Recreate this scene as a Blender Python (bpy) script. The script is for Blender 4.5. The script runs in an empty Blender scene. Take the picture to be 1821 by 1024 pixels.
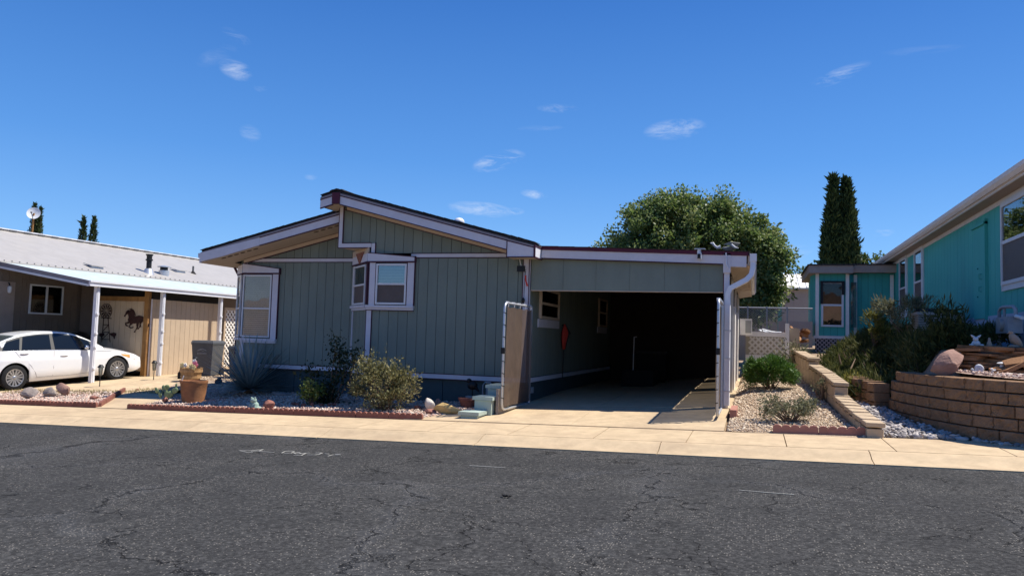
import bpy, bmesh, math, random
import numpy as np
from mathutils import Vector, Matrix
random.seed(7); RNG = np.random.default_rng(7)
R = math.radians
D = bpy.data
COL = bpy.context.scene.collection
SC = bpy.context.scene

# ------------------------------------------------------------------ camera
EYE = Vector((0, 0, 1.4))
FPX, CX, CY = 1360.0, 910.5, 512.0          # focal length in px of the 1821 px wide photograph
YAW, PITCH, ROLL = R(17.7), R(3.70), R(1.72)
_f = Vector((-math.sin(YAW)*math.cos(PITCH), math.cos(YAW)*math.cos(PITCH), math.sin(PITCH)))
_r0 = Vector((math.cos(YAW), math.sin(YAW), 0)); _u0 = _r0.cross(_f)
_r = _r0*math.cos(ROLL) + _u0*math.sin(ROLL); _u = _u0*math.cos(ROLL) - _r0*math.sin(ROLL)
cam_d = D.cameras.new('camera'); cam = D.objects.new('camera', cam_d); COL.objects.link(cam)
M = Matrix((( _r.x, _u.x, -_f.x, EYE.x), (_r.y, _u.y, -_f.y, EYE.y), (_r.z, _u.z, -_f.z, EYE.z), (0, 0, 0, 1)))
cam.matrix_world = M
cam_d.sensor_width = 36; cam_d.lens = 36*FPX/1821; cam_d.clip_start = 0.05; cam_d.clip_end = 3000
SC.camera = cam

# ------------------------------------------------------------------ sky and sun
SUN_FROM = Vector((1.0, 0.50, 1.95)).normalized()
sun_el = math.asin(SUN_FROM.z); sun_az = math.atan2(SUN_FROM.x, SUN_FROM.y)
W = D.worlds.new('World'); SC.world = W; W.use_nodes = True
nt = W.node_tree; nt.nodes.clear()
def WN(t, **k):
    n = nt.nodes.new(t)
    for a, b in k.items(): setattr(n, a, b)
    return n
wo = WN('ShaderNodeOutputWorld'); bg = WN('ShaderNodeBackground'); bg.inputs['Strength'].default_value = 0.088
sky = WN('ShaderNodeTexSky', sky_type='NISHITA'); sky.sun_disc = False
sky.sun_elevation = sun_el; sky.sun_rotation = sun_az
sky.altitude = 900; sky.air_density = 1.0; sky.dust_density = 0.0; sky.ozone_density = 1.6
hsv = WN('ShaderNodeHueSaturation'); hsv.inputs['Hue'].default_value = 0.503; hsv.inputs['Saturation'].default_value = 1.22; hsv.inputs['Value'].default_value = 0.92
nt.links.new(sky.outputs[0], hsv.inputs['Color'])
tint = WN('ShaderNodeVectorMath', operation='MULTIPLY'); nt.links.new(hsv.outputs[0], tint.inputs[0]); tint.inputs[1].default_value = (.80, 1.0, 1.22)
tc0 = WN('ShaderNodeTexCoord'); sepz = WN('ShaderNodeSeparateXYZ'); nt.links.new(tc0.outputs['Generated'], sepz.inputs[0])
rampz = WN('ShaderNodeValToRGB'); nt.links.new(sepz.outputs['Z'], rampz.inputs[0]); e_ = rampz.color_ramp.elements
e_[0].position = 0.0; e_[0].color = (.29, .50, .82, 1); e_[1].position = 1.0; e_[1].color = (.012, .080, .36, 1)
for p_, c_ in ((.10, (.165, .375, .74, 1)), (.22, (.082, .262, .645, 1)), (.42, (.029, .140, .47, 1))):
    q_ = e_.new(p_); q_.color = c_
rs_ = WN('ShaderNodeVectorMath', operation='SCALE'); nt.links.new(rampz.outputs[0], rs_.inputs[0]); rs_.inputs['Scale'].default_value = 10.5
mx0 = WN('ShaderNodeMix', data_type='RGBA'); mx0.inputs[0].default_value = .62; nt.links.new(tint.outputs[0], mx0.inputs[6]); nt.links.new(rs_.outputs[0], mx0.inputs[7])
def dirpx(px, py):
    d = _f*FPX + _r*(px-CX) + _u*(CY-py)
    return d.normalized()
tc = WN('ShaderNodeTexCoord')
noi = WN('ShaderNodeTexNoise'); noi.inputs['Scale'].default_value = 17; noi.inputs['Detail'].default_value = 9; noi.inputs['Roughness'].default_value = 0.72; noi.inputs['Distortion'].default_value = .6
mp = WN('ShaderNodeMapping'); mp.inputs['Scale'].default_value = (1.0, 1.0, 4.2); mp.inputs['Rotation'].default_value = (0, R(18), 0)
nt.links.new(tc.outputs['Generated'], mp.inputs[0]); nt.links.new(mp.outputs[0], noi.inputs['Vector'])
def MATH(op, a, b=None, clamp=False):
    n = WN('ShaderNodeMath', operation=op); n.use_clamp = clamp
    for i, v in enumerate((a, b)):
        if v is None: continue
        if isinstance(v, (int, float)): n.inputs[i].default_value = v
        else: nt.links.new(v, n.inputs[i])
    return n.outputs[0]
def DOT(vec):
    n = WN('ShaderNodeVectorMath', operation='DOT_PRODUCT'); nt.links.new(tc.outputs['Generated'], n.inputs[0]); n.inputs[1].default_value = vec
    return n.outputs['Value']
tot = None
# wisps of cirrus: where they stand in the sky, half-length, half-height (degrees), tilt (degrees), strength
for px, py, w, h, tilt, st in ((887, 286, 2.1, .75, 16, .9), (1200, 230, 2.3, .8, 5, .62), (420, 125, 1.2, .7, -12, .62), (855, 372, 2.6, .6, -4, .75),
        (1490, 135, 2.2, .5, 18, .40), (992, 193, 1.6, .35, 0, .42), (950, 346, 1.1, .35, -8, .6), (445, 237, .8, .6, -20, .35), (420, 65, 1.1, .4, -20, .22),
        (915, 376, .8, .3, 0, .5), (1570, 413, .8, .35, 5, .5), (463, 157, .5, .3, 0, .35), (1640, 90, 2.6, .3, -3, .1), (960, 228, 1.8, .25, 3, .16),
        (553, 315, .5, .25, 0, .25), (1380, 455, 2.6, .7, 10, .5), (385, 100, 1.5, .6, 30, .14)):
    d = dirpx(px, py); tx = d.cross(Vector((0, 0, 1))).normalized(); ty = tx.cross(d).normalized()
    c, s = math.cos(R(tilt)), math.sin(R(tilt))
    ax, ay = tx*c + ty*s, ty*c - tx*s
    a = MATH('DIVIDE', DOT(ax), math.sin(R(w))); b = MATH('DIVIDE', DOT(ay), math.sin(R(h)))
    q = MATH('ADD', MATH('MULTIPLY', a, a), MATH('MULTIPLY', b, b))
    m = MATH('SUBTRACT', 1.0, q, True)
    m = MATH('MULTIPLY', m, MATH('GREATER_THAN', DOT(d), 0.0))
    m = MATH('MULTIPLY', m, st)
    tot = m if tot is None else MATH('ADD', tot, m)
nz = MATH('MULTIPLY', MATH('SUBTRACT', noi.outputs['Fac'], 0.445), 4.4, True)
cl = MATH('MULTIPLY', MATH('MULTIPLY', tot, nz), 0.72, True)
mx = WN('ShaderNodeMix', data_type='RGBA'); nt.links.new(cl, mx.inputs[0]); nt.links.new(mx0.outputs[2], mx.inputs[6]); mx.inputs[7].default_value = (7.2, 7.6, 8.2, 1)
nt.links.new(mx.outputs[2], bg.inputs['Color']); nt.links.new(bg.outputs[0], wo.inputs[0])

sl = D.lights.new('sun', 'SUN'); sl.energy = 4.9; sl.angle = R(0.53); sl.color = (1.0, 0.945, 0.86)
so = D.objects.new('sun', sl); COL.objects.link(so); so.location = (20, 10, 40)
so.rotation_euler = (-SUN_FROM).to_track_quat('-Z', 'Y').to_euler()
SC.view_settings.view_transform = 'Standard'; SC.view_settings.look = 'None'
SC.view_settings.exposure = 0.55; SC.view_settings.gamma = 1.0; SC.view_settings.use_curve_mapping = False
SC.render.engine = 'CYCLES'
SC.cycles.max_bounces = 6; SC.cycles.transparent_max_bounces = 16
SC.cycles.use_denoising = True

# ------------------------------------------------------------------ measuring: a photograph pixel meets a real plane
def ray(px, py): return _f*FPX + _r*(px-CX) + _u*(CY-py)
def onY(px, py, Y):
    d = ray(px, py); t = (Y-EYE.y)/d.y; return EYE + d*t
def onX(px, py, X):
    d = ray(px, py); t = (X-EYE.x)/d.x; return EYE + d*t

# street: rises 3 % to the right; lots rise from the walk
def sstreet(X):
    X = np.clip(X, -40, 14); return -0.04 + 0.03*(X+4)
def Ya(X): return 9.50 - 0.030*(np.clip(X, -60, 30)+3)
SWW = 1.68
def Yb(X): return Ya(X) + SWW
def sm(t):
    t = np.clip(t, 0, 1); return t*t*(3-2*t)
def G(X, Y):
    X = np.asarray(X, float); Y = np.asarray(Y, float)
    s = sstreet(X); a = Ya(X); b = Yb(X)
    z = s + 0.10*np.clip((Y-a)/0.45, 0, 1) + 0.02*np.clip((Y-a-.45)/(b-a-.45), 0, 1)
    lot = np.minimum(np.clip(Y-b, 0, None), 3.6)*0.050
    right = np.clip(Y-b, 0, 13)*0.072 + np.clip(Y-b-13, 0, 20)*.03
    w = sm((X+.50)/0.5)
    left = sm((-12.5-X)/3.0)
    lotl = np.clip(Y-b-1.2, 0, 4.2)*0.068
    return z + (lot*(1-left)+lotl*left)*(1-w) + right*w
def g(X, Y): return float(G(X, Y))
def onG(px, py):
    d = ray(px, py).normalized(); lo = 2.0; t = lo
    while t < 80:
        p = EYE + d*t
        if p.z < g(p.x, p.y): break
        lo = t; t += 0.1
    hi = t
    for _ in range(24):
        m = (lo+hi)/2; p = EYE + d*m
        if p.z < g(p.x, p.y): hi = m
        else: lo = m
    return EYE + d*hi

# ------------------------------------------------------------------ materials
MATS = {}
def mat(name, col, rough=0.7, var=0.12, scale=6.0, bump=0.0, bscale=60.0, spec=0.3, metal=0.0, piece=0.0, stretch=None, dark=None, dscale=1.3, damt=0.0, coat=0.0):
    """painted / stone / wood: base colour, mottling, per-piece shift, fine relief, worn blotches"""
    m = D.materials.new(name); m.use_nodes = True; t = m.node_tree; N = t.nodes; L = t.links
    b = N['Principled BSDF']; b.inputs['Roughness'].default_value = rough; b.inputs['Metallic'].default_value = metal
    b.inputs['Specular IOR Level'].default_value = spec; b.inputs['Coat Weight'].default_value = coat; b.inputs['Coat Roughness'].default_value = 0.04
    geo = N.new('ShaderNodeNewGeometry'); vec = geo.outputs['Position']
    if stretch:
        mpn = N.new('ShaderNodeMapping'); mpn.inputs['Scale'].default_value = stretch; L.new(vec, mpn.inputs[0]); vec = mpn.outputs[0]
    n1 = N.new('ShaderNodeTexNoise'); n1.inputs['Scale'].default_value = scale; n1.inputs['Detail'].default_value = 6; n1.inputs['Roughness'].default_value = .65; L.new(vec, n1.inputs['Vector'])
    r = N.new('ShaderNodeMapRange'); r.inputs['From Min'].default_value = .3; r.inputs['From Max'].default_value = .7
    r.inputs['To Min'].default_value = 1-var; r.inputs['To Max'].default_value = 1+var; L.new(n1.outputs['Fac'], r.inputs['Value'])
    fac = r.outputs[0]
    if piece:
        oi = N.new('ShaderNodeObjectInfo'); pr = N.new('ShaderNodeMapRange'); pr.inputs['To Min'].default_value = 1-piece; pr.inputs['To Max'].default_value = 1+piece; L.new(oi.outputs['Random'], pr.inputs['Value'])
        mm = N.new('ShaderNodeMath'); mm.operation = 'MULTIPLY'; L.new(fac, mm.inputs[0]); L.new(pr.outputs[0], mm.inputs[1]); fac = mm.outputs[0]
    vm = N.new('ShaderNodeVectorMath'); vm.operation = 'SCALE'; vm.inputs[0].default_value = col[:3]; L.new(fac, vm.inputs['Scale'])
    c = vm.outputs[0]
    if damt:
        n2 = N.new('ShaderNodeTexNoise'); n2.inputs['Scale'].default_value = dscale; n2.inputs['Detail'].default_value = 8; n2.inputs['Roughness'].default_value = .7; L.new(geo.outputs['Position'], n2.inputs['Vector'])
        r2 = N.new('ShaderNodeMapRange'); r2.inputs['From Min'].default_value = .48; r2.inputs['From Max'].default_value = .68; r2.inputs['To Max'].default_value = damt; L.new(n2.outputs['Fac'], r2.inputs['Value'])
        mxn = N.new('ShaderNodeMix'); mxn.data_type = 'RGBA'; L.new(r2.outputs[0], mxn.inputs[0]); L.new(c, mxn.inputs[6]); mxn.inputs[7].default_value = (*(dark or (col[0]*.5, col[1]*.5, col[2]*.5)), 1); c = mxn.outputs[2]
    L.new(c, b.inputs['Base Color'])
    if bump:
        n3 = N.new('ShaderNodeTexNoise'); n3.inputs['Scale'].default_value = bscale; n3.inputs['Detail'].default_value = 4; L.new(vec, n3.inputs['Vector'])
        bp = N.new('ShaderNodeBump'); bp.inputs['Strength'].default_value = bump; bp.inputs['Distance'].default_value = .02; L.new(n3.outputs['Fac'], bp.inputs['Height']); L.new(bp.outputs[0], b.inputs['Normal'])
    MATS[name] = m; return m
def leafmat(name, cols, rough=0.55, trans=0.25, spec=.35, scale=1.2):
    m = D.materials.new(name); m.use_nodes = True; t = m.node_tree; N = t.nodes; L = t.links
    b = N['Principled BSDF']; b.inputs['Roughness'].default_value = rough; b.inputs['Specular IOR Level'].default_value = spec
    geo = N.new('ShaderNodeNewGeometry'); cr = N.new('ShaderNodeValToRGB')
    e = cr.color_ramp.elements
    while len(e) < len(cols): e.new(0.5)
    for i, c in enumerate(cols): e[i].position = i/(len(cols)-1); e[i].color = (*c, 1)
    n1 = N.new('ShaderNodeTexNoise'); n1.inputs['Scale'].default_value = scale; n1.inputs['Detail'].default_value = 3; L.new(geo.outputs['Position'], n1.inputs['Vector'])
    a = N.new('ShaderNodeMath'); a.operation = 'MULTIPLY_ADD'; L.new(geo.outputs['Random Per Island'], a.inputs[0]); a.inputs[1].default_value = .75; 
    a2 = N.new('ShaderNodeMath'); a2.operation = 'MULTIPLY_ADD'; L.new(n1.outputs['Fac'], a2.inputs[0]); a2.inputs[1].default_value = 1.1; a2.inputs[2].default_value = -.42
    L.new(a2.outputs[0], a.inputs[2]); L.new(a.outputs[0], cr.inputs[0]); L.new(cr.outputs[0], b.inputs['Base Color'])
    tr = N.new('ShaderNodeBsdfTranslucent'); L.new(cr.outputs[0], tr.inputs[0]); ms = N.new('ShaderNodeMixShader'); ms.inputs[0].default_value = trans
    L.new(b.outputs[0], ms.inputs[1]); L.new(tr.outputs[0], ms.inputs[2]); L.new(ms.outputs[0], N['Material Output'].inputs[0])
    MATS[name] = m; return m
def glassmat(name, refl=.2, tint=(.8, .85, .85)):
    m = D.materials.new(name); m.use_nodes = True; t = m.node_tree; N = t.nodes; L = t.links
    N.remove(N['Principled BSDF'])
    g1 = N.new('ShaderNodeBsdfGlossy'); g1.inputs['Roughness'].default_value = .015
    tr = N.new('ShaderNodeBsdfTransparent'); tr.inputs[0].default_value = (*tint, 1)
    fr = N.new('ShaderNodeLayerWeight'); fr.inputs[0].default_value = .35
    ad = N.new('ShaderNodeMath'); ad.operation = 'MULTIPLY_ADD'; L.new(fr.outputs['Fresnel'], ad.inputs[0]); ad.inputs[1].default_value = .6; ad.inputs[2].default_value = refl; ad.use_clamp = True
    n1 = N.new('ShaderNodeTexNoise'); n1.inputs['Scale'].default_value = 2.2; bp = N.new('ShaderNodeBump'); bp.inputs['Strength'].default_value = .05; bp.inputs['Distance'].default_value = .03
    geo = N.new('ShaderNodeNewGeometry'); L.new(geo.outputs['Position'], n1.inputs['Vector']); L.new(n1.outputs['Fac'], bp.inputs['Height']); L.new(bp.outputs[0], g1.inputs['Normal'])
    ms = N.new('ShaderNodeMixShader'); L.new(ad.outputs[0], ms.inputs[0]); L.new(tr.outputs[0], ms.inputs[1]); L.new(g1.outputs[0], ms.inputs[2]); L.new(ms.outputs[0], N['Material Output'].inputs[0])
    MATS[name] = m; return m
def fabricmat(name, col, see=.12):
    m = mat(name, col, .9, .15, 3.0, .3, 220, .1, damt=.3, dscale=1.0); t = m.node_tree; N = t.nodes; L = t.links
    tr = N.new('ShaderNodeBsdfTransparent'); ms = N.new('ShaderNodeMixShader'); ms.inputs[0].default_value = see
    L.new(N['Principled BSDF'].outputs[0], ms.inputs[1]); L.new(tr.outputs[0], ms.inputs[2]); L.new(ms.outputs[0], N['Material Output'].inputs[0])
    return m

mat('siding', (.188, .222, .186), .75, .09, 3, .15, 40, .25, piece=.035, stretch=(1, 1, .25), damt=.22, dark=(.115, .13, .12), dscale=.9)
mat('siding_back', (.035, .04, .038), .9)
mat('skirt', (.050, .078, .083), .7, .12, 3, .1, 40, .3, damt=.3, dark=(.03, .05, .055))
mat('trim', (.60, .59, .63), .6, .06, 5, .08, 50, .3, damt=.2, dark=(.45, .43, .44), dscale=2)
mat('trim_beige', (.55, .44, .33), .7, .06, 5)
mat('purple', (.060, .018, .034), .6, .15, 5)
mat('burgundy', (.085, .012, .030), .55, .15, 5)
mat('shingle', (.052, .046, .044), .95, .35, 14, .8, 60, .1, piece=.2)
mat('drip', (.24, .21, .215), .5, .1, 5)
mat('soffit', (.45, .375, .295), .75, .06, 4, .1, 30)
mat('vent_dark', (.09, .06, .045), .9)
mat('white_frame', (.66, .67, .68), .45, .05, 5)
mat('blind', (.74, .66, .54), .6, .08, 3)
mat('inside_dark', (.012, .012, .012), .9)
mat('screen_pane', (.115, .09, .078), .55, .1, 8, .2, 300)
glassmat('glass', .16); glassmat('glass_clear', .0, (.9, .9, .88)); glassmat('glass_dark', .10, (.55, .6, .6))
fabricmat('shade_cloth', (.118, .083, .062), .16)
fabricmat('shade_cloth_side', (.120, .090, .075), .10)
mat('galvanised', (.52, .53, .55), .4, .12, 20, .05, 60, .5, metal=.55)
mat('white_metal', (.72, .72, .74), .4, .05, 6, .02, 60, .5)
mat('concrete', (.50, .38, .238), .88, .14, 5, .3, 120, .2, piece=.05, damt=.6, dark=(.35, .255, .165), dscale=1.1)
mat('dirt', (.30, .215, .145), .95, .2, 3, .6, 30, .1, damt=.5)
mat('rust_brick', (.235, .098, .072), .85, .16, 7, .4, 90, .2, piece=.12)
mat('pink_brick', (.36, .17, .13), .85, .14, 7, .4, 90, .2, piece=.10)
mat('green_paint', (.37, .44, .385), .75, .10, 4, .25, 60, .25, piece=.04, damt=.3, dark=(.24, .33, .31))
mat('teal', (.062, .40, .345), .65, .06, 2.5, .12, 40, .3, piece=.02, stretch=(1, 1, .3), damt=.18, dark=(.02, .22, .22), dscale=.8)
mat('teal_groove', (.012, .12, .12), .9)
mat('tan_siding', (.50, .385, .265), .75, .06, 3, .15, 40, .25, piece=.02, damt=.15, dark=(.42, .32, .22))
mat('brown_siding', (.20, .155, .12), .8, .07, 3, .15, 40, .2, piece=.02)
mat('metal_roof', (.365, .34, .305), .45, .08, 2.5, .05, 30, .5, damt=.3, dark=(.42, .40, .38))
mat('awning', (.47, .545, .565), .5, .10, 3, .05, 30, .4, damt=.4, dark=(.66, .66, .66), dscale=3)
mat('awning_trim', (.70, .66, .65), .5, .07, 3)
mat('wood', (.30, .155, .055), .75, .3, 5, .3, 40, .2, stretch=(1, 1, .15), damt=.5, dark=(.15, .07, .025), dscale=5)
mat('rust_metal', (.045, .018, .014), .75, .3, 12, .2, 60, .3)
mat('black', (.012, .012, .013), .5, .2, 10)
mat('black_matt', (.018, .017, .017), .85, .2, 10)
mat('bin_grey', (.088, .09, .092), .55, .08, 5, .15, 120, .35)
mat('bin_mark', (.42, .43, .43), .7)
mat('terracotta', (.36, .165, .075), .85, .2, 5, .5, 30, .2, stretch=(1, 1, 3), damt=.45, dark=(.24, .10, .045), dscale=4)
mat('barrel', (.38, .235, .115), .85, .3, 9, .4, 40, .2, piece=.2, stretch=(1, 1, .15))
mat('soil', (.06, .04, .03), .95, .3, 20, .8, 50)
mat('block', (.49, .375, .25), .9, .12, 6, .5, 90, .15, piece=.07, damt=.25, dark=(.40, .30, .21), dscale=3)
mat('wallblock', (.250, .150, .086), .92, .22, 9, .9, 70, .15, piece=.09, damt=.35, dark=(.21, .12, .06), dscale=3)
mat('flagstone', (.30, .155, .075), .9, .2, 6, .6, 40, .15, piece=.3, damt=.4, dark=(.17, .085, .045), dscale=5)
mat('boulder', (.33, .20, .155), .9, .16, 5, .7, 25, .15, damt=.5, dark=(.22, .125, .095), dscale=4)
mat('rock_red', (.30, .135, .10), .9, .22, 7, .7, 30, .15, damt=.4, dark=(.16, .075, .06), dscale=6)
mat('rock_white', (.62, .57, .50), .9, .15, 7, .6, 30, .15, damt=.35, dark=(.45, .36, .28), dscale=8)
mat('rock_yellow', (.60, .415, .17), .9, .16, 6, .7, 25, .15, damt=.4, dark=(.46, .28, .11), dscale=5)
mat('rock_grey', (.30, .25, .215), .9, .25, 7, .7, 30, .15, damt=.4, dark=(.17, .12, .10), dscale=6)
mat('statue_white', (.60, .60, .60), .8, .15, 14, .3, 60, .2, damt=.4, dark=(.38, .37, .36), dscale=14)
mat('statue_tan', (.36, .27, .20), .85, .15, 12, .3, 60, .2, damt=.3)
mat('statue_green', (.30, .40, .34), .8, .15, 14, .3, 60, .2, damt=.3)
mat('bird_grey', (.20, .20, .185), .8, .3, 20, .3, 60, .2, damt=.5, dark=(.10, .09, .075), dscale=16)
mat('car_paint', (.80, .80, .79), .22, .01, 2, 0, 10, .5, coat=.6)
mat('tyre', (.020, .020, .021), .85, .2, 12, .2, 60, .2)
mat('rim', (.46, .47, .49), .32, .05, 6, 0, 10, .6, metal=.75)
mat('chrome', (.70, .71, .72), .12, .03, 6, 0, 10, .6, metal=1)
mat('car_trim', (.016, .016, .017), .4)
mat('seat_beige', (.40, .33, .24), .8)
mat('amber', (.62, .33, .10), .2, .1, 8, 0, 10, .5, coat=.8)
mat('tail_red', (.35, .015, .015), .2, coat=.8)
mat('lattice_white', (.80, .77, .71), .65, .08, 5)
mat('lattice_grey', (.40, .39, .39), .7, .08, 5)
leafmat('fence_cloth', ((.46, .42, .34), (.54, .49, .40)), .8, .45, .1, 3); leafmat('lath_white', ((.84, .81, .74), (.88, .85, .78)), .7, .4, .2, 3)
mat('chain', (.36, .37, .37), .45, .1, 20, 0, 10, .5, metal=.6)
mat('beige_wall', (.44, .355, .255), .8, .06, 3)
mat('pink_wall', (.43, .34, .315), .8, .06, 3)
mat('green_trim', (.075, .30, .25), .6, .06, 3)
mat('taupe', (.37, .29, .235), .7, .08, 4)
mat('teal_skirt', (.42, .46, .54), .7, .08, 4, .1, 40)
mat('ac_metal', (.33, .33, .31), .5, .08, 5, metal=.2)
mat('meter_grey', (.30, .31, .32), .5, .12, 8, .1, 40, .4)
mat('red_cloth', (.55, .05, .035), .7, .2, 20)
mat('flower_pink', (.75, .22, .30), .6); mat('flower_white', (.80, .78, .74), .6); mat('flower_yellow', (.75, .62, .30), .6)
mat('bark', (.105, .075, .052), .95, .3, 8, 1.0, 25, .1, stretch=(1, 1, .3))
mat('twig', (.17, .115, .075), .95, .2, 8)
mat('cactus', (.20, .27, .13), .7, .2, 14, .2, 60, damt=.3, dark=(.30, .30, .14), dscale=10)
mat('yucca', (.235, .30, .29), .6, .14, 8, piece=.22)
mat('hill', (.22, .135, .095), .95, .3, .05, 0, 1, .1, damt=.6, dark=(.13, .13, .07), dscale=.03)
mat('chalk', (.36, .35, .31), .9, .3, 30)
leafmat('leaf_tree', ((.040, .075, .017), (.115, .18, .042), (.21, .265, .08), (.31, .32, .13)), .5, .42, .4)
leafmat('leaf_far', ((.03, .055, .012), (.075, .11, .025), (.14, .17, .045)), .6, .3)
leafmat('leaf_cypress', ((.016, .034, .013), (.038, .066, .022), (.085, .11, .036)), .75, .15, .2)
leafmat('leaf_sage', ((.060, .065, .022), (.135, .135, .05), (.235, .21, .085), (.30, .25, .12)), .6, .25)
leafmat('leaf_rose', ((.012, .026, .010), (.028, .045, .016), (.055, .06, .02)), .45, .2)
leafmat('leaf_bright', ((.08, .12, .02), (.19, .24, .05), (.34, .37, .12)), .5, .35)
leafmat('leaf_pine', ((.035, .085, .012), (.075, .16, .022), (.13, .23, .035)), .55, .25)
leafmat('leaf_juniper', ((.022, .034, .010), (.052, .068, .018), (.095, .105, .03), (.17, .16, .06)), .7, .3, .2)
leafmat('leaf_yellow', ((.10, .10, .02), (.20, .19, .035), (.30, .27, .06)), .6, .3)
leafmat('leaf_grey', ((.09, .10, .045), (.19, .19, .10), (.30, .28, .17)), .7, .2)
leafmat('grass_blade', ((.11, .12, .025), (.24, .20, .06), (.36, .27, .10)), .7, .3)
leafmat('pebble_pink', ((.26, .135, .105), (.50, .34, .27), (.58, .46, .375), (.66, .58, .49)), .9, 0, .15, 8)
leafmat('pebble_tan', ((.30, .19, .12), (.50, .37, .25), (.62, .50, .36), (.70, .60, .47)), .9, 0, .15, 8)
leafmat('river_rock', ((.14, .12, .11), (.30, .27, .25), (.44, .40, .37), (.56, .52, .47)), .8, 0, .2, 8)
mat('river_single', (.37, .335, .31), .8, .12, 12, .2, 60, .2, piece=.45)

def asphalt():
    m = D.materials.new('asphalt'); m.use_nodes = True; t = m.node_tree; N = t.nodes; L = t.links
    b = N['Principled BSDF']; b.inputs['Roughness'].default_value = .95; b.inputs['Specular IOR Level'].default_value = .12
    geo = N.new('ShaderNodeNewGeometry'); P = geo.outputs['Position']
    def noise(s, d=5, r=.6, vec=None, dist=0):
        n = N.new('ShaderNodeTexNoise'); n.inputs['Scale'].default_value = s; n.inputs['Detail'].default_value = d; n.inputs['Roughness'].default_value = r; n.inputs['Distortion'].default_value = dist
        L.new(vec or P, n.inputs['Vector']); return n.outputs['Fac']
    def rng(v, a, bb, c=0, d=1):
        r = N.new('ShaderNodeMapRange'); r.inputs['From Min'].default_value = a; r.inputs['From Max'].default_value = bb; r.inputs['To Min'].default_value = c; r.inputs['To Max'].default_value = d; L.new(v, r.inputs['Value']); return r.outputs[0]
    def mth(op, a, bb):
        n = N.new('ShaderNodeMath'); n.operation = op
        for i, v in enumerate((a, bb)):
            if isinstance(v, (int, float)): n.inputs[i].default_value = v
            else: L.new(v, n.inputs[i])
        return n.outputs[0]
    def mix(f, a, bb):
        n = N.new('ShaderNodeMix'); n.data_type = 'RGBA'
        if isinstance(f, float): n.inputs[0].default_value = f
        else: L.new(f, n.inputs[0])
        for i, v in ((6, a), (7, bb)):
            if isinstance(v, tuple): n.inputs[i].default_value = (*v, 1)
            else: L.new(v, n.inputs[i])
        return n.outputs[2]
    # warped position for the cracks
    nv = N.new('ShaderNodeTexNoise'); nv.inputs['Scale'].default_value = 1.1; nv.inputs['Roughness'].default_value = .62; nv.inputs['Detail'].default_value = 9; L.new(P, nv.inputs['Vector'])
    wv = N.new('ShaderNodeVectorMath'); wv.operation = 'MULTIPLY_ADD'; L.new(nv.outputs['Color'], wv.inputs[0]); wv.inputs[1].default_value = (1.6, 1.6, 0); L.new(P, wv.inputs[2])
    def cracks(scale, width):
        v = N.new('ShaderNodeTexVoronoi'); v.feature = 'DISTANCE_TO_EDGE'; v.inputs['Scale'].default_value = scale; L.new(wv.outputs[0], v.inputs['Vector'])
        return rng(v.outputs['Distance'], 0.0, width, 1, 0)
    big = cracks(.34, .0058); sealed = cracks(.34, .050); small = cracks(.9, .0085)
    gate = rng(noise(.7, 4, .7), .46, .56); gate2 = rng(noise(1.3, 4, .7), .42, .52)
    big = mth('MULTIPLY', big, gate2); small = mth('MULTIPLY', small, gate)
    sp = N.new('ShaderNodeTexVoronoi'); sp.inputs['Scale'].default_value = 58; L.new(P, sp.inputs['Vector'])
    spk = rng(sp.outputs['Distance'], .22, .40, 1, 0)
    sel = N.new('ShaderNodeSeparateColor'); L.new(sp.outputs['Color'], sel.inputs[0])
    patch = rng(noise(1.1, 6, .75), .38, .68, 1.02, .62)
    near = rng(mth('ADD', sealed, mth('MULTIPLY', small, 1.0)), 0, 1, 0, .34)
    spk = mth('MULTIPLY', spk, mth('GREATER_THAN', mth('ADD', sel.outputs[0], near), patch))
    base = mix(rng(noise(.55, 4), .35, .68), (.044, .0435, .0425), (.070, .069, .066))
    base = mix(rng(noise(38, 4, .75), .42, .66, 0, .8), base, (.105, .103, .099))
    base = mix(rng(noise(24, 5, .8), .44, .60, .75, 0), base, (.018, .018, .018))
    fine = noise(160, 2)
    base = mix(rng(fine, .55, .68, 0, .7), base, (.018, .018, .019))
    base = mix(mth('MULTIPLY', mth('MULTIPLY', sealed, rng(noise(.5, 2), .42, .55)), .45), base, (.064, .066, .070))
    base = mix(mth('MULTIPLY', spk, .85), base, (.25, .23, .20))
    base = mix(mth('MULTIPLY', mth('MAXIMUM', big, small), .9), base, (.010, .010, .010))
    L.new(base, b.inputs['Base Color'])
    h = mth('SUBTRACT', mth('ADD', mth('MULTIPLY', noise(120, 3), .5), mth('MULTIPLY', noise(30, 3), .35)), mth('MULTIPLY', mth('MAXIMUM', big, small), 1.5))
    bp = N.new('ShaderNodeBump'); bp.inputs['Strength'].default_value = .8; bp.inputs['Distance'].default_value = .012; L.new(h, bp.inputs['Height']); L.new(bp.outputs[0], b.inputs['Normal'])
    MATS['asphalt'] = m
asphalt()

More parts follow.
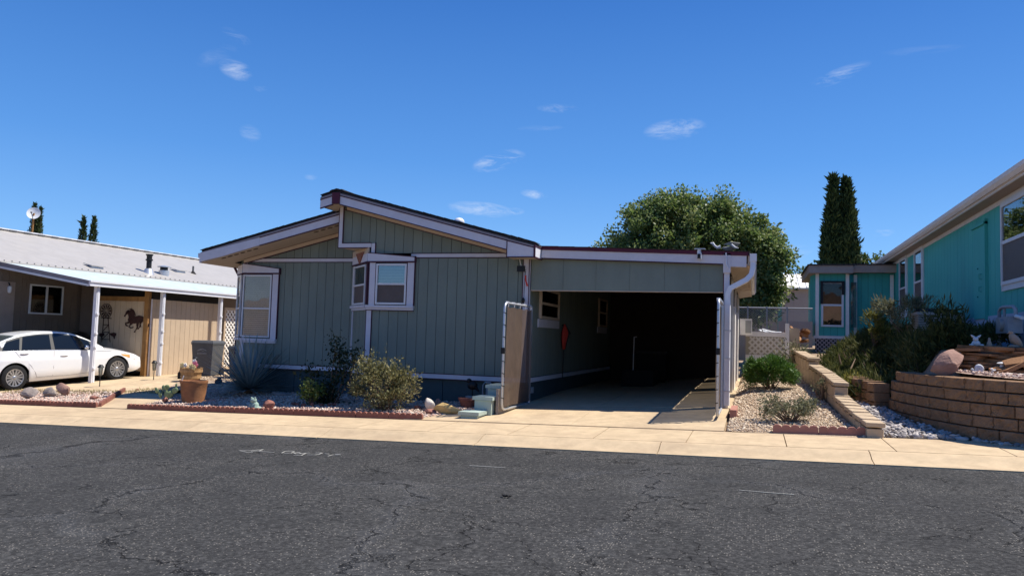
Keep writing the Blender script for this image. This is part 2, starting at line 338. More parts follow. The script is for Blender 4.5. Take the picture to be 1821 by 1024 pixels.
# ------------------------------------------------------------------ mesh helpers
ORG = {}
def V(*a): return Vector(a)
_ico = {}
def ico(sub):
    if sub not in _ico:
        bm = bmesh.new(); bmesh.ops.create_icosphere(bm, subdivisions=sub, radius=1.0)
        _ico[sub] = (np.array([v.co[:] for v in bm.verts]), np.array([[v.index for v in f.verts] for f in bm.faces])); bm.free()
    return _ico[sub]
class MB:
    def __init__(s): s.v = []; s.f = []
    def add(s, vs, fs):
        n = len(s.v); s.v += [tuple(p) for p in vs]; s.f += [tuple(i+n for i in f) for f in fs]; return s
    def box(s, x0, x1, y0, y1, z0, z1):
        return s.add([(x0,y0,z0),(x1,y0,z0),(x1,y1,z0),(x0,y1,z0),(x0,y0,z1),(x1,y0,z1),(x1,y1,z1),(x0,y1,z1)],
                     [(0,3,2,1),(4,5,6,7),(0,1,5,4),(1,2,6,5),(2,3,7,6),(3,0,4,7)])
    def ext(s, pts, vec):
        """polygon of 3-D points pushed along vec"""
        n = len(pts); vec = Vector(vec); a = [Vector(p) for p in pts]; b = [p+vec for p in a]
        nrm = Vector((0,0,0))
        for i in range(n): nrm += a[i].cross(a[(i+1) % n])
        if nrm.dot(vec) > 0: a, b = b, a
        return s.add(a+b, [tuple(range(n)), tuple(range(2*n-1, n-1, -1))] + [(i, n+i, n+(i+1) % n, (i+1) % n) for i in range(n)])
    def beam(s, p, q, w, h=None, up=(0,0,1)):
        """rectangular bar from p to q, w sideways, h along up"""
        p = Vector(p); q = Vector(q); h = w if h is None else h; d = (q-p).normalized(); u = Vector(up); x = d.cross(u)
        if x.length < 1e-4: x = d.cross(Vector((0,1,0)))
        x.normalize(); u = x.cross(d).normalized()
        c = [x*(-w/2)+u*(-h/2), x*(w/2)+u*(-h/2), x*(w/2)+u*(h/2), x*(-w/2)+u*(h/2)]
        return s.ext([p+k for k in c], q-p)
    def tube(s, path, r, n=8, cap=True, sq=None):
        path = [Vector(p) for p in path]; m = len(path); rs = r if isinstance(r, (list, tuple)) else [r]*m; rings = []; prev = None
        for i, p in enumerate(path):
            d = (path[min(i+1, m-1)]-path[max(i-1, 0)]).normalized()
            x = (prev - d*prev.dot(d)) if prev is not None else d.cross(Vector((0,0,1)))
            if x.length < 1e-4: x = d.cross(Vector((0,1,0)))
            x.normalize(); prev = x; y = d.cross(x)
            if sq: rings.append([p + x*(a*sq[0]) + y*(b*sq[1]) for a, b in ((-1,-1),(1,-1),(1,1),(-1,1))])
            else: rings.append([p + (x*math.cos(2*math.pi*k/n)+y*math.sin(2*math.pi*k/n))*rs[i] for k in range(n)])
        k = len(rings[0]); vs = [q for ring in rings for q in ring]
        fs = [(i*k+j, i*k+(j+1) % k, (i+1)*k+(j+1) % k, (i+1)*k+j) for i in range(m-1) for j in range(k)]
        if cap: fs += [tuple(range(k-1, -1, -1)), tuple(range((m-1)*k, m*k))]
        return s.add(vs, fs)
    def lathe(s, prof, n=20, c=(0,0,0), cap=True):
        c = Vector(c); vs = [c + Vector((r*math.cos(2*math.pi*k/n), r*math.sin(2*math.pi*k/n), z)) for r, z in prof for k in range(n)]; m = len(prof)
        fs = [(i*n+j, i*n+(j+1) % n, (i+1)*n+(j+1) % n, (i+1)*n+j) for i in range(m-1) for j in range(n)]
        if cap: fs += [tuple(range(n-1, -1, -1)), tuple(range((m-1)*n, m*n))]
        return s.add(vs, fs)
    def blob(s, c, r, sub=2, rough=.12, seed=0, flat=0.0):
        """lumpy stone: sphere pushed about by a few random planes"""
        v, f = ico(sub); rg = np.random.default_rng(seed); p = v.copy()
        for _ in range(22):
            d = rg.normal(size=3); d /= np.linalg.norm(d); k = .40+.38*rg.random()
            e = p@d; p = p - np.clip(e-k, 0, None)[:, None]*d[None]*.9
        p *= (1 + rough*rg.normal(size=len(p))*.35)[:, None]
        p *= np.asarray(r)[None]
        if flat: p[:, 2] = np.maximum(p[:, 2], -r[2]*flat)
        return s.add(p+np.asarray(c)[None], f.tolist())
    def ball(s, c, r, sub=2):
        v, f = ico(sub); r = (r,)*3 if isinstance(r, (int, float)) else r
        return s.add(v*np.asarray(r)[None]+np.asarray(c)[None], f.tolist())
    def mesh(s, name, org=(0,0,0)):
        me = D.meshes.new(name); o = Vector(org)
        me.from_pydata([tuple(Vector(p)-o) for p in s.v], [], s.f); me.validate(); me.update(); return me
    def build(s, name, m, parent=None, smooth=None, org=None):
        if parent is not None: o0 = ORG[parent]
        elif org is not None: o0 = Vector(org)
        else:
            a = np.array(s.v); o0 = Vector(((a[:,0].min()+a[:,0].max())/2, (a[:,1].min()+a[:,1].max())/2, a[:,2].min()))
        me = s.mesh(name, o0); return link(name, me, m, parent, o0, smooth)
def link(name, me, m, parent=None, o0=None, smooth=None, loc=None, rot=None, scale=None):
    if m and not me.materials: me.materials.append(MATS[m])
    if smooth is not None and not me.get('_s'):
        me.shade_smooth(); me.set_sharp_from_angle(angle=R(smooth)); me['_s'] = 1
    o = D.objects.new(name, me); COL.objects.link(o)
    if parent is not None:
        o.parent = parent
        if loc is not None: o.location = Vector(loc)-ORG[parent]; ORG[o] = Vector(loc)
        else: ORG[o] = ORG[parent]
    else:
        o.location = o0 if loc is None else loc; ORG[o] = Vector(o.location)
    if rot is not None: o.rotation_euler = rot
    if scale is not None: o.scale = scale
    return o
def npmesh(name, v, f, m, parent=None, org=(0,0,0), smooth=False):
    """big arrays: v (n,3), f (k,3 or 4)"""
    v = np.asarray(v, np.float32) - np.asarray(ORG[parent] if parent is not None else org, np.float32)[None]; f = np.asarray(f, np.int32); me = D.meshes.new(name)
    me.vertices.add(len(v)); me.vertices.foreach_set('co', v.ravel()); k = f.shape[1]
    me.loops.add(f.size); me.loops.foreach_set('vertex_index', f.ravel()); me.polygons.add(len(f))
    me.polygons.foreach_set('loop_start', np.arange(0, f.size, k, dtype=np.int32)); me.update(calc_edges=True); me.validate()
    if smooth: me.shade_smooth()
    return link(name, me, m, parent, Vector(org))
def tag(o, label=None, cat=None, group=None, kind=None):
    for k, x in (('label', label), ('category', cat), ('group', group), ('kind', kind)):
        if x: o[k] = x
    return o
def thing(name, label, cat, loc, group=None, kind=None):
    o = D.objects.new(name, None); COL.objects.link(o); o.location = loc; o.empty_display_size = .2; ORG[o] = Vector(loc)
    return tag(o, label, cat, group, kind)
def cbox(x, y, z, c):
    """chamfered block, centred in x and y, base at 0"""
    bm = bmesh.new(); bmesh.ops.create_cube(bm, size=1.0)
    for v in bm.verts: v.co = Vector((v.co.x*x, v.co.y*y, (v.co.z+.5)*z))
    bmesh.ops.bevel(bm, geom=list(bm.edges), offset=c, segments=1, affect='EDGES'); me = D.meshes.new('block'); bm.to_mesh(me); bm.free(); return me
def inpoly(P, x, y):
    x = np.asarray(x); y = np.asarray(y); r = np.zeros(x.shape, bool); n = len(P)
    for i in range(n):
        x0, y0 = P[i][:2]; x1, y1 = P[(i+1) % n][:2]
        c = ((y0 > y) != (y1 > y)); with_ = (x1-x0)*(y-y0)/((y1-y0) if y1 != y0 else 1e-9)+x0
        r ^= c & (x < with_)
    return r

# ------------------------------------------------------------------ road, walk, ground
def catmull(pts, n=12):
    P = [Vector(p) for p in pts]; P = [P[0]*2-P[1]]+P+[P[-1]*2-P[-2]]; out = []
    for i in range(1, len(P)-2):
        for k in range(n):
            t = k/n; a, b, c, d = P[i-1:i+3]
            out.append(.5*((2*b)+(c-a)*t+(2*a-5*b+4*c-d)*t*t+(3*b-a-3*c+d)*t**3))
    return out+[P[-2]]
WALLC = catmull([(7.6, 9.62, 0), (5.2, 9.90, 0), (4.0, 10.16, 0), (3.18, 10.50, 0), (2.60, 11.10, 0), (2.22, 12.05, 0), (2.04, 13.1, 0), (2.02, 13.7, 0)], 14)
WALL_TOP = 1.06
TERR = [(p.x+.16, p.y+.16) for p in WALLC] + [(3.6, 14.2), (9, 14.2), (9, 9.7)]
def Gfull(X, Y):
    """ground everywhere, the raised teal lot included"""
    X = np.asarray(X, float); Y = np.asarray(Y, float); z = G(X, Y)
    bank = sm((X-(2.05))/1.7)*sm((Y-13.3)/.9)
    z = z + (np.maximum(1.50, z)-z)*bank
    t = inpoly(TERR, X, Y)
    up = sm((Y-12.35-.05*(X-3))/.25)*sm((X-2.5)/.4)
    z = np.where(t, (WALL_TOP-.06)+(1.46-WALL_TOP+.06)*up, z)
    return z
def sheet(name, xs, ys, zf, m, label=None, kind='structure', parent=None):
    X, Y = np.meshgrid(xs, ys); Z = zf(X, Y); nx, ny = len(xs), len(ys); v = np.stack([X.ravel(), Y.ravel(), Z.ravel()], 1)
    i = np.arange(nx*ny).reshape(ny, nx); f = np.stack([i[:-1, :-1].ravel(), i[:-1, 1:].ravel(), i[1:, 1:].ravel(), i[1:, :-1].ravel()], 1)
    o = npmesh(name, v, f, m, parent)
    if parent is None: tag(o, label, kind=kind)
    return o
xs = np.concatenate([[-900, -300, -120, -60], np.arange(-40, -21, 1.0), np.arange(-21, -1.2, .3), np.arange(-1.2, 6.4, .12), np.arange(6.5, 20, 1.0), [30, 60, 120, 300, 900]])
def ground_z(X, Y):
    a = Ya(X); z = Gfull(X, np.maximum(Y, a+.01)) - .05
    return np.where(Y < Yb(X)+.02, z-.12, z)
ys = np.concatenate([[9.0], np.arange(9.2, 16, .12), np.arange(16, 30, .4), [32, 36, 45, 60, 90, 150, 300, 900]])
sheet('ground', xs, ys, ground_z, 'dirt')
xr = np.concatenate([[-900, -200, -80], np.arange(-40, 15, 1.0), [30, 80, 200, 900]])
yr = np.concatenate([np.arange(-9, 9, 1.0), [9.2]])
X, Y = np.meshgrid(xr, np.linspace(0, 1, 24)); YY = -9 + (Ya(X)+.004+9)*Y; ZZ = sstreet(X) + .0*YY
nx, ny = X.shape[1], X.shape[0]; i = np.arange(nx*ny).reshape(ny, nx)
tag(npmesh('road', np.stack([X.ravel(), YY.ravel(), ZZ.ravel()], 1), np.stack([i[:-1, :-1].ravel(), i[:-1, 1:].ravel(), i[1:, 1:].ravel(), i[1:, :-1].ravel()], 1), 'asphalt'), kind='structure')
xb = np.concatenate([[-900, -300], np.arange(-120, 121, 12), [300, 900]]); yb = np.array([-900, -500, -300, -200, -150, -100, -60, -30, -9.0])
sheet('far_ground', xb, yb, lambda X, Y: sstreet(X)-.02, 'dirt')
def hill_z(X, Y):
    h = 27*np.exp(-((X+95)/85)**2)+24*np.exp(-((X-40)/70)**2)+20*np.exp(-((X+230)/60)**2)+20*np.exp(-((X-180)/80)**2)
    h = h*np.exp(-((Y+330)/55)**2) + 2.5*np.sin(X/11)*np.sin(Y/13+1)*np.exp(-((Y+330)/60)**2)
    return h-1.4
sheet('hill', np.linspace(-420, 320, 80), np.linspace(-470, -190, 36), hill_z, 'hill')

# walk slabs and rolled kerb, piece by piece
walk = thing('sidewalk', None, None, (0, 10.3, 0), kind='structure')
SL = 1.19; x0 = onG(1572, 783).x
for k in range(-30, 14):
    xa, xe = x0+k*SL+.006, x0+(k+1)*SL-.006; mb = MB(); ps = []
    def row(off, zo): return [(xa, float(Ya(xa))+off, float(sstreet(xa))+zo), (xe, float(Ya(xe))+off, float(sstreet(xe))+zo)]
    prof = [(.462, -.1), (.462, .102), (SWW-.02, .122), (SWW, .116), (SWW, -.1)]
    rows = [row(*p) for p in prof]; mb.add([p[0] for p in rows]+[p[1] for p in rows], [(i, i+5, (i+1) % 5+5, (i+1) % 5) for i in range(5)]+[(0, 1, 2, 3, 4), (9, 8, 7, 6, 5)])
    mb.build('slab', 'concrete', walk)
for k in range(-15, 8):
    xa, xe = x0+k*SL*2-.3+.005, x0+(k+1)*SL*2-.3-.005; mb = MB()
    prof = [(-.03, -.1), (-.03, .012), (.05, .018), (.16, .032), (.27, .066), (.36, .092), (.445, .101), (.452, .098), (.452, -.1)]; n = len(prof)
    A = [(xa, float(Ya(xa))+o, float(sstreet(xa))+z) for o, z in prof]; B = [(xe, float(Ya(xe))+o, float(sstreet(xe))+z) for o, z in prof]
    mb.add(A+B, [(i, i+n, (i+1) % n+n, (i+1) % n) for i in range(n)]+[tuple(range(n)), tuple(range(2*n-1, n-1, -1))]); mb.build('kerb', 'concrete', walk, 50)
def slabpoly(name, poly, parent, m='concrete', dz=.012, zf=None, thick=.14):
    mb = MB(); zf = zf or g
    # inset a little for the joint
    c = Vector((sum(p[0] for p in poly)/len(poly), sum(p[1] for p in poly)/len(poly)))
    top = [(p[0]+(c.x-p[0])*.002, p[1]+(c.y-p[1])*.002, zf(p[0], p[1])+dz) for p in poly]
    mb.ext(top, (0, 0, -thick)); return mb.build(name, m, parent)
XC0, XC1 = -4.00, -0.53            # carport inner left (house wall) and right
drive = thing('driveway', None, None, (-2.4, 13, 0), kind='structure')
yb_ = lambda x: float(Yb(x))+.004
slabpoly('slab', [(-5.35, yb_(-5.35)), (-2.6, yb_(-2.6)), (-2.6, 13.4), (-4.3, 13.4), (-4.95, 12.1)], drive)
slabpoly('slab', [(-2.6, yb_(-2.6)), (-.40, yb_(-.4)), (-.40, 13.4), (-2.6, 13.4)], drive)
for i, (a, b) in enumerate(((13.41, 16.2), (16.21, 19), (19.01, 22.2))):
    slabpoly('slab', [(-4.6, a), (-2.6, a), (-2.6, b), (-4.6, b)], drive); slabpoly('slab', [(-2.595, a), (-.34, a), (-.34, b), (-2.595, b)], drive)
A0 = onG(137, 729); A1 = onG(268, 690); B0 = onG(211, 729)
ldrive = thing('parking_pad', None, None, (-17, 15, 0), kind='structure')
PADY = 14.05
for xa, xe in ((-25, -21.6), (-21.59, -18.3), (-18.29, -15.2), (-15.19, -12.6)):
    for ya, ye in ((PADY, 16.5), (16.51, 19.0), (19.01, 23)):
        slabpoly('slab', [(xa, ya), (xe, ya), (xe, ye), (xa, ye)], ldrive)
slabpoly('slab', [(-25, yb_(-25)), (-16.7, yb_(-16.7)), (-16.7, PADY-.01), (-25, PADY-.01)], ldrive)
path = thing('garden_path', None, None, (-12, 12, 0), kind='structure')
slabpoly('slab', [(A0.x, yb_(A0.x)), (B0.x, yb_(B0.x)), (B0.x-.25, 12.9), (A1.x+.7, 14.0), (A1.x, 14.0)], path)

# gravel beds: a bed sheet with loose stones lying on it
def pebbles(name, poly, n, rs, m, zf, parent=None, label=None, sub=1, flat=.6, dz=.012, avoid=None):
    xsq = [p[0] for p in poly]; ysq = [p[1] for p in poly]; a = np.empty((0, 2))
    while len(a) < n:
        q = np.stack([RNG.uniform(min(xsq), max(xsq), n*2), RNG.uniform(min(ysq), max(ysq), n*2)], 1); q = q[inpoly(poly, q[:, 0], q[:, 1])]; a = np.concatenate([a, q])
    a = a[:n]; v, f = ico(sub) if sub else (None, None)
    if not sub:
        v = np.array([(1,0,0),(-1,0,0),(0,1,0),(0,-1,0),(0,0,1),(0,0,-1)], float)*.95; f = np.array([(0,2,4),(2,1,4),(1,3,4),(3,0,4),(2,0,5),(1,2,5),(3,1,5),(0,3,5)])
    k = len(v); S = np.exp(RNG.normal(0, .32, (n, 1, 1)))*rs; P = v[None]*S*(1+RNG.normal(0, .22, (n, k, 1)))
    P = P*RNG.uniform(.6, 1.25, (n, 1, 3)); P[:, :, 2] *= flat
    th = RNG.uniform(0, 6.3, n); c, s = np.cos(th)[:, None], np.sin(th)[:, None]
    ti = RNG.normal(0, .35, (n, 1)); zz = P[:, :, 2]+P[:, :, 0]*ti; xx = P[:, :, 0]*c-P[:, :, 1]*s; yy = P[:, :, 0]*s+P[:, :, 1]*c
    z0 = zf(a[:, 0], a[:, 1])
    out = np.stack([xx+a[:, :1], yy+a[:, 1:], zz+(z0+dz)[:, None]], 2).reshape(-1, 3)
    F = (f[None]+(np.arange(n)*k)[:, None, None]).reshape(-1, 3)
    o = npmesh(name, out, F, m, parent, org=(0, 0, 0)); return tag(o, label, kind='stuff') if parent is None else tag(o, kind='stuff')
def bedsheet(name, poly, m, zf, label, cat=None, dz=.0):
    c = Vector((sum(p[0] for p in poly)/len(poly), sum(p[1] for p in poly)/len(poly), 0)); bm = bmesh.new()
    bm.faces.new([bm.verts.new((p[0], p[1], 0)) for p in poly]); bmesh.ops.triangulate(bm, faces=bm.faces[:])
    for _ in range(4): bmesh.ops.subdivide_edges(bm, edges=[e for e in bm.edges if e.calc_length() > .5], cuts=1, use_grid_fill=False); bmesh.ops.triangulate(bm, faces=[f for f in bm.faces if len(f.verts) > 3])
    for v in bm.verts: v.co.z = float(zf(v.co.x, v.co.y))+dz
    bmesh.ops.recalc_face_normals(bm, faces=bm.faces[:]); me = D.meshes.new(name); bm.to_mesh(me); bm.free()
    if me.polygons[0].normal.z < 0: me.flip_normals()
    o = link(name, me, m, None, V(0, 0, 0)); return tag(o, label, cat, kind='stuff')
mat('gravel_pink', (.40, .29, .235), .95, .45, 55, 1.0, 60, .1); mat('gravel_tan', (.40, .30, .21), .95, .45, 55, 1.0, 60, .1); mat('gravel_dark', (.17, .145, .13), .95, .4, 25, 1.0, 40, .1)
MIDBED = [(B0.x+.05, float(Yb(B0.x))+.05), (-5.15, float(Yb(-5.15))+.05), (-4.75, 12.2), (-4.3, 13.5), (-7.3, 13.6), (-8.0, 14.4), (-11.0, 14.5), (-11.5, 15.6), (-12.3, 15.6)]
bedsheet('gravel_bed', MIDBED, 'gravel_pink', G, 'pink and white gravel bed before the grey-green house', dz=.004)
pebbles('gravel', MIDBED, 13000, .019, 'pebble_pink', G, label='loose pink and white gravel before the grey-green house', sub=0)
LBED = [(-17.0, float(Yb(-17))+.05), (A0.x-.06, float(Yb(A0.x))+.05), (A1.x-.06, 14.0), (-16.7, 14.0)]
bedsheet('gravel_bed', LBED, 'gravel_pink', G, 'pink gravel bed beside the parked white car', dz=.004)
pebbles('gravel', LBED, 6000, .021, 'pebble_pink', G, label='loose pink gravel beside the parked white car', sub=0)
BACKBED = [(-12.6, 14.1), (-11.6, 14.9), (-11.6, 19.5), (-15.0, 19.5), (-15.3, 17.9), (-12.6, 16.4)]
bedsheet('gravel_bed', BACKBED, 'gravel_tan', G, 'pale gravel strip around the grey bins', dz=.018)
pebbles('gravel', BACKBED, 3000, .022, 'pebble_tan', G, label='loose pale gravel around the grey bins', sub=0, dz=.024)
# right bed between the carport and the block wall
BW0 = onG(1543, 779); BW1 = V(.93, 20.0, 0)
RBED = [(-.36, yb_(-.36)+.03), (BW0.x, yb_(BW0.x)+.03), (BW0.x-.05, BW0.y), (BW1.x-.12, BW1.y), (BW1.x-.12, 21.5), (-.32, 21.5)]
bedsheet('gravel_bed', RBED, 'gravel_tan', G, 'tan gravel bed between carport and low block wall', dz=.004)
pebbles('gravel', RBED, 15000, .017, 'pebble_tan', G, label='loose tan gravel between carport and low block wall', sub=0)
SW = [(BW0.x+.1, yb_(BW0.x)+.02), (3.45, yb_(3.4)+.02)] + [(p.x-.02, p.y-.02) for p in WALLC if p.x < 3.45] + [(2.2, 15.5), (1.2, 18), (BW1.x+.1, 18)]
bedsheet('river_rock_bed', SW, 'gravel_dark', lambda x, y: G(x, y), 'dark bedding under the river rocks by the retaining wall', dz=.0)
pebbles('river_rocks', SW, 2600, .036, 'river_rock', G, label='heaped grey river rocks below the curved retaining wall', sub=1, flat=.62, dz=.012)
# the largest river rocks, one by one
rr = thing('river_rock_row', None, None, (2, 11.2, .1), kind='structure')
meshes = []
for k in range(7):
    mb = MB(); mb.blob((0, 0, 0), (1, .72, .52), 2, .05, 40+k); me = mb.mesh('stone'); meshes.append(me)
cnt = 0
while cnt < 230:
    x = random.uniform(BW0.x+.12, 3.35); y = random.uniform(10.95, 13.2)
    if not bool(inpoly(SW, np.array([x]), np.array([y]))[0]): continue
    s = random.uniform(.032, .062)
    link('stone', random.choice(meshes), 'river_single', rr, smooth=60, loc=(x, y, g(x, y)+.030+s*.2), rot=(random.gauss(0, .25), random.gauss(0, .25), random.uniform(0, 6.3)), scale=(s, s, s)); cnt += 1
TERRG = [(p.x+.30, p.y+.28) for p in WALLC if p.y < 12.2] + [(2.75, 12.3), (8, 12.55), (8, 9.95)]
pebbles('gravel', TERRG, 5200, .019, 'pebble_pink', lambda x, y: WALL_TOP+.0+.035*np.clip(np.asarray(y)-10.4, 0, 2), label='pink gravel on the terrace above the retaining wall', sub=0)
bedsheet('gravel_bed', TERRG, 'gravel_pink', lambda x, y: WALL_TOP-.01+.035*max(0, min(2, y-10.4)), 'pink gravel terrace bed above the retaining wall', dz=.0)

# ------------------------------------------------------------------ the grey-green house
YR, YL, YE = 13.6, 14.4, 27.0
XW, XB, XF, XL, XLL = -4.00, -7.33, -8.10, -10.87, -11.28     # right wall, bay corner, bay facet foot, left corner, left wall
house = thing('manufactured_house', 'grey-green manufactured house with split gable roof and lavender trim', 'house', (-7.7, YR, g(-7.7, YR)))
ZT0, ZT1 = .575, .675; ZB0, ZB1 = 2.885, 2.985
BWD = .2032
def zr(X): return 4.20 - .263*(X+7.87)          # right roof, top of shingles
def zl(X): return 3.10 + .240*(X+11.48)         # left roof
def zrl(X): return 4.20 + .263*(X+7.87)         # short slope left of the ridge
def board(name, m, parent, p0, p1, z0, z1a, z1b, nrm, th=.013, gap=.0045):
    """one siding board between plan points p0 and p1, bottom z0, sloped top"""
    p0 = Vector(p0); p1 = Vector(p1); d = (p1-p0); L = d.length; d /= L; a = p0+d*gap; b = p1-d*gap; n = Vector(nrm)*th
    mb = MB(); mb.ext([(a.x, a.y, z0), (b.x, b.y, z0), (b.x, b.y, z1b), (a.x, a.y, z1a)], (n.x, n.y, 0)); return mb.build(name, m, parent)
def boards(parent, p0, p1, z0, ztop, nrm, m='siding', back='siding_back', w=BWD, name='siding_board', phase=0.0, th=.013, bth=.10):
    p0 = Vector(p0); p1 = Vector(p1); d = p1-p0; L = d.length; d /= L
    zt = ztop if callable(ztop) else (lambda p: ztop); zb = z0 if callable(z0) else (lambda p: z0)
    cuts = [0.0]; t = w*(1-phase) if phase else w
    while t < L-.02: cuts.append(t); t += w
    cuts.append(L); n = Vector(nrm)
    for a, b in zip(cuts[:-1], cuts[1:]):
        q0, q1 = p0+d*a, p0+d*b; board(name, m, parent, q0, q1, min(zb(q0), zb(q1)), zt(q0), zt(q1), nrm, th, .0045 if b-a > .05 else .001)
    if back:
        mb = MB(); mb.ext([(p0.x, p0.y, zb(p0)), (p1.x, p1.y, zb(p1)), (p1.x, p1.y, zt(p1)), (p0.x, p0.y, zt(p0))], (-n.x*bth, -n.y*bth, 0)); mb.build('wall', back, parent)
F = (0, -1); S2 = math.sqrt(.5)
wallz = g(-7, 13.7)-.25
# lower storeys of siding
boards(house, (XB+.06, YR), (XW-.005, YR), ZT1, ZB0, F)
boards(house, (XL+.05, YL), (XF-.01, YL), ZT1, ZB0, F)
facet_n = (-S2*.9985, -S2, 0)
fd = Vector((XB-XF, YR-YL)).normalized(); fn = (fd.y, -fd.x); fn = fn if fn[1] < 0 else (-fn[0], -fn[1])
boards(house, (XF, YL), (XB, YR), ZT1, 3.05, fn, w=.28)
ln = (-S2, -S2)
boards(house, (XLL, YL+.39), (XL, YL), ZT1, 3.2, ln, w=.28)
boards(house, (XLL, YE), (XLL, YL+.39), ZT1, 3.2, (-1, 0), w=.61)
# gable siding above the belt trim
wt_r = lambda p: zr(p.x)-.235
wt_l = lambda p: zl(p.x)-.235
XG = -8.03
boards(house, (XG+.075, YR), (XB+.12, YR), 3.19, wt_r, F)
boards(house, (XB+.12, YR), (XW-.005, YR), ZB1, wt_r, F)
boards(house, (XL+.05, YL), (XF+.12, YL), ZB1, wt_l, F)
mb = MB(); mb.ext([(XG, YR-.002, 3.11), (XG, YR-.002, zr(XG)-.24), (XG, YL+.2, zr(XG)-.24), (XG, YL+.2, 3.11)], (.08, 0, 0)); mb.build('wall', 'siding', house)     # cheek of the upper storey
mb = MB(); mb.ext([(XG+.08, YL+.25, 3.0), (XG+.08, YE, 3.0), (XG+.08, YE, zr(XG)-.22), (XG+.08, YL+.25, zr(XG)-.22)], (.08, 0, 0)); mb.build('wall', 'siding', house)
mb = MB(); mb.ext([(XG+.02, YR+.01, 3.105), (XB+.3, YR+.01, 3.105), (XF+.3, YL+.12, 3.105), (XG+.02, YL+.12, 3.105)], (0, 0, .04)); mb.build('soffit', 'soffit', house)
mb = MB(); mb.ext([(-11.25, YE, .3), (XW-.05, YE, .3), (XW-.05, YE, zr(XW)-.25), (-7.87, YE, 3.9), (-11.25, YE, 3.0)], (0, .1, 0)); mb.build('wall', 'siding', house)
# skirting
mb = MB(); gz = lambda x: g(x, 13.9)-.3
for a, b in (((XB, YR+.03), (XW-.03, YR+.03)), ((XF, YL+.03), (XB, YR+.03)), ((XL, YL+.03), (XF, YL+.03)), ((XLL, YL+.42), (XL, YL+.03)), ((XLL+.02, YE), (XLL+.02, YL+.42))):
    d = Vector(b)-Vector(a); n = Vector((d.y, -d.x)).normalized()*-.06; k = max(1, int(d.length/1.2))
    for i in range(k):
        p = Vector(a)+d*(i/k+.002); q = Vector(a)+d*((i+1)/k-.002); s = MB(); s.ext([(p.x, p.y, gz(p.x)), (q.x, q.y, gz(q.x)), (q.x, q.y, ZT0+.06), (p.x, p.y, ZT0+.06)], (n.x, n.y, 0)); s.build('skirting_panel', 'skirt', house)
def trimbar(x0, x1, z0, z1, Y, pr=.028, edge=.014, parent=house, m='trim', em='purple', name='trim', ends=False):
    mb = MB(); mb.box(x0, x1, Y-pr, Y-.0135, z0, z1); t = mb.build(name, m, parent)
    if edge:
        e = MB(); e.box(x0, x1, Y-pr-.004, Y-.0135, z1, z1+edge); e.box(x0, x1, Y-pr-.004, Y-.0135, z0-edge, z0)
        if ends: e.box(x0-edge, x0, Y-pr-.004, Y-.0135, z0-edge, z1+edge); e.box(x1, x1+edge, Y-pr-.004, Y-.0135, z0-edge, z1+edge)
        e.build('edge_strip', em, t)
    return t
trimbar(XB+.02, XW-.01, ZT0+.004, ZT1-.014, YR, .035)
trimbar(XL+.03, XF-.01, ZT0+.004, ZT1-.014, YL, .035)
trimbar(-6.42, XW-.10, ZB0+.016, ZB1-.016, YR)
trimbar(XL+.05, XF+.1, ZB0+.016, ZB1-.016, YL)
def facetbar(z0, z1, a=0.0, b=1.0, pr=.03, m='trim', name='trim', p0=(XF, YL), p1=(XB, YR), n=fn):
    A = Vector(p0).lerp(Vector(p1), a)+Vector(n)*.0135; B = Vector(p0).lerp(Vector(p1), b)+Vector(n)*.0135; mb = MB()
    mb.ext([(A.x, A.y, z0), (B.x, B.y, z0), (B.x, B.y, z1), (A.x, A.y, z1)], (n[0]*(pr-.0135), n[1]*(pr-.0135), 0)); return mb.build(name, m, house)
facetbar(ZT0+.004, ZT1-.01)
# corner posts
mb = MB(); mb.box(XW-.115, XW+.012, YR-.032, YR+.03, ZT0, wt_r(V(XW, 0, 0))); ct = mb.build('corner_trim', 'trim', house)
mb = MB(); mb.box(XW-.131, XW-.115, YR-.036, YR-.0135, ZT1, 3.0); mb.box(XW-.012, XW+.004, YR-.038, YR-.0325, ZT0, 3.0); mb.build('edge_strip', 'purple', ct)
for xx, yy, z1 in ((XB, YR, 1.92),):
    mb = MB(); mb.box(xx-.01, xx+.095, yy-.034, yy-.0135, ZT1, z1); t = mb.build('corner_trim', 'trim', house); mb = MB(); mb.box(xx-.028, xx-.01, yy-.03, yy+.02, ZT1, z1); mb.box(xx+.095, xx+.108, yy-.037, yy-.0135, ZT1, z1); mb.build('edge_strip', 'purple', t)
mb = MB(); mb.box(XL-.005, XL+.09, YL-.032, YL-.0135, 2.62, 3.0); mb.build('corner_trim', 'trim', house)
mb = MB(); mb.box(XL-.005, XL+.09, YL-.030, YL-.0135, ZT0, 1.45); mb.build('corner_trim', 'trim', house)
# L-shaped trim of the upper storey
mb = MB(); mb.box(XG-.005, XG+.075, YR-.035, YR-.0135, 3.105, zr(XG)-.27); mb.box(XG+.075, XB+.03, YR-.035, YR-.0135, 3.105, 3.185); mb.box(XB+.04, XB+.12, YR-.035, YR-.0135, 2.985, 3.185); t = mb.build('trim', 'trim', house)
mb = MB(); mb.box(XG+.075, XG+.09, YR-.039, YR-.0135, 3.185, zr(XG)-.28); mb.box(XG+.09, XB+.03, YR-.039, YR-.0135, 3.185, 3.199); mb.box(XG-.018, XG-.005, YR-.037, YR-.0135, 3.09, zr(XG)-.27); mb.box(XG-.005, XB+.03, YR-.037, YR-.0135, 3.09, 3.105); mb.box(XB+.12, XB+.134, YR-.037, YR-.0135, 2.985, 3.199); mb.build('edge_strip', 'purple', t)

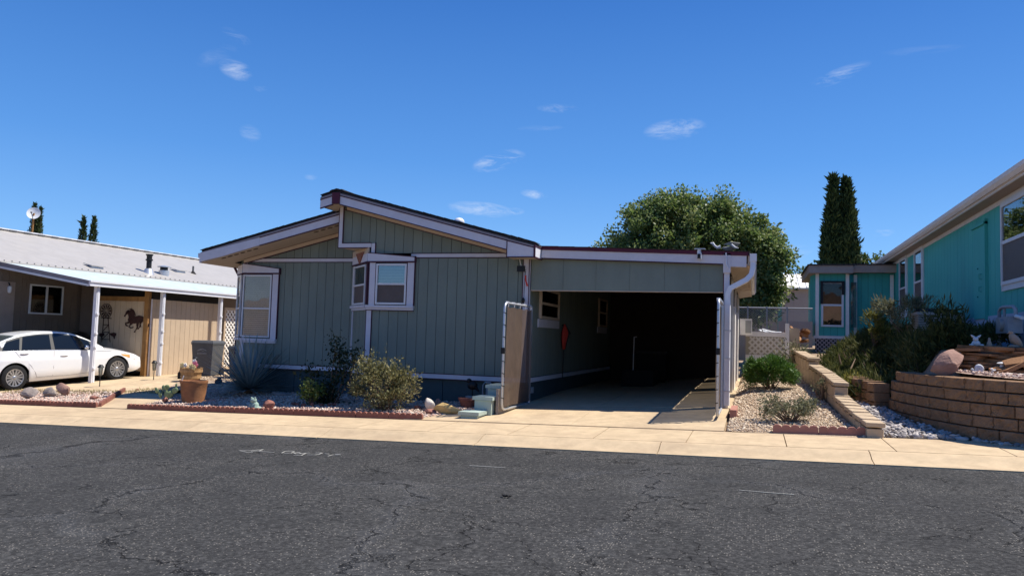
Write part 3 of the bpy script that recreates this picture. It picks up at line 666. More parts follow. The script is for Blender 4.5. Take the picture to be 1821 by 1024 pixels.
# ---- windows
def window(parent, org, ux, n, w, h, sash=.5, fr=.035, glass=('glass', 'glass'), behind='blind', low=None, name='window', m='white_frame', slat=.05, depth=.05):
    """window in the wall plane: org = lower left corner, ux = unit vector along the wall, n = outward"""
    O = Vector(org); U = Vector((ux[0], ux[1], 0)); Nn = Vector((n[0], n[1], 0)); Zv = Vector((0, 0, 1))
    def bar(mb, a0, a1, b0, b1, d0, d1): mb.ext([O+U*a0+Zv*b0+Nn*d0, O+U*a1+Zv*b0+Nn*d0, O+U*a1+Zv*b1+Nn*d0, O+U*a0+Zv*b1+Nn*d0], Nn*(d1-d0))
    mb = MB(); bar(mb, 0, fr, 0, h, .0, depth); bar(mb, w-fr, w, 0, h, .0, depth); bar(mb, fr, w-fr, 0, fr, .0, depth); bar(mb, fr, w-fr, h-fr, h, .0, depth)
    win = mb.build(name, m, parent)
    if sash: mb = MB(); bar(mb, fr, w-fr, h*sash-fr*.5, h*sash+fr*.5, .0, depth-.008); mb.build('sash_rail', m, win)
    mb = MB(); bar(mb, fr*.6, w-fr*.6, fr*.6, h-fr*.6, .014, .0155); mb.build('backing', 'inside_dark', win)
    hs = h*sash if sash else fr
    mb = MB(); bar(mb, fr, w-fr, (hs+fr*.5) if sash else fr, h-fr, depth-.024, depth-.021); mb.build('pane', glass[0], win)
    if sash: mb = MB(); bar(mb, fr, w-fr, fr, hs-fr*.5, depth-.026, depth-.023); mb.build('pane', glass[1], win)
    if behind == 'blind':
        mb = MB(); z = fr+.01
        while z < h-fr-.02: bar(mb, fr+.004, w-fr-.004, z, z+slat*.86, .0165, .0165+.004); z += slat
        b = mb.build('blind', 'blind', win); b['kind'] = 'stuff'
    elif behind == 'upper':
        mb = MB(); z = hs+.02
        while z < h-fr-.02: bar(mb, fr+.004, w-fr-.004, z, z+.012, .0165, .019); z += .03
        b = mb.build('blind', 'blind_dim', win); b['kind'] = 'stuff'
    return win
mat('blind_dim', (.16, .145, .12), .6, .08, 3)
def wp(px, py, Y): p = onY(px, py, Y); return p.x, p.z
# right window of the bay
x0, zt = wp(668, 468, YR); x1, zb = wp(727, 553, YR)
x0, x1, zb, zt = -7.15, -6.49, 1.975, 2.775
window(house, (x0, YR-.0135, zb), (1, 0), F, x1-x0, zt-zb, .5, .035, ('glass', 'screen_pane'), 'upper', depth=.05)
def sidetrim(xa, xb, z0, z1, Y=YR, edges=True):
    mb = MB(); mb.box(xa, xb, Y-.055, Y-.0135, z0, z1); t = mb.build('window_trim', 'trim', house)
    mb = MB(); mb.box(xa-.014, xa, Y-.058, Y-.0135, z0, z1); mb.box(xb, xb+.014, Y-.058, Y-.0135, z0, z1); mb.build('edge_strip', 'purple', t)
sidetrim(XB+.035, x0-.018, zb-.02, zt+.03); sidetrim(x1+.018, x1+.16, zb-.02, zt+.03)
def headboard(xa, xb, z0, zl_, zr_, Y):
    mb = MB(); mb.ext([(xa, Y-.07, z0), (xb, Y-.07, z0), (xb, Y-.07, zr_), (xa, Y-.07, zl_)], (0, .0565, 0)); t = mb.build('window_head', 'trim', house)
    mb = MB(); mb.box(xa-.01, xb+.02, Y-.076, Y-.0135, z0-.03, z0); mb.box(xb, xb+.02, Y-.076, Y-.0135, z0, zr_+.02)
    mb.ext([(xa, Y-.076, zl_), (xb+.02, Y-.076, zr_), (xb+.02, Y-.076, zr_+.016), (xa, Y-.076, zl_+.016)], (0, .062, 0)); mb.build('edge_strip', 'purple', t)
headboard(XB-.01, x1+.165, zt+.05, 2.985, 2.90, YR)
mb = MB(); mb.box(XB-.02, x1+.17, YR-.085, YR-.0135, zb-.065, zb-.02); t = mb.build('window_sill', 'trim', house); mb = MB(); mb.box(XB-.02, x1+.16, YR-.05, YR-.0135, zb-.11, zb-.067); mb.build('edge_strip', 'trim', t); mb = MB(); mb.box(XB-.02, x1+.165, YR-.055, YR-.0135, zb-.124, zb-.111); mb.build('edge_strip', 'purple', t)
# facet window, head with the dark fan ornament
FL = (Vector((XB, YR))-Vector((XF, YL))).length; Pf = Vector((XF, YL))+Vector(fn)*.0135
window(house, (Pf.x+fd.x*.12, Pf.y+fd.y*.12, zb), (fd.x, fd.y), fn, FL-.22, zt-zb, .5, .035, ('glass', 'screen_pane'), None)
facetbar(zb-.065, zb-.015, -.02, 1.0, .08, 'trim', 'window_sill'); facetbar(zb-.115, zb-.07, .0, 1.0, .05); facetbar(zt+.05, 2.985, -.02, 1.0, .06, 'trim', 'window_head'); facetbar(zt+.02, zt+.05, -.02, 1, .066, 'purple', 'edge_strip')
facetbar(ZT1, zb-.12, .0, .05, .032); facetbar(zb, zt+.02, .0, .10, .045); facetbar(zb, zt+.02, .93, 1.0, .045, 'purple', 'edge_strip')
mb = MB(); A = Vector((XF, YL)).lerp(Vector((XB, YR)), .28)+Vector(fn)*.062; B = Vector((XF, YL)).lerp(Vector((XB, YR)), .80)+Vector(fn)*.062; C_ = (A+B)/2
mb.ext([(A.x, A.y, 3.03), (C_.x, C_.y, 2.80), (B.x, B.y, 3.03)], (fn[0]*.02, fn[1]*.02, 0)); mb.build('fan_ornament', 'rock_red', house)
mb = MB(); q = Vector(fn)*.03; mb.ext([(XF-.03, YL-.02, 2.98), (XB, YR-.03, 2.98), (XB, YR-.03, 3.10), (XF-.03, YL-.02, 3.10)], (q.x, q.y, 0)); mb.build('trim', 'trim_beige', house)
# left window
X0, X1, Z0, Z1 = -10.78, -9.82, 1.425, 2.50
wx0, wz1 = wp(436, 489, YL); wx1, wz0 = wp(481, 600, YL)
window(house, (wx0, YL-.0135, wz0), (1, 0), F, wx1-wx0, wz1-wz0, .46, .03, ('glass_clear', 'glass_clear'), 'blind', slat=.045)
def st2(xa, xb): sidetrim(xa, xb, wz0-.03, wz1+.03, YL)
st2(XL+.02, wx0-.02); st2(wx1+.02, wx1+.165)
headboard(XL-.0, wx1+.18, wz1+.045, wz1+.245, wz1+.13, YL)
mb = MB(); mb.box(XL, wx1+.17, YL-.08, YL-.0135, wz0-.085, wz0-.03); t = mb.build('window_sill', 'trim', house); mb = MB(); mb.box(XL, wx1+.165, YL-.055, YL-.0135, wz0-.125, wz0-.087); mb.build('edge_strip', 'trim', t)
P3 = Vector((XLL, YL+.39)); ld = (Vector((XL, YL))-P3).normalized(); P3 = P3+ld*.05+Vector(ln)*.0135
window(house, (P3.x, P3.y, wz0), (ld.x, ld.y), ln, .46, wz1-wz0, .46, .03, ('glass_clear', 'glass_clear'), 'blind', slat=.045)
facetbar(wz1+.04, wz1+.23, 0, 1, .06, 'trim', 'window_head', (XLL, YL+.39), (XL, YL), ln); facetbar(wz0-.08, wz0-.02, 0, 1, .07, 'trim', 'window_sill', (XLL, YL+.39), (XL, YL), ln); facetbar(wz1+.01, wz1+.04, 0, 1, .066, 'purple', 'edge_strip', (XLL, YL+.39), (XL, YL), ln)
facetbar(ZT0, ZT1-.01, 0, 1, .03, 'trim', 'trim', (XLL, YL+.39), (XL, YL), ln)

# ---- roof
YFR, YFL = 13.15, 13.72          # rake fascia planes
XE = -3.80                       # right end of the right rake
def slopebar(x0, x1, zf, dz0, dz1, y0, y1, m, name, parent=house):
    mb = MB(); mb.ext([(x0, y0, zf(x0)+dz0), (x1, y0, zf(x1)+dz0), (x1, y0, zf(x1)+dz1), (x0, y0, zf(x0)+dz1)], (0, y1-y0, 0)); return mb.build(name, m, parent)
roofR = slopebar(-7.87, XE, zr, -.06, -.012, YFR+.0, YE+.3, 'shingle', 'roof'); tag(roofR, 'shingled right slope of the split gable roof')
roofS = slopebar(-8.22, -7.87, zrl, -.06, -.012, YFR, YE+.3, 'shingle', 'roof')
XT = -11.48
roofL = slopebar(XT, -7.88, zl, -.06, -.012, YFL, YE+.3, 'shingle', 'roof'); tag(roofL, 'shingled left slope of the split gable roof')
# shingle courses along the rake edges, each tab its own piece
def tabs(x0, x1, zf, y, parent, sgn):
    n = int(abs(x1-x0)/.145)
    for k in range(n):
        a = x0+(x1-x0)*k/n; b = x0+(x1-x0)*(k+1)/n+.03*sgn*-1
        lo, hi = (a, b) if a < b else (b, a)
        lift = .008+random.random()*.007; mb = MB(); e = .004
        mb.ext([(a, y-.02-random.random()*.012, zf(a)-.011+e), (b, y-.02, zf(b)-.011+lift), (b, y+.32, zf(b)-.011+lift), (a, y+.32, zf(a)-.011+e)], (0, 0, .009)); mb.build('shingle', 'shingle', parent)
tabs(XE+.02, -7.87, zr, YFR, roofR, 1); tabs(-8.23, -7.87, zrl, YFR, roofS, -1); tabs(XT-.03, -8.0, zl, YFL, roofL, -1)
mb = MB(); mb.box(-7.98, -7.74, YFR-.035, YE, 4.185, 4.20); mb.ext([(-8.02, YFR-.03, 4.168), (-7.87, YFR-.03, 4.208), (-7.72, YFR-.03, 4.168), (-7.72, YFR-.03, 4.18), (-7.87, YFR-.03, 4.222), (-8.02, YFR-.03, 4.18)], (0, .9, 0)); mb.build('ridge_cap', 'shingle', roofR)
# rake fascia: grey drip strip, dark line, pale board, dark line
def rake(x0, x1, zf, Y, top=-.065, hh=.155, lines=True, full=None):
    f_ = slopebar(x0, x1, zf, top-hh-.05, top-.05, Y-.03, Y, 'trim', 'fascia'); slopebar(x0, x1, zf, top-.036, top+.006, Y-.036, Y, 'drip', 'drip_edge')
    if lines:
        a = full[0] if full else x0; slopebar(a, x1, zf, top-.052, top-.034, Y-.040, Y-.002, 'purple', 'edge_strip', f_); slopebar(a, x1, zf, top-hh-.066, top-hh-.048, Y-.034, Y+.002, 'purple', 'edge_strip', f_)
    else: slopebar(x0, x1, zf, top-.050, top-.036, Y-.03, Y, 'trim', 'fascia')
rake(-7.79, -4.30, zr, YFR); rake(-8.22, -7.94, zrl, YFR)
mb = MB(); mb.box(-7.95, -7.78, YFR-.05, YFR+.01, 3.915, 4.135); mb.build('ridge_ornament', 'burgundy', house)
# wide white end of the right rake with its boxed return
mb = MB(); mb.ext([(-4.30, YFR-.034, zr(-4.30)-.115), (XE, YFR-.034, zr(XE)-.115), (XE, YFR-.034, zr(XE)-.27), (-4.30, YFR-.034, zr(XE)-.27)], (0, .03, 0)); t = mb.build('fascia', 'trim', house)
mb = MB(); mb.ext([(-4.315, YFR-.04, zr(-4.3)-.117), (XE+.01, YFR-.04, zr(XE)-.117), (XE+.01, YFR-.04, zr(XE)-.098), (-4.315, YFR-.04, zr(-4.3)-.098)], (0, .03, 0)); mb.box(-4.30, XE+.012, YFR-.042, YFR-.004, zr(XE)-.286, zr(XE)-.27); mb.box(-4.314, -4.30, YFR-.042, YFR-.004, zr(XE)-.286, zr(-4.3)-.12); mb.build('edge_strip', 'purple', t)
slopebar(-4.30, XE, zr, -.105, -.066, YFR-.036, YFR, 'drip', 'drip_edge')
mb = MB(); mb.box(XE, XE+.03, YFR-.03, YE, zr(XE)-.27, zr(XE)-.075); t = mb.build('fascia', 'white_metal', house); mb = MB(); mb.box(XE, XE+.034, YFR-.036, YFR+.46, zr(XE)-.29, zr(XE)-.27); mb.box(XE, XE+.036, YFR-.045, YFR-.03, zr(XE)-.29, zr(XE)-.06); mb.box(XE, XE+.036, YFR-.03, YFR+.46, zr(XE)-.098, zr(XE)-.072); mb.build('edge_strip', 'purple', t)
# soffit and frieze of the right gable
slopebar(-7.87, XE, zr, -.245, -.235, YFR+.002, YR+.05, 'soffit', 'soffit'); slopebar(-8.22, -7.87, zrl, -.245, -.235, YFR+.002, YE, 'soffit', 'soffit')
slopebar(-7.87, -4.30, zr, -.335, -.248, YR-.045, YR-.0135, 'trim_beige', 'frieze'); slopebar(-7.95, -4.30, zr, -.35, -.334, YR-.048, YR-.0135, 'purple', 'edge_strip')
mb = MB(); mb.box(-4.32, XE, YFR+.01, YR+.05, zr(XE)-.275, zr(XE)-.265); mb.build('soffit', 'soffit', house)
slopebar(-8.22, -8.18, zrl, -.245, -.06, YFR, YE, 'trim', 'fascia')
# left rake
rake(XT, -7.99, zl, YFL, full=(-10.0,)); 
mb = MB(); mb.ext([(XT, YFL-.031, zl(XT)-.07), (XT, YFL-.031, zl(XT)-.26), (-10.95, YFL-.031, zl(-10.95)-.285), (-10.0, YFL-.031, zl(-10.0)-.272), (-10.0, YFL-.031, zl(-10)-.11)], (0, -.006, 0)); mb.build('fascia', 'trim', house)
slopebar(XT, -7.98, zl, -.29, -.275, YFL+.002, YL+.02, 'soffit', 'soffit'); slopebar(XT, XLL+.1, zl, -.29, -.275, YL+.02, YE, 'soffit', 'soffit')
mb = MB(); mb.box(XT-.025, XT, YFL-.035, YE, zl(XT)-.29, zl(XT)-.07); mb.build('fascia', 'trim', house)
slopebar(XL-.0, -7.98, zl, -.375, -.295, YL-.045, YL-.0135, 'trim_beige', 'frieze'); slopebar(XL, -7.98, zl, -.292, -.278, YL-.06, YL-.0135, 'purple', 'edge_strip'); slopebar(XL, -7.98, zl, -.392, -.376, YL-.048, YL-.0135, 'purple', 'edge_strip')
vm_ = MB(); vm_.lathe([(.001, 0), (.06, 0), (.06, .012), (.001, .012)], 12); vme = vm_.mesh('vent_hole')
for k, x in enumerate([-10.98+.16*i for i in range(6)]+[-8.72+.16*i for i in range(4)]):
    link('soffit_vent', vme, 'vent_dark', house, loc=(x, YFL+.10, zl(x)-.297), rot=(0, -.236, 0), scale=(1, .55, 1))
mb = MB(); mb.ext([(XT-.03, YFL+.05, zl(XT)-.19), (XT-.13, YFL+.05, zl(XT)-.17), (XT-.14, YFL+.05, zl(XT)-.07), (XT-.03, YFL+.05, zl(XT)-.07)], (0, 13, 0)); mb.build('gutter', 'trim', house)
mb = MB(); mb.tube([(XT-.06, YL+.45, zl(XT)-.2), (XLL-.06, YL+.45, zl(XT)-.5), (XLL-.06, YL+.45, .3)], .03, 8); mb.build('downspout', 'purple', house, 40)
# white turbine dome on the roof
dx, dy = -6.41, 16.0; mb = MB(); mb.lathe([(.08, -.15), (.08, .06), (.11, .09), (.125, .13), (.11, .18), (.07, .215), (.02, .23)], 16, (dx, dy, zr(dx)+.02)); mb.build('roof_vent', 'white_metal', house, 40)

# ---- carport side wall of the house
boards(house, (XW, YR+.03), (XW, 21.9), ZT1, 3.0, (1, 0), w=BWD)
mb = MB(); mb.box(XW-.06, XW-.015, YR+.04, 22.3, 0, ZT1+.03); mb.build('skirting_panel', 'skirt', house)
mb = MB(); mb.box(XW-.0, XW+.035, YR+.04, 21.9, ZT0+.004, ZT1-.014); mb.build('trim', 'trim', house)
for (pa, pb) in (((958, 524), (990, 570)), ((1063, 530), (1076, 582))):
    a = onX(*pa, XW); b = onX(*pb, XW); y0, y1 = sorted((a.y, b.y)); z0_, z1_ = b.z, max(a.z, b.z+.6)
    window(house, (XW+.0135, y0, z0_), (0, 1), (1, 0), y1-y0, z1_-z0_, .5, .05, ('glass_dark', 'glass_dark'), None, m='trim_beige')
    mb = MB(); mb.box(XW+.0135, XW+.04, y0-.08, y1+.08, z0_-.17, z0_-.01); mb.build('window_sill', 'trim', house)
dpa = onX(1092, 560, XW).y
mb = MB(); mb.box(XW+.0135, XW+.05, dpa, dpa+.1, .35, 2.4); mb.box(XW+.0135, XW+.05, dpa+1.0, dpa+1.1, .35, 2.4); mb.box(XW+.0135, XW+.05, dpa, dpa+1.1, 2.4, 2.5); t = mb.build('door_frame', 'trim', house)
mb = MB(); mb.box(XW+.0135, XW+.03, dpa+.1, dpa+1.0, .35, 2.4); mb.build('door', 'taupe', house)
mb = MB(); mb.box(XW-.01, XW+.02, YR+.3, YR+.42, .37, .48); mb.build('outlet_box', 'meter_grey', house)

# ------------------------------------------------------------------ carport
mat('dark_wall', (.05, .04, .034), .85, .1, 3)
carport = thing('carport', 'grey-green carport with white fascia and brown screened side', 'carport', (-2.4, YR, g(-2.4, YR)))
YH = YR-.0; HB = 2.275
def zc(X): return 3.085-.0345*(X+3.8)
XH = -.53
k = 0; x = XW+.03
while x < XH-.01:
    xe = min(x+.61, XH); mb = MB(); mb.ext([(x+.002, YH-.012, HB+.012), (xe-.002, YH-.012, HB+.012), (xe-.002, YH-.012, zc(xe)-.215), (x+.002, YH-.012, zc(x)-.215)], (0, .02, 0)); mb.build('header_panel', 'siding', carport); x = xe
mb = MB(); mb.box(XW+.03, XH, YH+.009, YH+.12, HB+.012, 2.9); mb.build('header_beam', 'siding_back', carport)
mb = MB(); mb.box(XW+.03, XH+.0, YH-.02, YH+.12, HB, HB+.012); mb.build('header_edge', 'trim_beige', carport)
mb = MB(); mb.box(XH-.0, XH+.03, YH-.03, YH+.0, HB, zc(XH)-.19); mb.build('edge_strip', 'burgundy', carport)
XR = -.10; YCF = YH-.06
def cbar(x0, x1, a, b, y0, y1, m, name): return slopebar(x0, x1, zc, a, b, y0, y1, m, name, carport)
cbar(XE+.028, XR, -.05, .0, YCF-.0, 22.6, 'shingle', 'roof')
cbar(XE+.04, XR-.02, -.058, .006, YCF-.045, YCF-.0005, 'burgundy', 'fascia_cap'); cbar(XE+.04, XH+.01, -.205, -.058, YCF-.03, YCF, 'trim', 'fascia'); cbar(XE+.04, XH+.0, -.222, -.205, YCF-.034, YCF, 'purple', 'edge_strip')
cbar(XH+.12, XR-.05, -.25, -.058, YCF-.03, YCF, 'trim', 'fascia'); 
x = XE+.05
while x < XR: 
    mb = MB(); xe = min(x+.30, XR); l = random.random()*.006; mb.ext([(x, YCF-.06, zc(x)+.006), (xe+.01, YCF-.06, zc(xe)+.008+l), (xe+.01, YCF+.4, zc(xe)+.012+l), (x, YCF+.4, zc(x)+.010)], (0, 0, .008)); mb.build('shingle', 'shingle', carport); x = xe
mb = MB(); mb.box(XH+.0, XH+.12, YCF-.045, YCF+.06, zc(XH)-.36, zc(XH)-.03); mb.build('corner_box', 'trim', carport)
for zz in (.0,): mb = MB(); mb.box(XH+.015, XH+.105, YCF+.0, YCF+.09, g(-.6, 13.5)-.05, zc(XH)-.3); mb.build('post', 'trim', carport)
mb = MB(); mb.tube([(XH+.045, YCF-.06, zc(XH)-.02), (XH+.05, YCF-.06, zc(XH)-.20), (XH+.075, YCF-.058, zc(XH)-.28)], .012, 6); mb.build('cable', 'white_metal', carport, 60)
# soffit boards of the right overhang, gutter, downspout
y = YCF
while y < 22.4:
    mb = MB(); mb.ext([(XH+.1, y+.003, zc(XH)-.27), (XR-.03, y+.003, zc(XR)-.20), (XR-.03, y+.60, zc(XR)-.20), (XH+.1, y+.60, zc(XH)-.27)], (0, 0, .012)); mb.build('soffit_board', 'soffit', carport); y += .61
mb = MB(); mb.box(XR-.03, XR, YCF, 22.5, zc(XR)-.22, zc(XR)-.03); mb.build('fascia', 'trim_beige', carport)
mb = MB(); yb0 = YCF-.04; prof = [(XR+.002, zc(XR)-.02), (XR+.002, zc(XR)-.16), (XR+.075, zc(XR)-.16), (XR+.115, zc(XR)-.09), (XR+.115, zc(XR)-.02), (XR+.107, zc(XR)-.02), (XR+.105, zc(XR)-.085), (XR+.07, zc(XR)-.15), (XR+.01, zc(XR)-.15), (XR+.01, zc(XR)-.02)]
mb.ext([(a, yb0, b) for a, b in prof], (0, 9.0, 0)); mb.box(XR+.002, XR+.115, yb0-.004, yb0, zc(XR)-.15, zc(XR)-.02); mb.build('gutter', 'white_metal', carport)
dsx, dsy = XH+.085, YCF-.055
zt_ = zc(XR)-.16; pth = [(XR+.055, dsy+.06, zt_+.02), (XR+.055, dsy+.04, zt_-.10), (XR+.03, dsy+.02, zt_-.22), (XR-.05, dsy, zt_-.31), (dsx+.13, dsy, zt_-.40), (dsx+.04, dsy, zt_-.45), (dsx, dsy, zt_-.55), (dsx, dsy, g(dsx, 13.5)+.06)]
mb = MB(); mb.tube(pth, 0, 4, True, (.042, .034)); mb.build('downspout', 'white_metal', carport)
for z in (.6, 1.15, 1.62): mb = MB(); mb.box(dsx-.05, dsx+.05, dsy-.04, dsy+.04, z, z+.018); mb.build('downspout_strap', 'galvanised', carport)
mb = MB(); mb.box(XH+.02, XH+.10, YCF+.09, YCF+.12, .30, .95); mb.build('weathered_board', 'rock_grey', carport)
# screened right side: lower cloth, slot, upper cloth, white posts
fl = g(-.7, 14)
for i, (y0, y1) in enumerate(((YH+.08, 16.3), (16.38, 19.1), (19.18, 22.2))):
    for z0, z1 in ((fl+.02, fl+1.56), (fl+1.60, 2.75)):
        n_ = 26; vs = []; 
        for j in range(n_+1):
            yy = y0+(y1-y0)*j/n_
            for zz in (z0, z1): vs.append((XH+.05+.006*math.sin(yy*9+zz*2), yy, zz))
        mb = MB(); mb.add(vs, [(2*j, 2*j+1, 2*j+3, 2*j+2) for j in range(n_)]); mb.build('screen_cloth', 'shade_cloth_side', carport)
for yy in (16.34, 19.14, 22.24): mb = MB(); mb.box(XH+.02, XH+.10, yy-.04, yy+.04, fl-.1, 2.78); mb.build('post', 'lattice_white', carport)
for ya in (16.9, 20.0): MB().box(XH+.075, XH+.12, ya, ya+.8, fl+.1, 2.2).build('door_panel', 'lattice_white', carport)
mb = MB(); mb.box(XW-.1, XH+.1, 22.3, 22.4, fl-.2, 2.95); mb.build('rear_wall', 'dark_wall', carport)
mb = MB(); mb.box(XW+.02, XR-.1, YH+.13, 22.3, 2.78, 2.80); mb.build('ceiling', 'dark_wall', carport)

# ------------------------------------------------------------------ gates of the carport
def gate(label, hx, y0, y1, ang, flip):
    z0 = g(hx, (y0+y1)/2)+.05; H = 1.76; L = y1-y0
    t = thing('gate', label, 'gate', (hx, y1, z0-.03), 'gates of the carport')
    # hinge at y1, free end at y0; rotate about the hinge
    c, s = math.cos(ang), math.sin(ang)
    def P(d, z, o=0.0): return (hx + (s*d) + o*c, y1 - c*d + o*s, z0+z)
    r = .021; cr = .10
    mb = MB(); mb.tube([P(0, 0), P(0, H)], r, 8); mb.build('hinge_post', 'galvanised', t, 50)
    mb = MB(); mb.tube([P(0, H), P(L-cr, H), P(L-.03, H-.03), P(L, H-cr), P(L, cr), P(L-.03, .03), P(L-cr, 0), P(0, 0)], r, 8); mb.build('frame', 'galvanised', t, 50)
    n = 18; vs = []
    for i in range(n+1):
        d = .05+(L-.10)*i/n; sag = .03*abs(math.sin(i*math.pi/4.5))
        for z in (.05, .5, 1.0, 1.4, H-.05-sag): vs.append(P(d, z, .01*math.sin(i*.9+z*2)+.025*flip))
    mb = MB(); mb.add(vs, [(5*i+j, 5*i+j+1, 5*i+j+6, 5*i+j+5) for i in range(n) for j in range(4)]); mb.build('shade_cloth', 'shade_cloth', t)
    for k in range(8):
        z = .18+k*.2; mb = MB(); mb.tube([P(L-.05, z, .02*flip), P(L+.012, z+.01, .03*flip), P(L+.024, z+.02, -.01*flip)], .007, 5); mb.build('cloth_tie', 'black_matt', t)
    for k in range(5):
        d = .12+k*(L-.25)/4; mb = MB(); mb.tube([P(d, H-.06, .02*flip), P(d+.01, H+.022, .03*flip), P(d+.03, H+.02, -.02*flip)], .007, 5); mb.build('cloth_tie', 'white_metal', t)
    mb = MB(); mb.box(P(L, 0)[0]-.03, P(L, 0)[0]+.03, P(L, 0)[1]-.045, P(L, 0)[1]-.01, z0+.92, z0+1.02); mb.build('latch', 'black', t)
    return t
gate('open gate of brown shade cloth beside the pale green block steps', -3.93, 12.02, 13.54, -.015, 1)
gate('open gate of brown shade cloth beside the white downspout', -.53, 11.98, 13.46, .0, -1)

# pale green stepped blocks beside the drive
steps = thing('block_steps', 'pale green painted block steps beside the open brown gate', 'planter wall', (-4.6, 12.4, g(-4.6, 12.2)))
def stepcol(y0, y1, h, x0=-4.86, x1=-4.28):
    z = g(-4.6, y0)-.04; n = max(1, round(h/.2))
    for k in range(n):
        mb = MB(); za = z+(h+.04)*k/n; zb = z+(h+.04)*(k+1)/n-.006; mb.box(x0+random.uniform(0, .006), x1, y0, y1, za, zb); mb.build('block', 'green_paint', steps)
    mb = MB(); mb.box(x0-.03, x1+.03, y0-.03, y1+.0, z+h+.04, z+h+.095); mb.build('cap', 'green_paint', steps)
stepcol(11.50, 11.88, .07, -4.47, -4.18); stepcol(11.89, 12.30, .27, -4.38, -4.09); stepcol(12.31, 13.1, .42, -4.31, -4.06)
mb = MB(); mb.box(-4.05, -4.01, 12.0, 12.5, g(-4.2, 12.3), g(-4.2, 12.3)+.42); mb.build('side_board', 'rock_grey', steps)

# ------------------------------------------------------------------ scalloped edging
def edgingmesh(L, n, h, th):
    pts = [(0, 0)]; w = L/n
    for k in range(n):
        for j in range(7):
            a = math.pi*(1-j/6); pts.append((k*w+w/2+w*.47*math.cos(a), h-.032+.032*math.sin(a)))
    pts.append((L, 0)); mb = MB(); mb.ext([(x, -th/2, z) for x, z in pts], (0, th, 0)); return mb.mesh('edging_piece')
EM6 = edgingmesh(.605, 6, .105, .05); EM5 = edgingmesh(.605, 5, .125, .055)
def edging(label, p, q, me=EM6, m='rust_brick', group=None):
    p = Vector((p[0], p[1])); q = Vector((q[0], q[1])); d = q-p; L = d.length; d.normalize(); n = max(1, round(L/.61))
    t = thing('garden_edging', label, 'edging', (p.x, p.y, g(p.x, p.y)))
    for k in range(n):
        a = p+d*(L*k/n); b = p+d*(L*(k+1)/n-.01); za, zb_ = g(a.x, a.y), g(b.x, b.y)
        link('edging_piece', me, m, t, loc=(a.x, a.y, za-.005+random.uniform(-.006, .006)), rot=(random.gauss(0, .02), -math.atan2(zb_-za, L/n), math.atan2(d.y, d.x)+random.gauss(0, .008)), scale=(L/n/.61, 1, 1))
    return t
edging('long row of rust scalloped edging before the grey-green house', (B0.x, yb_(B0.x)+.04), (-5.02, yb_(-5.02)+.04))
edging('rust scalloped edging along the bed by the white car', (-17.0, yb_(-17)+.04), (A0.x, yb_(A0.x)+.04))
edging('pink scalloped edging beside the garden path', (A0.x, yb_(A0.x)+.1), (A1.x, 14.0), EM6, 'pink_brick')
e0 = onG(1376, 779); e1 = onG(1549, 783)
edging('two short pink scalloped edging blocks before the tan gravel', (e0.x, yb_(e0.x)+.04), (e1.x, yb_(e1.x)+.04), EM5, 'pink_brick')
pb = g(-.42, 12.9); tag(MB().box(-.36, -.26, 12.35, 13.3, pb-.02, pb+.11).build('brick', 'pink_brick'), 'pink edging brick at the foot of the downspout', 'brick')

# ------------------------------------------------------------------ foliage makers
def leafcloud(P, size, aspect=1.8, up=.2, outward=None, jitter=.5, fold=.25):
    """folded leaf (two triangles sharing a midrib) at every point of P"""
    n = len(P); d = RNG.normal(size=(n, 3)); d[:, 2] += up
    if outward is not None: d += outward
    d /= np.linalg.norm(d, axis=1, keepdims=True)
    a = RNG.normal(size=(n, 3)); s = np.cross(d, a); s /= np.linalg.norm(s, axis=1, keepdims=True); nn = np.cross(d, s)
    L = size*np.exp(RNG.normal(0, jitter*.5, (n, 1))); w = L/aspect/2
    v0 = P; v1 = P+d*L*.5+s*w+nn*L*fold*.3; v2 = P+d*L; v3 = P+d*L*.5-s*w+nn*L*fold*.3
    V_ = np.stack([v0, v1, v2, v3], 1).reshape(-1, 3); i = np.arange(n)[:, None]*4
    return V_, np.concatenate([i+np.array([[0, 1, 2]]), i+np.array([[0, 2, 3]])])
def clumps(c, r, k, rad, n, shell=.55, lo=-1.0, seed=None):
    """points gathered round k clump centres spread through an ellipsoid"""
    rg = RNG; d = rg.normal(size=(k*3, 3)); d /= np.linalg.norm(d, axis=1, keepdims=True); d = d[d[:, 2] > lo][:k]; k = len(d)
    C = d*(rg.uniform(shell, 1.0, (k, 1)))*np.asarray(r)[None]; w = rg.uniform(.4, 1.3, k); w /= w.sum()
    idx = rg.choice(k, n, p=w); R_ = rad*rg.uniform(.6, 1.35, (k, 1))
    q = rg.normal(size=(n, 3)); q /= np.linalg.norm(q, axis=1, keepdims=True); q *= rg.random((n, 1))**.5
    return C[idx]+q*R_[idx]+np.asarray(c)[None], C+np.asarray(c)[None]
def shrub(name, label, base, r, m, n, size, k=26, rad=.2, aspect=1.8, up=.3, stems=9, cz=None, group=None, lo=-.55, shell=.45, stem_m='twig', fold=.25):
    t = thing(name, label, 'shrub', base, group); b = Vector(base); c = (b.x, b.y, b.z+(r[2]*.85 if cz is None else cz))
    P, C = clumps(c, r, k, rad, n, shell, lo); P[:, 2] = np.maximum(P[:, 2], b.z+.015)
    v, f = leafcloud(P, size, aspect, up, (P-np.asarray(c)[None])*1.2/np.max(r), fold=fold); o = npmesh('foliage', v, f, m, t); o['kind'] = 'stuff'
    mb = MB()
    for i in range(min(stems, len(C))):
        e = Vector(C[i]); mid = b.lerp(e, .5)+Vector((random.gauss(0, .03), random.gauss(0, .03), .02)); mb.tube([b+Vector((random.gauss(0, .04), random.gauss(0, .04), -.03)), mid, e], [.014, .009, .004], 5)
    s = mb.build('stems', stem_m, t); s['kind'] = 'stuff'; return t

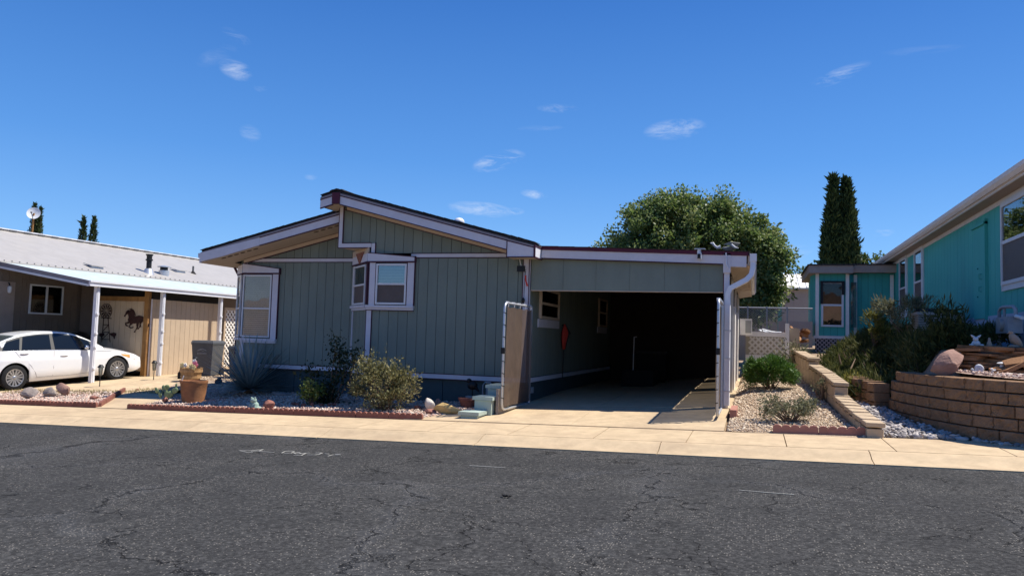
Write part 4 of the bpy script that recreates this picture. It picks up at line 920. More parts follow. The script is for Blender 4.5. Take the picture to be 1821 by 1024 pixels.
# big grey-green shrub before the bay window
p = onG(668, 733)
t = shrub('sage_shrub', 'large loose olive shrub below the bay window', (p.x, p.y+.25, g(p.x, p.y+.25)), (.66, .45, .44), 'leaf_sage', 6500, .042, 60, .15, 1.7, .5, 26, cz=.42, lo=-.9)
# taller thin shoots of the same shrub
P = []
for k in range(26):
    bx, by = p.x+random.uniform(-.55, .55), p.y+.25+random.uniform(-.3, .3); h0 = random.uniform(.3, .7); hh = random.uniform(.18, .5)*(1.25-abs(bx-p.x)); lean = (bx-p.x)*.35
    for j in range(26): q = random.random(); P.append((bx+lean*q*hh+random.gauss(0, .025), by+random.gauss(0, .025), g(p.x, p.y)+h0+hh*q))
v, f = leafcloud(np.array(P), .04, 1.8, .6); npmesh('shoot_leaves', v, f, 'leaf_sage', t)['kind'] = 'stuff'
# dark rose bush with upright arms
b = onG(566, 722); b.y += .35; b.z = g(b.x, b.y)
t = thing('rose_bush', 'dark upright rose bush against the blue skirting', 'shrub', b); mb = MB(); P = []
for dx, hh, w in ((.05, 1.15, .17), (-.42, .62, .13), (.38, .82, .22), (.12, .55, .30), (-.1, .40, .26), (.60, .95, .12), (.16, .95, .16), (-.25, .25, .2)):
    e = b+Vector((dx, random.uniform(-.12, .12), hh)); mb.tube([b+Vector((dx*.2, 0, -.03)), b+Vector((dx*.7, .02, hh*.5)), e], [.014, .01, .005], 6)
    n = int(850*w); q = RNG.normal(size=(n, 3))*np.array([w*.55, .11, w*.85]); P.append(q+np.array(e)[None]-np.array([0, 0, w*.5]))
    q = RNG.random((n//3, 1)); P.append(np.array(b)[None]*(1-q)+np.array(e)[None]*q+RNG.normal(size=(n//3, 3))*.06)
mb.build('stems', 'twig', t)['kind'] = 'stuff'; P = np.concatenate(P); P[:, 2] = np.maximum(P[:, 2], b.z+.05); v, f = leafcloud(P, .055, 1.4, .1); npmesh('foliage', v, f, 'leaf_rose', t)['kind'] = 'stuff'
# small bright rose in front of it, ringed with bricks
b = onG(549, 722); b.y += .05; b.z = g(b.x, b.y)
t = thing('rose_bush', 'small bright yellow-green rose bush inside a brick ring', 'shrub', b); mb = MB(); P = []
for k in range(11):
    a = k*2.4; e = b+Vector((math.cos(a)*.27*(.4+.6*random.random()), math.sin(a)*.16, .18+.22*random.random())); mb.tube([b+Vector((0, 0, -.02)), b.lerp(e, .5)+Vector((.02, 0, .05)), e], [.009, .006, .004], 5)
    P.append(RNG.normal(size=(44, 3))*np.array([.05, .05, .055])+np.array(e)[None]); P.append(np.array(b.lerp(e, .6))[None]+RNG.normal(size=(12, 3))*.04)
mb.build('stems', 'twig', t)['kind'] = 'stuff'; v, f = leafcloud(np.concatenate(P), .055, 1.45, .1); npmesh('foliage', v, f, 'leaf_bright', t)['kind'] = 'stuff'
ring = thing('brick_ring', 'half ring of broken rust bricks round the small rose', 'edging', (b.x, b.y, b.z))
for k in range(8):
    a = math.pi*(1.02+.96*k/7); x, y = b.x+.05+.42*math.cos(a), b.y+.05+.20*math.sin(a); mb = MB(); mb.blob((x, y, g(x, y)+.035), (.075, .05, .05), 2, .06, 90+k, .7); mb.build('brick', 'rust_brick', ring, 40)
# prickly pear in the gravel
b = onG(293, 717); b.z = g(b.x, b.y)
t = thing('prickly_pear', 'small prickly pear cactus standing on a rust stone', 'cactus', b); mb = MB(); mb.blob((b.x, b.y, b.z+.06), (.11, .09, .08), 2, .1, 5, .8); mb.build('base_stone', 'rock_red', t, 40)
pm = MB(); pm.ball((0, 0, .5), (.42, .13, .5), 2); pme = pm.mesh('pad')
for x, z, a, s in ((-.08, .10, -.5, .15), (.0, .12, .1, .17), (.10, .11, .45, .16), (-.16, .20, -.7, .12), (-.05, .25, -.1, .11), (.06, .26, .2, .12), (.17, .20, .6, .13), (.25, .22, .3, .11), (.20, .31, .1, .09)):
    link('pad', pme, 'cactus', t, smooth=60, loc=(b.x+x, b.y+random.uniform(-.07, .05), b.z+z), rot=(random.gauss(0, .2), a, random.uniform(-.9, .9)), scale=(s, s, s))
# desert spoon
b = onG(447, 700); b.y -= .1; b.z = g(b.x, b.y)
t = thing('desert_spoon', 'big blue-grey desert spoon with long stiff blades', 'succulent', b)
bm_ = MB(); L = 1.0; n = 7; vs = []
for i in range(n+1):
    u = i/n; w = .024*(1-u)**.6+.0015; c_ = -.06*u*u; vs += [(-w, 0, u*L), (0, .006*(1-u), u*L), (w, 0, u*L)]
    for q in (-3, -2, -1): vs[q] = (vs[q][0], vs[q][1]+c_, vs[q][2])
bm_.add(vs, [(3*i+j, 3*i+j+1, 3*i+j+4, 3*i+j+3) for i in range(n) for j in (0, 1)]); bme = bm_.mesh('blade')
for k in range(230):
    az = k*2.39996; el = math.acos(max(-.05, 1-(k+.5)/230*1.02)); L_ = random.uniform(.95, 1.28)*(1.0 if el < 1.1 else .85)
    dirv = Vector((math.sin(el)*math.cos(az), math.sin(el)*math.sin(az), math.cos(el)))
    if dirv.y > .55: dirv.y *= .6; dirv.normalize()
    q = dirv.to_track_quat('Z', 'Y'); o = link('blade', bme, 'yucca', t, loc=b+dirv*.05+Vector((0, 0, .10)), rot=q.to_euler(), scale=(1.05, 1, L_))
mb = MB(); mb.blob((b.x, b.y, b.z+.08), (.14, .14, .16), 2, .1, 3); mb.build('crown', 'twig', t, 40)
# pots
b = onG(329, 717); b.y += .22; b.z = g(b.x, b.y)
t = thing('clay_planter', 'weathered terracotta tub standing on the gravel', 'planter', b)
mb = MB(); mb.lathe([(.20, -.02), (.205, .02), (.235, .20), (.25, .36), (.262, .38), (.262, .425), (.235, .425), (.225, .33), (.001, .32)], 28, b, False); mb.build('tub', 'terracotta', t, 35)
mb = MB(); mb.lathe([(.001, .33), (.22, .325)], 20, b, False); mb.build('soil', 'soil', t)
mb = MB(); mb.beam((b.x-.13, b.y-.2, b.z+.39), (b.x-.10, b.y-.18, b.z+.52), .035, .012); mb.build('plant_tag', 'white_frame', t)
b2 = V(b.x-.02, b.y+2.6, 0); 
pp = onY(340, 660, 16.6); b2 = V(pp.x, 16.6, g(pp.x, 16.6))
t = thing('barrel_planter', 'stave barrel planter with plastic flowers behind the terracotta tub', 'planter', b2); HB_ = .52; n = 22; r0, r1 = .215, .285
z00 = onY(343, 681, 16.6).z; z11 = onY(343, 654, 16.6).z
for k in range(n):
    a0, a1 = 2*math.pi*k/n+.012, 2*math.pi*(k+1)/n-.012; mb = MB(); q = lambda a, r, z: (b2.x+r*math.cos(a), b2.y+r*math.sin(a), z)
    zt = z11+random.uniform(-.01, .01); mb.add([q(a0, r0, b2.z), q(a1, r0, b2.z), q(a1, r1, zt), q(a0, r1, zt), q(a0, r0-.02, b2.z), q(a1, r0-.02, b2.z), q(a1, r1-.02, zt), q(a0, r1-.02, zt)], [(0, 1, 2, 3), (5, 4, 7, 6), (3, 2, 6, 7), (0, 3, 7, 4), (1, 5, 6, 2), (0, 4, 5, 1)]); mb.build('stave', 'barrel', t)
for zz in (.78, .35):
    r = r0+(r1-r0)*zz; z = b2.z+(z11-b2.z)*zz; mb = MB(); mb.lathe([(r+.004, z-.03-b2.z), (r+.012, z-.03-b2.z), (r+.016, z+.03-b2.z), (r+.006, z+.03-b2.z)], 28, b2, False); mb.build('hoop', 'barrel', t, 40)
mb = MB(); mb.lathe([(.001, z11-.05-b2.z), (r1-.03, z11-.06-b2.z)], 20, b2, False); mb.build('soil', 'soil', t)
def flower(c, r, m):
    mb = MB()
    for k in range(5): a = k*1.2566; mb.ball((c[0]+math.cos(a)*r*.6, c[1]-.01, c[2]+math.sin(a)*r*.6), (r*.45, .02, r*.45), 1)
    mb.ball(c, r*.35, 1); mb.build('flower', m, t, 50)
flower((b2.x+.18, b2.y-.1, z11+.16), .08, 'flower_white'); flower((b2.x+.22, b2.y-.12, z11+.09), .10, 'flower_pink'); flower((b2.x+.14, b2.y-.15, z11+.03), .09, 'flower_yellow'); flower((b2.x-.16, b2.y-.15, z11+.06), .08, 'flower_yellow'); flower((b2.x-.06, b2.y-.15, z11+.07), .06, 'flower_white'); flower((b2.x+.24, b2.y-.18, z11+.02), .07, 'flower_yellow')
def solar(label, x, y, h=.42, z=None):
    z = g(x, y) if z is None else z; t = thing('solar_light', label, 'garden light', (x, y, z), 'solar garden lights')
    mb = MB(); mb.tube([(x, y, z-.03), (x, y, z+h*.5)], .011, 6); mb.build('stake', 'black', t); mb = MB(); mb.lathe([(.03, h*.5), (.036, h*.53), (.048, h*.85), (.04, h*.86)], 14, (x, y, z)); mb.build('lantern', 'glass_dark', t, 40)
    for k in range(4): a = k*1.57+.4; mb = MB(); mb.tube([(x+.035*math.cos(a), y+.035*math.sin(a), z+h*.5), (x+.052*math.cos(a), y+.052*math.sin(a), z+h*.87)], .006, 4); mb.build('rib', 'black', t)
    mb = MB(); mb.lathe([(.075, h*.86), (.078, h*.88), (.06, h*.93), (.03, h)], 14, (x, y, z)); mb.build('cap', 'black', t, 40)
q = onG(177, 688); solar('black solar light beside the white awning post and dry grass', q.x, q.y, .55)
q = onG(273, 676); solar('black solar light before the tan shed corner', q.x, q.y, .52)
solar('black solar light planted in the barrel of flowers', b2.x+.02, b2.y+.1, .34, z11-.05)
# bird ornament by the barrel
q = onY(322, 668, 17.2); z = g(q.x, 17.2); t = thing('bird_ornament', 'dark metal hen ornament beside the barrel planter', 'ornament', (q.x, 17.2, z))
zz = onY(322, 668, 17.2).z
mb = MB(); mb.ball((q.x, 17.2, zz), (.11, .08, .16), 2); mb.build('body', 'black_matt', t, 60); mb = MB(); mb.ball((q.x+.03, 17.18, zz+.2), (.045, .045, .06), 2); mb.tube([(q.x+.02, 17.19, zz+.1), (q.x+.03, 17.18, zz+.2)], [.05, .035], 8); mb.build('head', 'black_matt', t, 60); mb = MB(); mb.tube([(q.x, 17.2, z-.01), (q.x, 17.2, zz-.1)], .03, 6); mb.build('stand', 'black_matt', t)

# ------------------------------------------------------------------ loose rocks and small ornaments in the bed
def rock(label, px, py, r, m, seed, dy=.0, sink=.52, flat=.9, sub=3):
    b = onG(px, py); b.y += dy+r[1]*.6; z = g(b.x, b.y); mb = MB(); mb.blob((b.x, b.y, z+r[2]*(1-sink)), r, sub, .05, seed, flat); return tag(mb.build('rock', m, None, 22), label, 'rock', 'rocks in the gravel beds')
rock('smooth red stone leaning by the frog ornament', 473, 728, (.16, .12, .16), 'rock_red', 11)
rock('rounded white stone beside the yellow rock', 762, 731, (.13, .11, .14), 'rock_white', 12, 0, .25)
rock('broad yellow sandstone rock in front of the pot', 792, 738, (.30, .15, .135), 'rock_yellow', 13, 0, .3)
rock('rust stone tucked beneath the white stone', 765, 737, (.13, .09, .075), 'rock_red', 14)
rock('brownish pink rock behind the white stone', 777, 722, (.11, .10, .11), 'boulder', 15)
rock('dark brown rock beside the black bird ornament', 832, 722, (.15, .10, .11), 'rock_grey', 16, .15)
rock('low red rock against the planter pot', 737, 730, (.12, .07, .05), 'rock_red', 17, .1)
rock('long flat dark rock at the foot of the desert spoon', 486, 706, (.36, .12, .07), 'rock_grey', 18, .2)
rock('tan rock at the end of the row by the white car', 42, 711, (.32, .18, .17), 'rock_grey', 21, 0, .35)
rock('grey lichened rock between two rocks by the white car', 72, 708, (.26, .16, .15), 'rock_grey', 22, .1, .35)
rock('squarish pink rock in the bed by the white car', 103, 706, (.24, .17, .21), 'boulder', 23, .05, .35)
rock('low pinkish rock beside the flat stone', 162, 711, (.13, .1, .085), 'rock_red', 24)
rock('small brown rock behind the low pinkish rock', 176, 703, (.12, .1, .06), 'rock_grey', 25, .1)
rock('flat grey stepping stone in the pink gravel', 121, 719, (.25, .10, .03), 'rock_grey', 26)
rock('dark boulder on the pale gravel before the grey bins', 385, 684, (.19, .14, .15), 'black_matt', 27)
rock('tan and white rock behind the desert spoon', 401, 678, (.16, .14, .24), 'rock_white', 28, .5)
for k, (px, py) in enumerate(((214, 697), (242, 694), (196, 701), (306, 707), (655, 728), (640, 736), (505, 729))): rock(('lone stone at the far end of the pink edging', 'small stone midway along the garden path edging', 'small stone between the pink rock and the garden path', 'small stone beside the prickly pear and clay tub', 'small stone under the edge of the olive shrub', 'small stone between olive shrub and scalloped edging', 'small stone between the frog and the brick ring')[k], px, py, (.05+.012*(k % 3), .05, .035), 'rock_red' if k % 2 else 'boulder', 60+k, sub=2)
b = onG(452, 731); t = thing('frog_ornament', 'pale green frog ornament before the red stone', 'ornament', b); mb = MB(); mb.ball((b.x, b.y, b.z+.085), (.085, .075, .10), 2); mb.ball((b.x-.01, b.y-.02, b.z+.19), (.06, .055, .05), 2); mb.build('body', 'statue_green', t, 60)
for s in (-1, 1):
    mb = MB(); mb.ball((b.x+s*.035-.01, b.y-.03, b.z+.235), .018, 2); mb.build('eye', 'statue_green', t, 60)
    mb = MB(); mb.ball((b.x+s*.085, b.y-.01, b.z+.045), (.05, .085, .05), 2); mb.build('leg', 'statue_green', t, 60)
    mb = MB(); mb.tube([(b.x+s*.05, b.y-.05, b.z+.13), (b.x+s*.06, b.y-.085, b.z+.01)], [.022, .016], 8); mb.build('leg', 'statue_green', t, 60)
b = onG(824, 727); b.y += .25; b.z = g(b.x, b.y); t = thing('flower_pot', 'low dark terracotta pot beside the green steps', 'pot', b); mb = MB(); mb.lathe([(.13, -.01), (.17, .12), (.19, .13), (.19, .17), (.165, .17), (.15, .12), (.001, .11)], 22, b, False); mb.build('pot', 'rust_brick', t, 40); mb = MB(); mb.blob((b.x+.03, b.y, b.z+.16), (.13, .09, .08), 2, .1, 8); mb.build('stones', 'rock_grey', t, 40)
b = V(b.x-.03, b.y+.25, g(b.x, b.y+.25)); t = thing('crow_ornament', 'black metal crow ornament behind the low pot', 'ornament', b); mb = MB(); mb.ball((b.x, b.y, b.z+.36), (.10, .06, .085), 2); mb.tube([(b.x+.06, b.y, b.z+.33), (b.x+.13, b.y, b.z+.25)], [.035, .012], 8); mb.build('body', 'black', t, 60); mb = MB(); mb.ball((b.x-.07, b.y, b.z+.44), (.05, .045, .045), 2); mb.tube([(b.x-.1, b.y, b.z+.44), (b.x-.17, b.y, b.z+.425)], [.018, .003], 8); mb.build('head', 'black', t, 60); mb = MB(); mb.tube([(b.x, b.y, b.z-.02), (b.x, b.y, b.z+.3)], .012, 6); mb.build('stake', 'black', t)
# pipe box on the skirting
q = onY(868, 690, YR-.06); t = thing('utility_box', 'grey utility conduit on the blue skirting behind the green steps', 'utility box', (q.x, YR-.1, g(q.x, YR-.1))); mb = MB(); mb.tube([(q.x-.10, YR-.06, .1), (q.x-.10, YR-.06, .5), (q.x-.06, YR-.06, .55), (q.x+.04, YR-.06, .55), (q.x+.07, YR-.06, .50), (q.x+.07, YR-.06, .4)], .018, 8); mb.build('conduit', 'meter_grey', t, 50); mb = MB(); mb.box(q.x-.03, q.x+.09, YR-.10, YR-.03, .30, .44); mb.build('box', 'meter_grey', t)

# ------------------------------------------------------------------ hung on the house corner and in the carport
q = onY(927, 478, YR-.12); t = thing('solar_lamp', 'small black solar panel lamp hung at the house corner', 'lamp', (q.x, YR-.12, q.z-.07)); mb = MB(); mb.box(q.x-.075, q.x+.075, YR-.15, YR-.12, q.z-.055, q.z+.055); mb.build('panel', 'black', t); h = onY(922, 449, YR-.10); mb = MB(); mb.ball((h.x, YR-.1, h.z), .028, 2); mb.build('bulb', 'white_frame', t, 60); mb = MB(); mb.tube([(h.x, YR-.1, h.z-.02), (h.x+.02, YR-.11, h.z-.1), (q.x, YR-.13, q.z+.05)], .008, 6); mb.build('cord', 'white_frame', t); mb = MB(); mb.tube([(h.x, YR-.1, h.z), (h.x, YR+.0, h.z+.02)], .01, 6); mb.build('bracket', 'white_frame', t)
q = onY(934, 490, YR-.10); t = thing('wind_chime', 'thin wind chime with a red ribbon at the house corner', 'wind chime', (q.x, YR-.1, q.z-.5)); mb = MB(); mb.tube([(q.x-.01, YR-.09, q.z+.12), (q.x-.02, YR-.09, q.z-.55)], .006, 5); mb.build('cord', 'black', t)
for k in range(5): mb = MB(); mb.ball((q.x-.005, YR-.09, q.z+.10-k*.035), .014, 1); mb.build('bead', 'black' if k % 2 else 'chrome', t)
mb = MB(); mb.ext([(q.x-.015, YR-.10, q.z), (q.x+.02, YR-.10, q.z+.01), (q.x+.03, YR-.11, q.z-.10), (q.x+.065, YR-.10, q.z-.19), (q.x+.03, YR-.1, q.z-.20), (q.x, YR-.10, q.z-.10)], (0, .006, 0)); mb.build('ribbon', 'red_cloth', t)
mb = MB(); mb.ball((q.x-.03, YR-.09, q.z-.46), (.035, .03, .05), 2); mb.build('clapper', 'black', t, 50)
c = onX(1003, 590, XW+.06); t = thing('leash', 'red cord harness hung on a hook in the carport', 'harness', (XW+.06, c.y, c.z-.5)); mb = MB(); mb.beam((XW+.02, c.y, c.z+.14), (XW+.10, c.y, c.z+.16), .02); mb.build('hook', 'black', t)
for k in range(7):
    mb = MB(); o = k*.045-.13; mb.tube([(XW+.07, c.y, c.z+.15), (XW+.08+.01*k, c.y+o*1.4, c.z-.02), (XW+.07, c.y+o*1.0, c.z-.22-.05*(k % 3)), (XW+.07, c.y+o*.3, c.z-.36)], .024, 6); mb.build('strap', 'red_cloth' if k not in (5, 6) else 'black', t, 60)
mb = MB(); mb.tube([(XW+.06, c.y, c.z-.3), (XW+.05, c.y, c.z-1.0)], .010, 5); mb.build('cord', 'black', t); mb = MB(); mb.ball((XW+.06, c.y+.18, c.z-.16), (.03, .05, .04), 2); mb.build('clip', 'chrome', t, 60)
# rear of the carport: rail, tubs, a cart under a cover
q = onY(1126, 650, 18.8); t = thing('grab_rail', 'slim white grab rail on a dark step inside the carport', 'rail', (q.x, 18.8, g(-3, 18))); z = g(-3, 18)+.01; mb = MB(); mb.tube([(q.x, 18.8, z+.40), (q.x+.01, 18.8, z+1.2)], .013, 8); mb.build('pole', 'white_metal', t, 50); mb = MB(); mb.tube([(q.x+.01, 18.8, z+1.2), (q.x+.06, 18.9, z+1.21)], .013, 8); mb.build('handle', 'white_metal', t, 50); MB().box(q.x-.25, q.x+.5, 18.6, 19.6, z, z+.40).build('entry_step', 'black_matt', t)
z = g(-1.5, 20)+.012
t = thing('storage_tub', 'lidded storage tub on the dark carport floor', 'tub', (-2.6, 20.6, z)); mb = MB(); mb.add([(-2.95, 20.3, z), (-2.25, 20.3, z), (-2.25, 20.9, z), (-2.95, 20.9, z), (-3.0, 20.25, z+.75), (-2.2, 20.25, z+.75), (-2.2, 20.95, z+.75), (-3.0, 20.95, z+.75)], [(0, 3, 2, 1), (4, 5, 6, 7), (0, 1, 5, 4), (1, 2, 6, 5), (2, 3, 7, 6), (3, 0, 4, 7)]); mb.build('tub', 'black_matt', t); mb = MB(); mb.box(-3.03, -2.17, 20.22, 20.98, z+.752, z+.80); mb.build('lid', 'black', t)
# security camera and the weathered bird on the carport roof
q = onY(1244, 452, YCF-.10); t = thing('security_camera', 'white security camera under the carport roof edge', 'camera', (q.x, YCF-.1, q.z-.08)); mb = MB(); mb.lathe([(.03, .0), (.035, .02), (.03, .06), (.012, .065)], 14, (q.x-.01, YCF-.07, q.z+.02)); mb.build('mount', 'white_frame', t, 40); mb = MB(); mb.box(q.x-.035, q.x+.035, YCF-.16, YCF-.06, q.z-.085, q.z+.015); mb.build('body', 'white_frame', t); mb = MB(); mb.box(q.x-.03, q.x+.02, YCF-.166, YCF-.161, q.z-.08, q.z+.0); mb.build('lens', 'black', t)
mb = MB(); mb.box(q.x-.09, q.x+.09, YCF-.12, YCF+.0, q.z+.086, q.z+.10); mb.build('solar_plate', 'galvanised', t)
q = onY(1288, 436, YH+.2); zt = zc(q.x)+.02; t = thing('bird_figure', 'weathered grey goose figure lying on the carport roof', 'ornament', (q.x, YH+.2, zt))
mb = MB(); mb.blob((q.x+.06, YH+.2, zt+.075), (.17, .09, .07), 3, .10, 4, .9); mb.build('body', 'bird_grey', t, 50)
mb = MB(); mb.tube([(q.x-.06, YH+.2, zt+.10), (q.x-.12, YH+.2, zt+.085), (q.x-.165, YH+.2, zt+.12), (q.x-.195, YH+.2, zt+.165), (q.x-.235, YH+.2, zt+.165)], [.035, .024, .02, .024, .01], 8); mb.build('neck', 'statue_white', t, 60)
mb = MB(); mb.tube([(q.x+.12, YH+.15, zt+.13), (q.x+.18, YH+.15, zt+.08), (q.x+.24, YH+.16, zt+.07)], [.022, .02, .008], 8); mb.build('wing_edge', 'statue_white', t, 60); mb = MB(); mb.ext([(q.x-.02, YH+.2, zt+.14), (q.x+.10, YH+.22, zt+.19), (q.x+.26, YH+.2, zt+.16), (q.x+.22, YH+.24, zt+.11)], (.01, .03, .01)); mb.build('wing', 'bird_grey', t)

# ------------------------------------------------------------------ the neighbour's tan house with awning (long axis away from the street)
XO, XN, XS = -16.2, -19.4, -16.55      # awning outer edge, house wall, shed side
ZO, ZN = 2.52, 3.02
nh = thing('tan_house', 'low tan manufactured house under a ribbed pale metal roof', 'house', (-23, 16, g(-20, 16)))
gl = g(-19, 17)
boards(nh, (XN, 12.0), (XN, 20.6), gl-.1, ZN-.08, (1, 0), 'brown_siding', 'siding_back', .2032)
MB().box(-27, XN-.1, 12.0, 30, gl-.2, ZN-.1).build('wall', 'brown_siding', nh)
y0, y1 = onX(50, 530, XN).y, onX(110, 530, XN).y; z0, z1 = onX(80, 559, XN).z, onX(80, 507, XN).z
mb = MB()
for a in ((y0-.1, y1+.1, z1, z1+.1), (y0-.1, y1+.1, z0-.1, z0), (y0-.1, y0, z0, z1), (y1, y1+.1, z0, z1)): mb.box(XN+.0135, XN+.035, *a)
mb.build('window_surround', 'brown_siding', nh)
w = window(nh, (XN+.0135, y0, z0), (0, 1), (1, 0), y1-y0, z1-z0, None, .045, ('glass_dark', 'glass_dark'), 'blind', slat=.06)
MB().box(XN+.014, XN+.06, (y0+y1)/2-.03, (y0+y1)/2+.03, z0+.04, z1-.04).build('mullion', 'white_frame', w)
bl = [c for c in w.children if c.name.startswith('blind')][0]; bl.data.materials.clear(); bl.data.materials.append(MATS['black_matt'])
q = onX(12, 516, XN); t = thing('wall_lamp', 'white glass wall lamp beside the tan house window', 'lamp', (XN, q.y, q.z-.1)); mb = MB(); mb.lathe([(.02, .12), (.05, .10), (.055, .02), (.04, -.06), (.015, -.08)], 14, (XN+.10, q.y, q.z)); mb.build('shade', 'white_frame', t, 40); mb = MB(); mb.tube([(XN+.014, q.y, q.z+.2), (XN+.08, q.y, q.z+.19), (XN+.10, q.y, q.z+.12)], .018, 6); mb.build('bracket', 'black', t)
q = onX(8, 560, XN); MB().box(XN+.0135, XN+.05, q.y-.9, q.y+.22, gl, 2.5).build('door', 'taupe', nh)
# ribbed roof
XRG, ZRG = -23.1, 4.36; sl = (ZRG-ZN)/(XRG-XN); YA, YZ = 11.5, 33.0
mb = MB(); mb.ext([(XN+.05, YA, ZN+.02), (XRG, YA, ZRG), (-27, YA, ZN), (-27, YA, ZN-.05), (XN+.05, YA, ZN-.03)], (0, YZ-YA, 0)); roof = mb.build('roof', 'metal_roof', nh); tag(roof, 'ribbed pale grey metal roof')
rm = MB(); d = Vector((XRG-XN-.05, 0, ZRG-ZN-.02)); L = d.length; rm.ext([(0, -.026, 0), (0, .026, 0), (0, .014, .055), (0, -.014, .055)], (L, 0, 0)); rme = rm.mesh('rib'); ang = math.atan2(d.z, -d.x)
y = YA+.1
while y < YZ: link('roof_rib', rme, 'metal_roof', roof, loc=(XN+.05, y, ZN+.021), rot=(0, ang, math.pi)); y += .229
# seam cap on the ridge
mb = MB(); mb.box(XRG-.12, XRG+.12, YA, YZ, ZRG+.015, ZRG+.05); mb.build('ridge_cap', 'white_metal', roof)
for k in range(40): MB().box(XRG+.12, XRG+.135, YA+.2+k*.52, YA+.45+k*.52, ZRG-.03, ZRG+.02).build('ridge_closure', 'bin_grey', roof)
# awning
aw = thing('awning', 'pale blue-white carport awning over the parked white car', 'awning', (-17.8, 18, g(-17, 18)))
YA0, YA1 = 15.30, 26.0
n = 18
for k in range(n):
    a, b = XO+(XN-.05-XO)*k/n, XO+(XN-.05-XO)*(k+1)/n; za, zb = ZO+(ZN-ZO)*k/n, ZO+(ZN-ZO)*(k+1)/n
    mb = MB(); mb.ext([(a-.002, YA0, za-.03), (b+.002, YA0, zb-.03), (b+.002, YA0, zb), (a-.002, YA0, za)], (0, YA1-YA0, 0)); mb.build('roof_panel', 'awning', aw)
mb = MB(); mb.box(XO-.0, XO+.03, YA0-.03, YA1, ZO-.13, ZO+.015); e = mb.build('edge_gutter', 'awning_trim', aw); MB().box(XO+.03, XO+.05, YA0-.03, YA1, ZO-.13, ZO-.09).build('lip', 'white_metal', e); MB().box(XO+.03, XO+.06, YA0-.03, YA1, ZO-.03, ZO+.015).build('lip', 'white_metal', e)
mb = MB(); mb.ext([(XO, YA0-.03, ZO-.13), (XN, YA0-.03, ZN-.15), (XN, YA0-.03, ZN+.01), (XO, YA0-.03, ZO+.01)], (0, .03, 0)); mb.build('front_fascia', 'drip', aw)
mb = MB(); mb.ext([(XO, YA0-.045, ZO-.14), (XN, YA0-.045, ZN-.16), (XN, YA0-.045, ZN-.10), (XO, YA0-.045, ZO-.085)], (0, .014, 0)); mb.build('front_trim', 'white_frame', aw)
for i, y in enumerate((15.62, 17.95, 20.45, 23.0)):
    zb = g(XO-.08, y)+.005; p = MB().box(XO-.13, XO-.03, y-.05, y+.05, zb, ZO-.11).build('post', 'white_metal', aw)
    MB().box(XO-.03, XO-.018, y-.02, y+.02, zb+.02, ZO-.15).build('rib', 'white_metal', p)
    for zz in (.35, .9, 1.25, 1.75): MB().box(XO-.028, XO+.002, y-.035, y+.035, zb+zz, zb+zz+.05).build('bracket', 'white_metal', p)
# shed under the rear of the awning
YS = 17.75; shed = thing('storage_shed', 'tan board shed under the awning with a rough wood frame', 'shed', (-17.4, YS, g(-17.4, YS)))
gs = g(-17.3, YS)
boards(shed, (XS, YS+.04), (XS, 20.9), gs-.02, ZO-.33, (1, 0), 'tan_siding', 'brown_siding', .2032)
boards(shed, (-18.6, YS), (XS-.12, YS), gs+.16, ZO-.38, (0, -1), 'tan_siding', 'brown_siding', .2032)
MB().box(-18.6, XS-.15, YS-.05, YS-.0135, ZO-.40, ZO-.27).build('beam', 'wood', shed); MB().box(XS-.14, XS+.01, YS-.06, YS+.035, gs-.01, ZO-.10).build('wood_post', 'wood', shed); MB().box(XS+.014, XS+.03, YS+.036, YS+.07, gs, ZO-.33).build('corner_trim', 'awning_trim', shed)
mb = MB(); mb.ext([(-18.6, YS+.15, ZO-.3), (XS-.12, YS+.15, ZO-.3), (XS-.12, YS+.15, ZO-.02), (-18.6, YS+.15, ZO+.33)], (0, .05, 0)); mb.build('wall', 'black_matt', shed); MB().box(XS-.05, XS-.02, YS+.1, 20.9, ZO-.33, ZO-.04).build('wall', 'black_matt', shed)
MB().box(-19.3, -18.6, YS+.2, YS+.3, gs, 2.82).build('wall', 'brown_siding', shed); MB().box(-18.6, XS-.1, 20.95, 21.0, gs, 2.5).build('wall', 'brown_siding', shed)
# white lattice screen behind the third post
lat = thing('lattice_screen', 'white diagonal lattice screen beside the tan shed', 'lattice', (XS, 21.6, g(XS, 21.6))); zb = g(XS, 21); z0, z1 = zb+.1, ZO-.42; ya, yz = 21.0, 23.0
for a in ((ya, ya+.08, z0, z1), (yz-.08, yz, z0, z1), (ya+.08, yz-.08, z1-.08, z1), (ya+.08, yz-.08, z0, z0+.08)): MB().box(XS-.02, XS+.02, *a).build('frame_rail', 'tan_siding', lat)
def lattice(parent, O, U, w, h, step, bw, m, th=.012, n=None):
    """diagonal laths, each a piece, in the plane O + U*a + Z*b"""
    U = Vector(U); O = Vector(O); Zv = Vector((0, 0, 1)); Nn = U.cross(Zv)
    for lay, sg in ((0, 1), (1, -1)):
        c = -h
        while c < w+h:
            pts = []
            # line a = c + sg*b ; clip to the rectangle
            b0, b1 = 0.0, h
            lo, hi = (max(0, -c), min(h, w-c)) if sg == 1 else (max(0, c-w), min(h, c))
            if hi-lo > .03:
                p = O+U*(c+sg*lo)+Zv*lo+Nn*(lay*th); q = O+U*(c+sg*hi)+Zv*hi+Nn*(lay*th); mb = MB(); mb.beam(p, q, th, bw, up=Zv); mb.build('lath', m, parent)
            c += step
lattice(lat, (XS, ya+.08, z0+.08), (0, 1, 0), yz-ya-.16, z1-z0-.16, .17, .045, 'lattice_white')
MB().box(XS-.3, XS-.28, ya, yz, z0, z1).build('backing', 'rock_grey', lat)
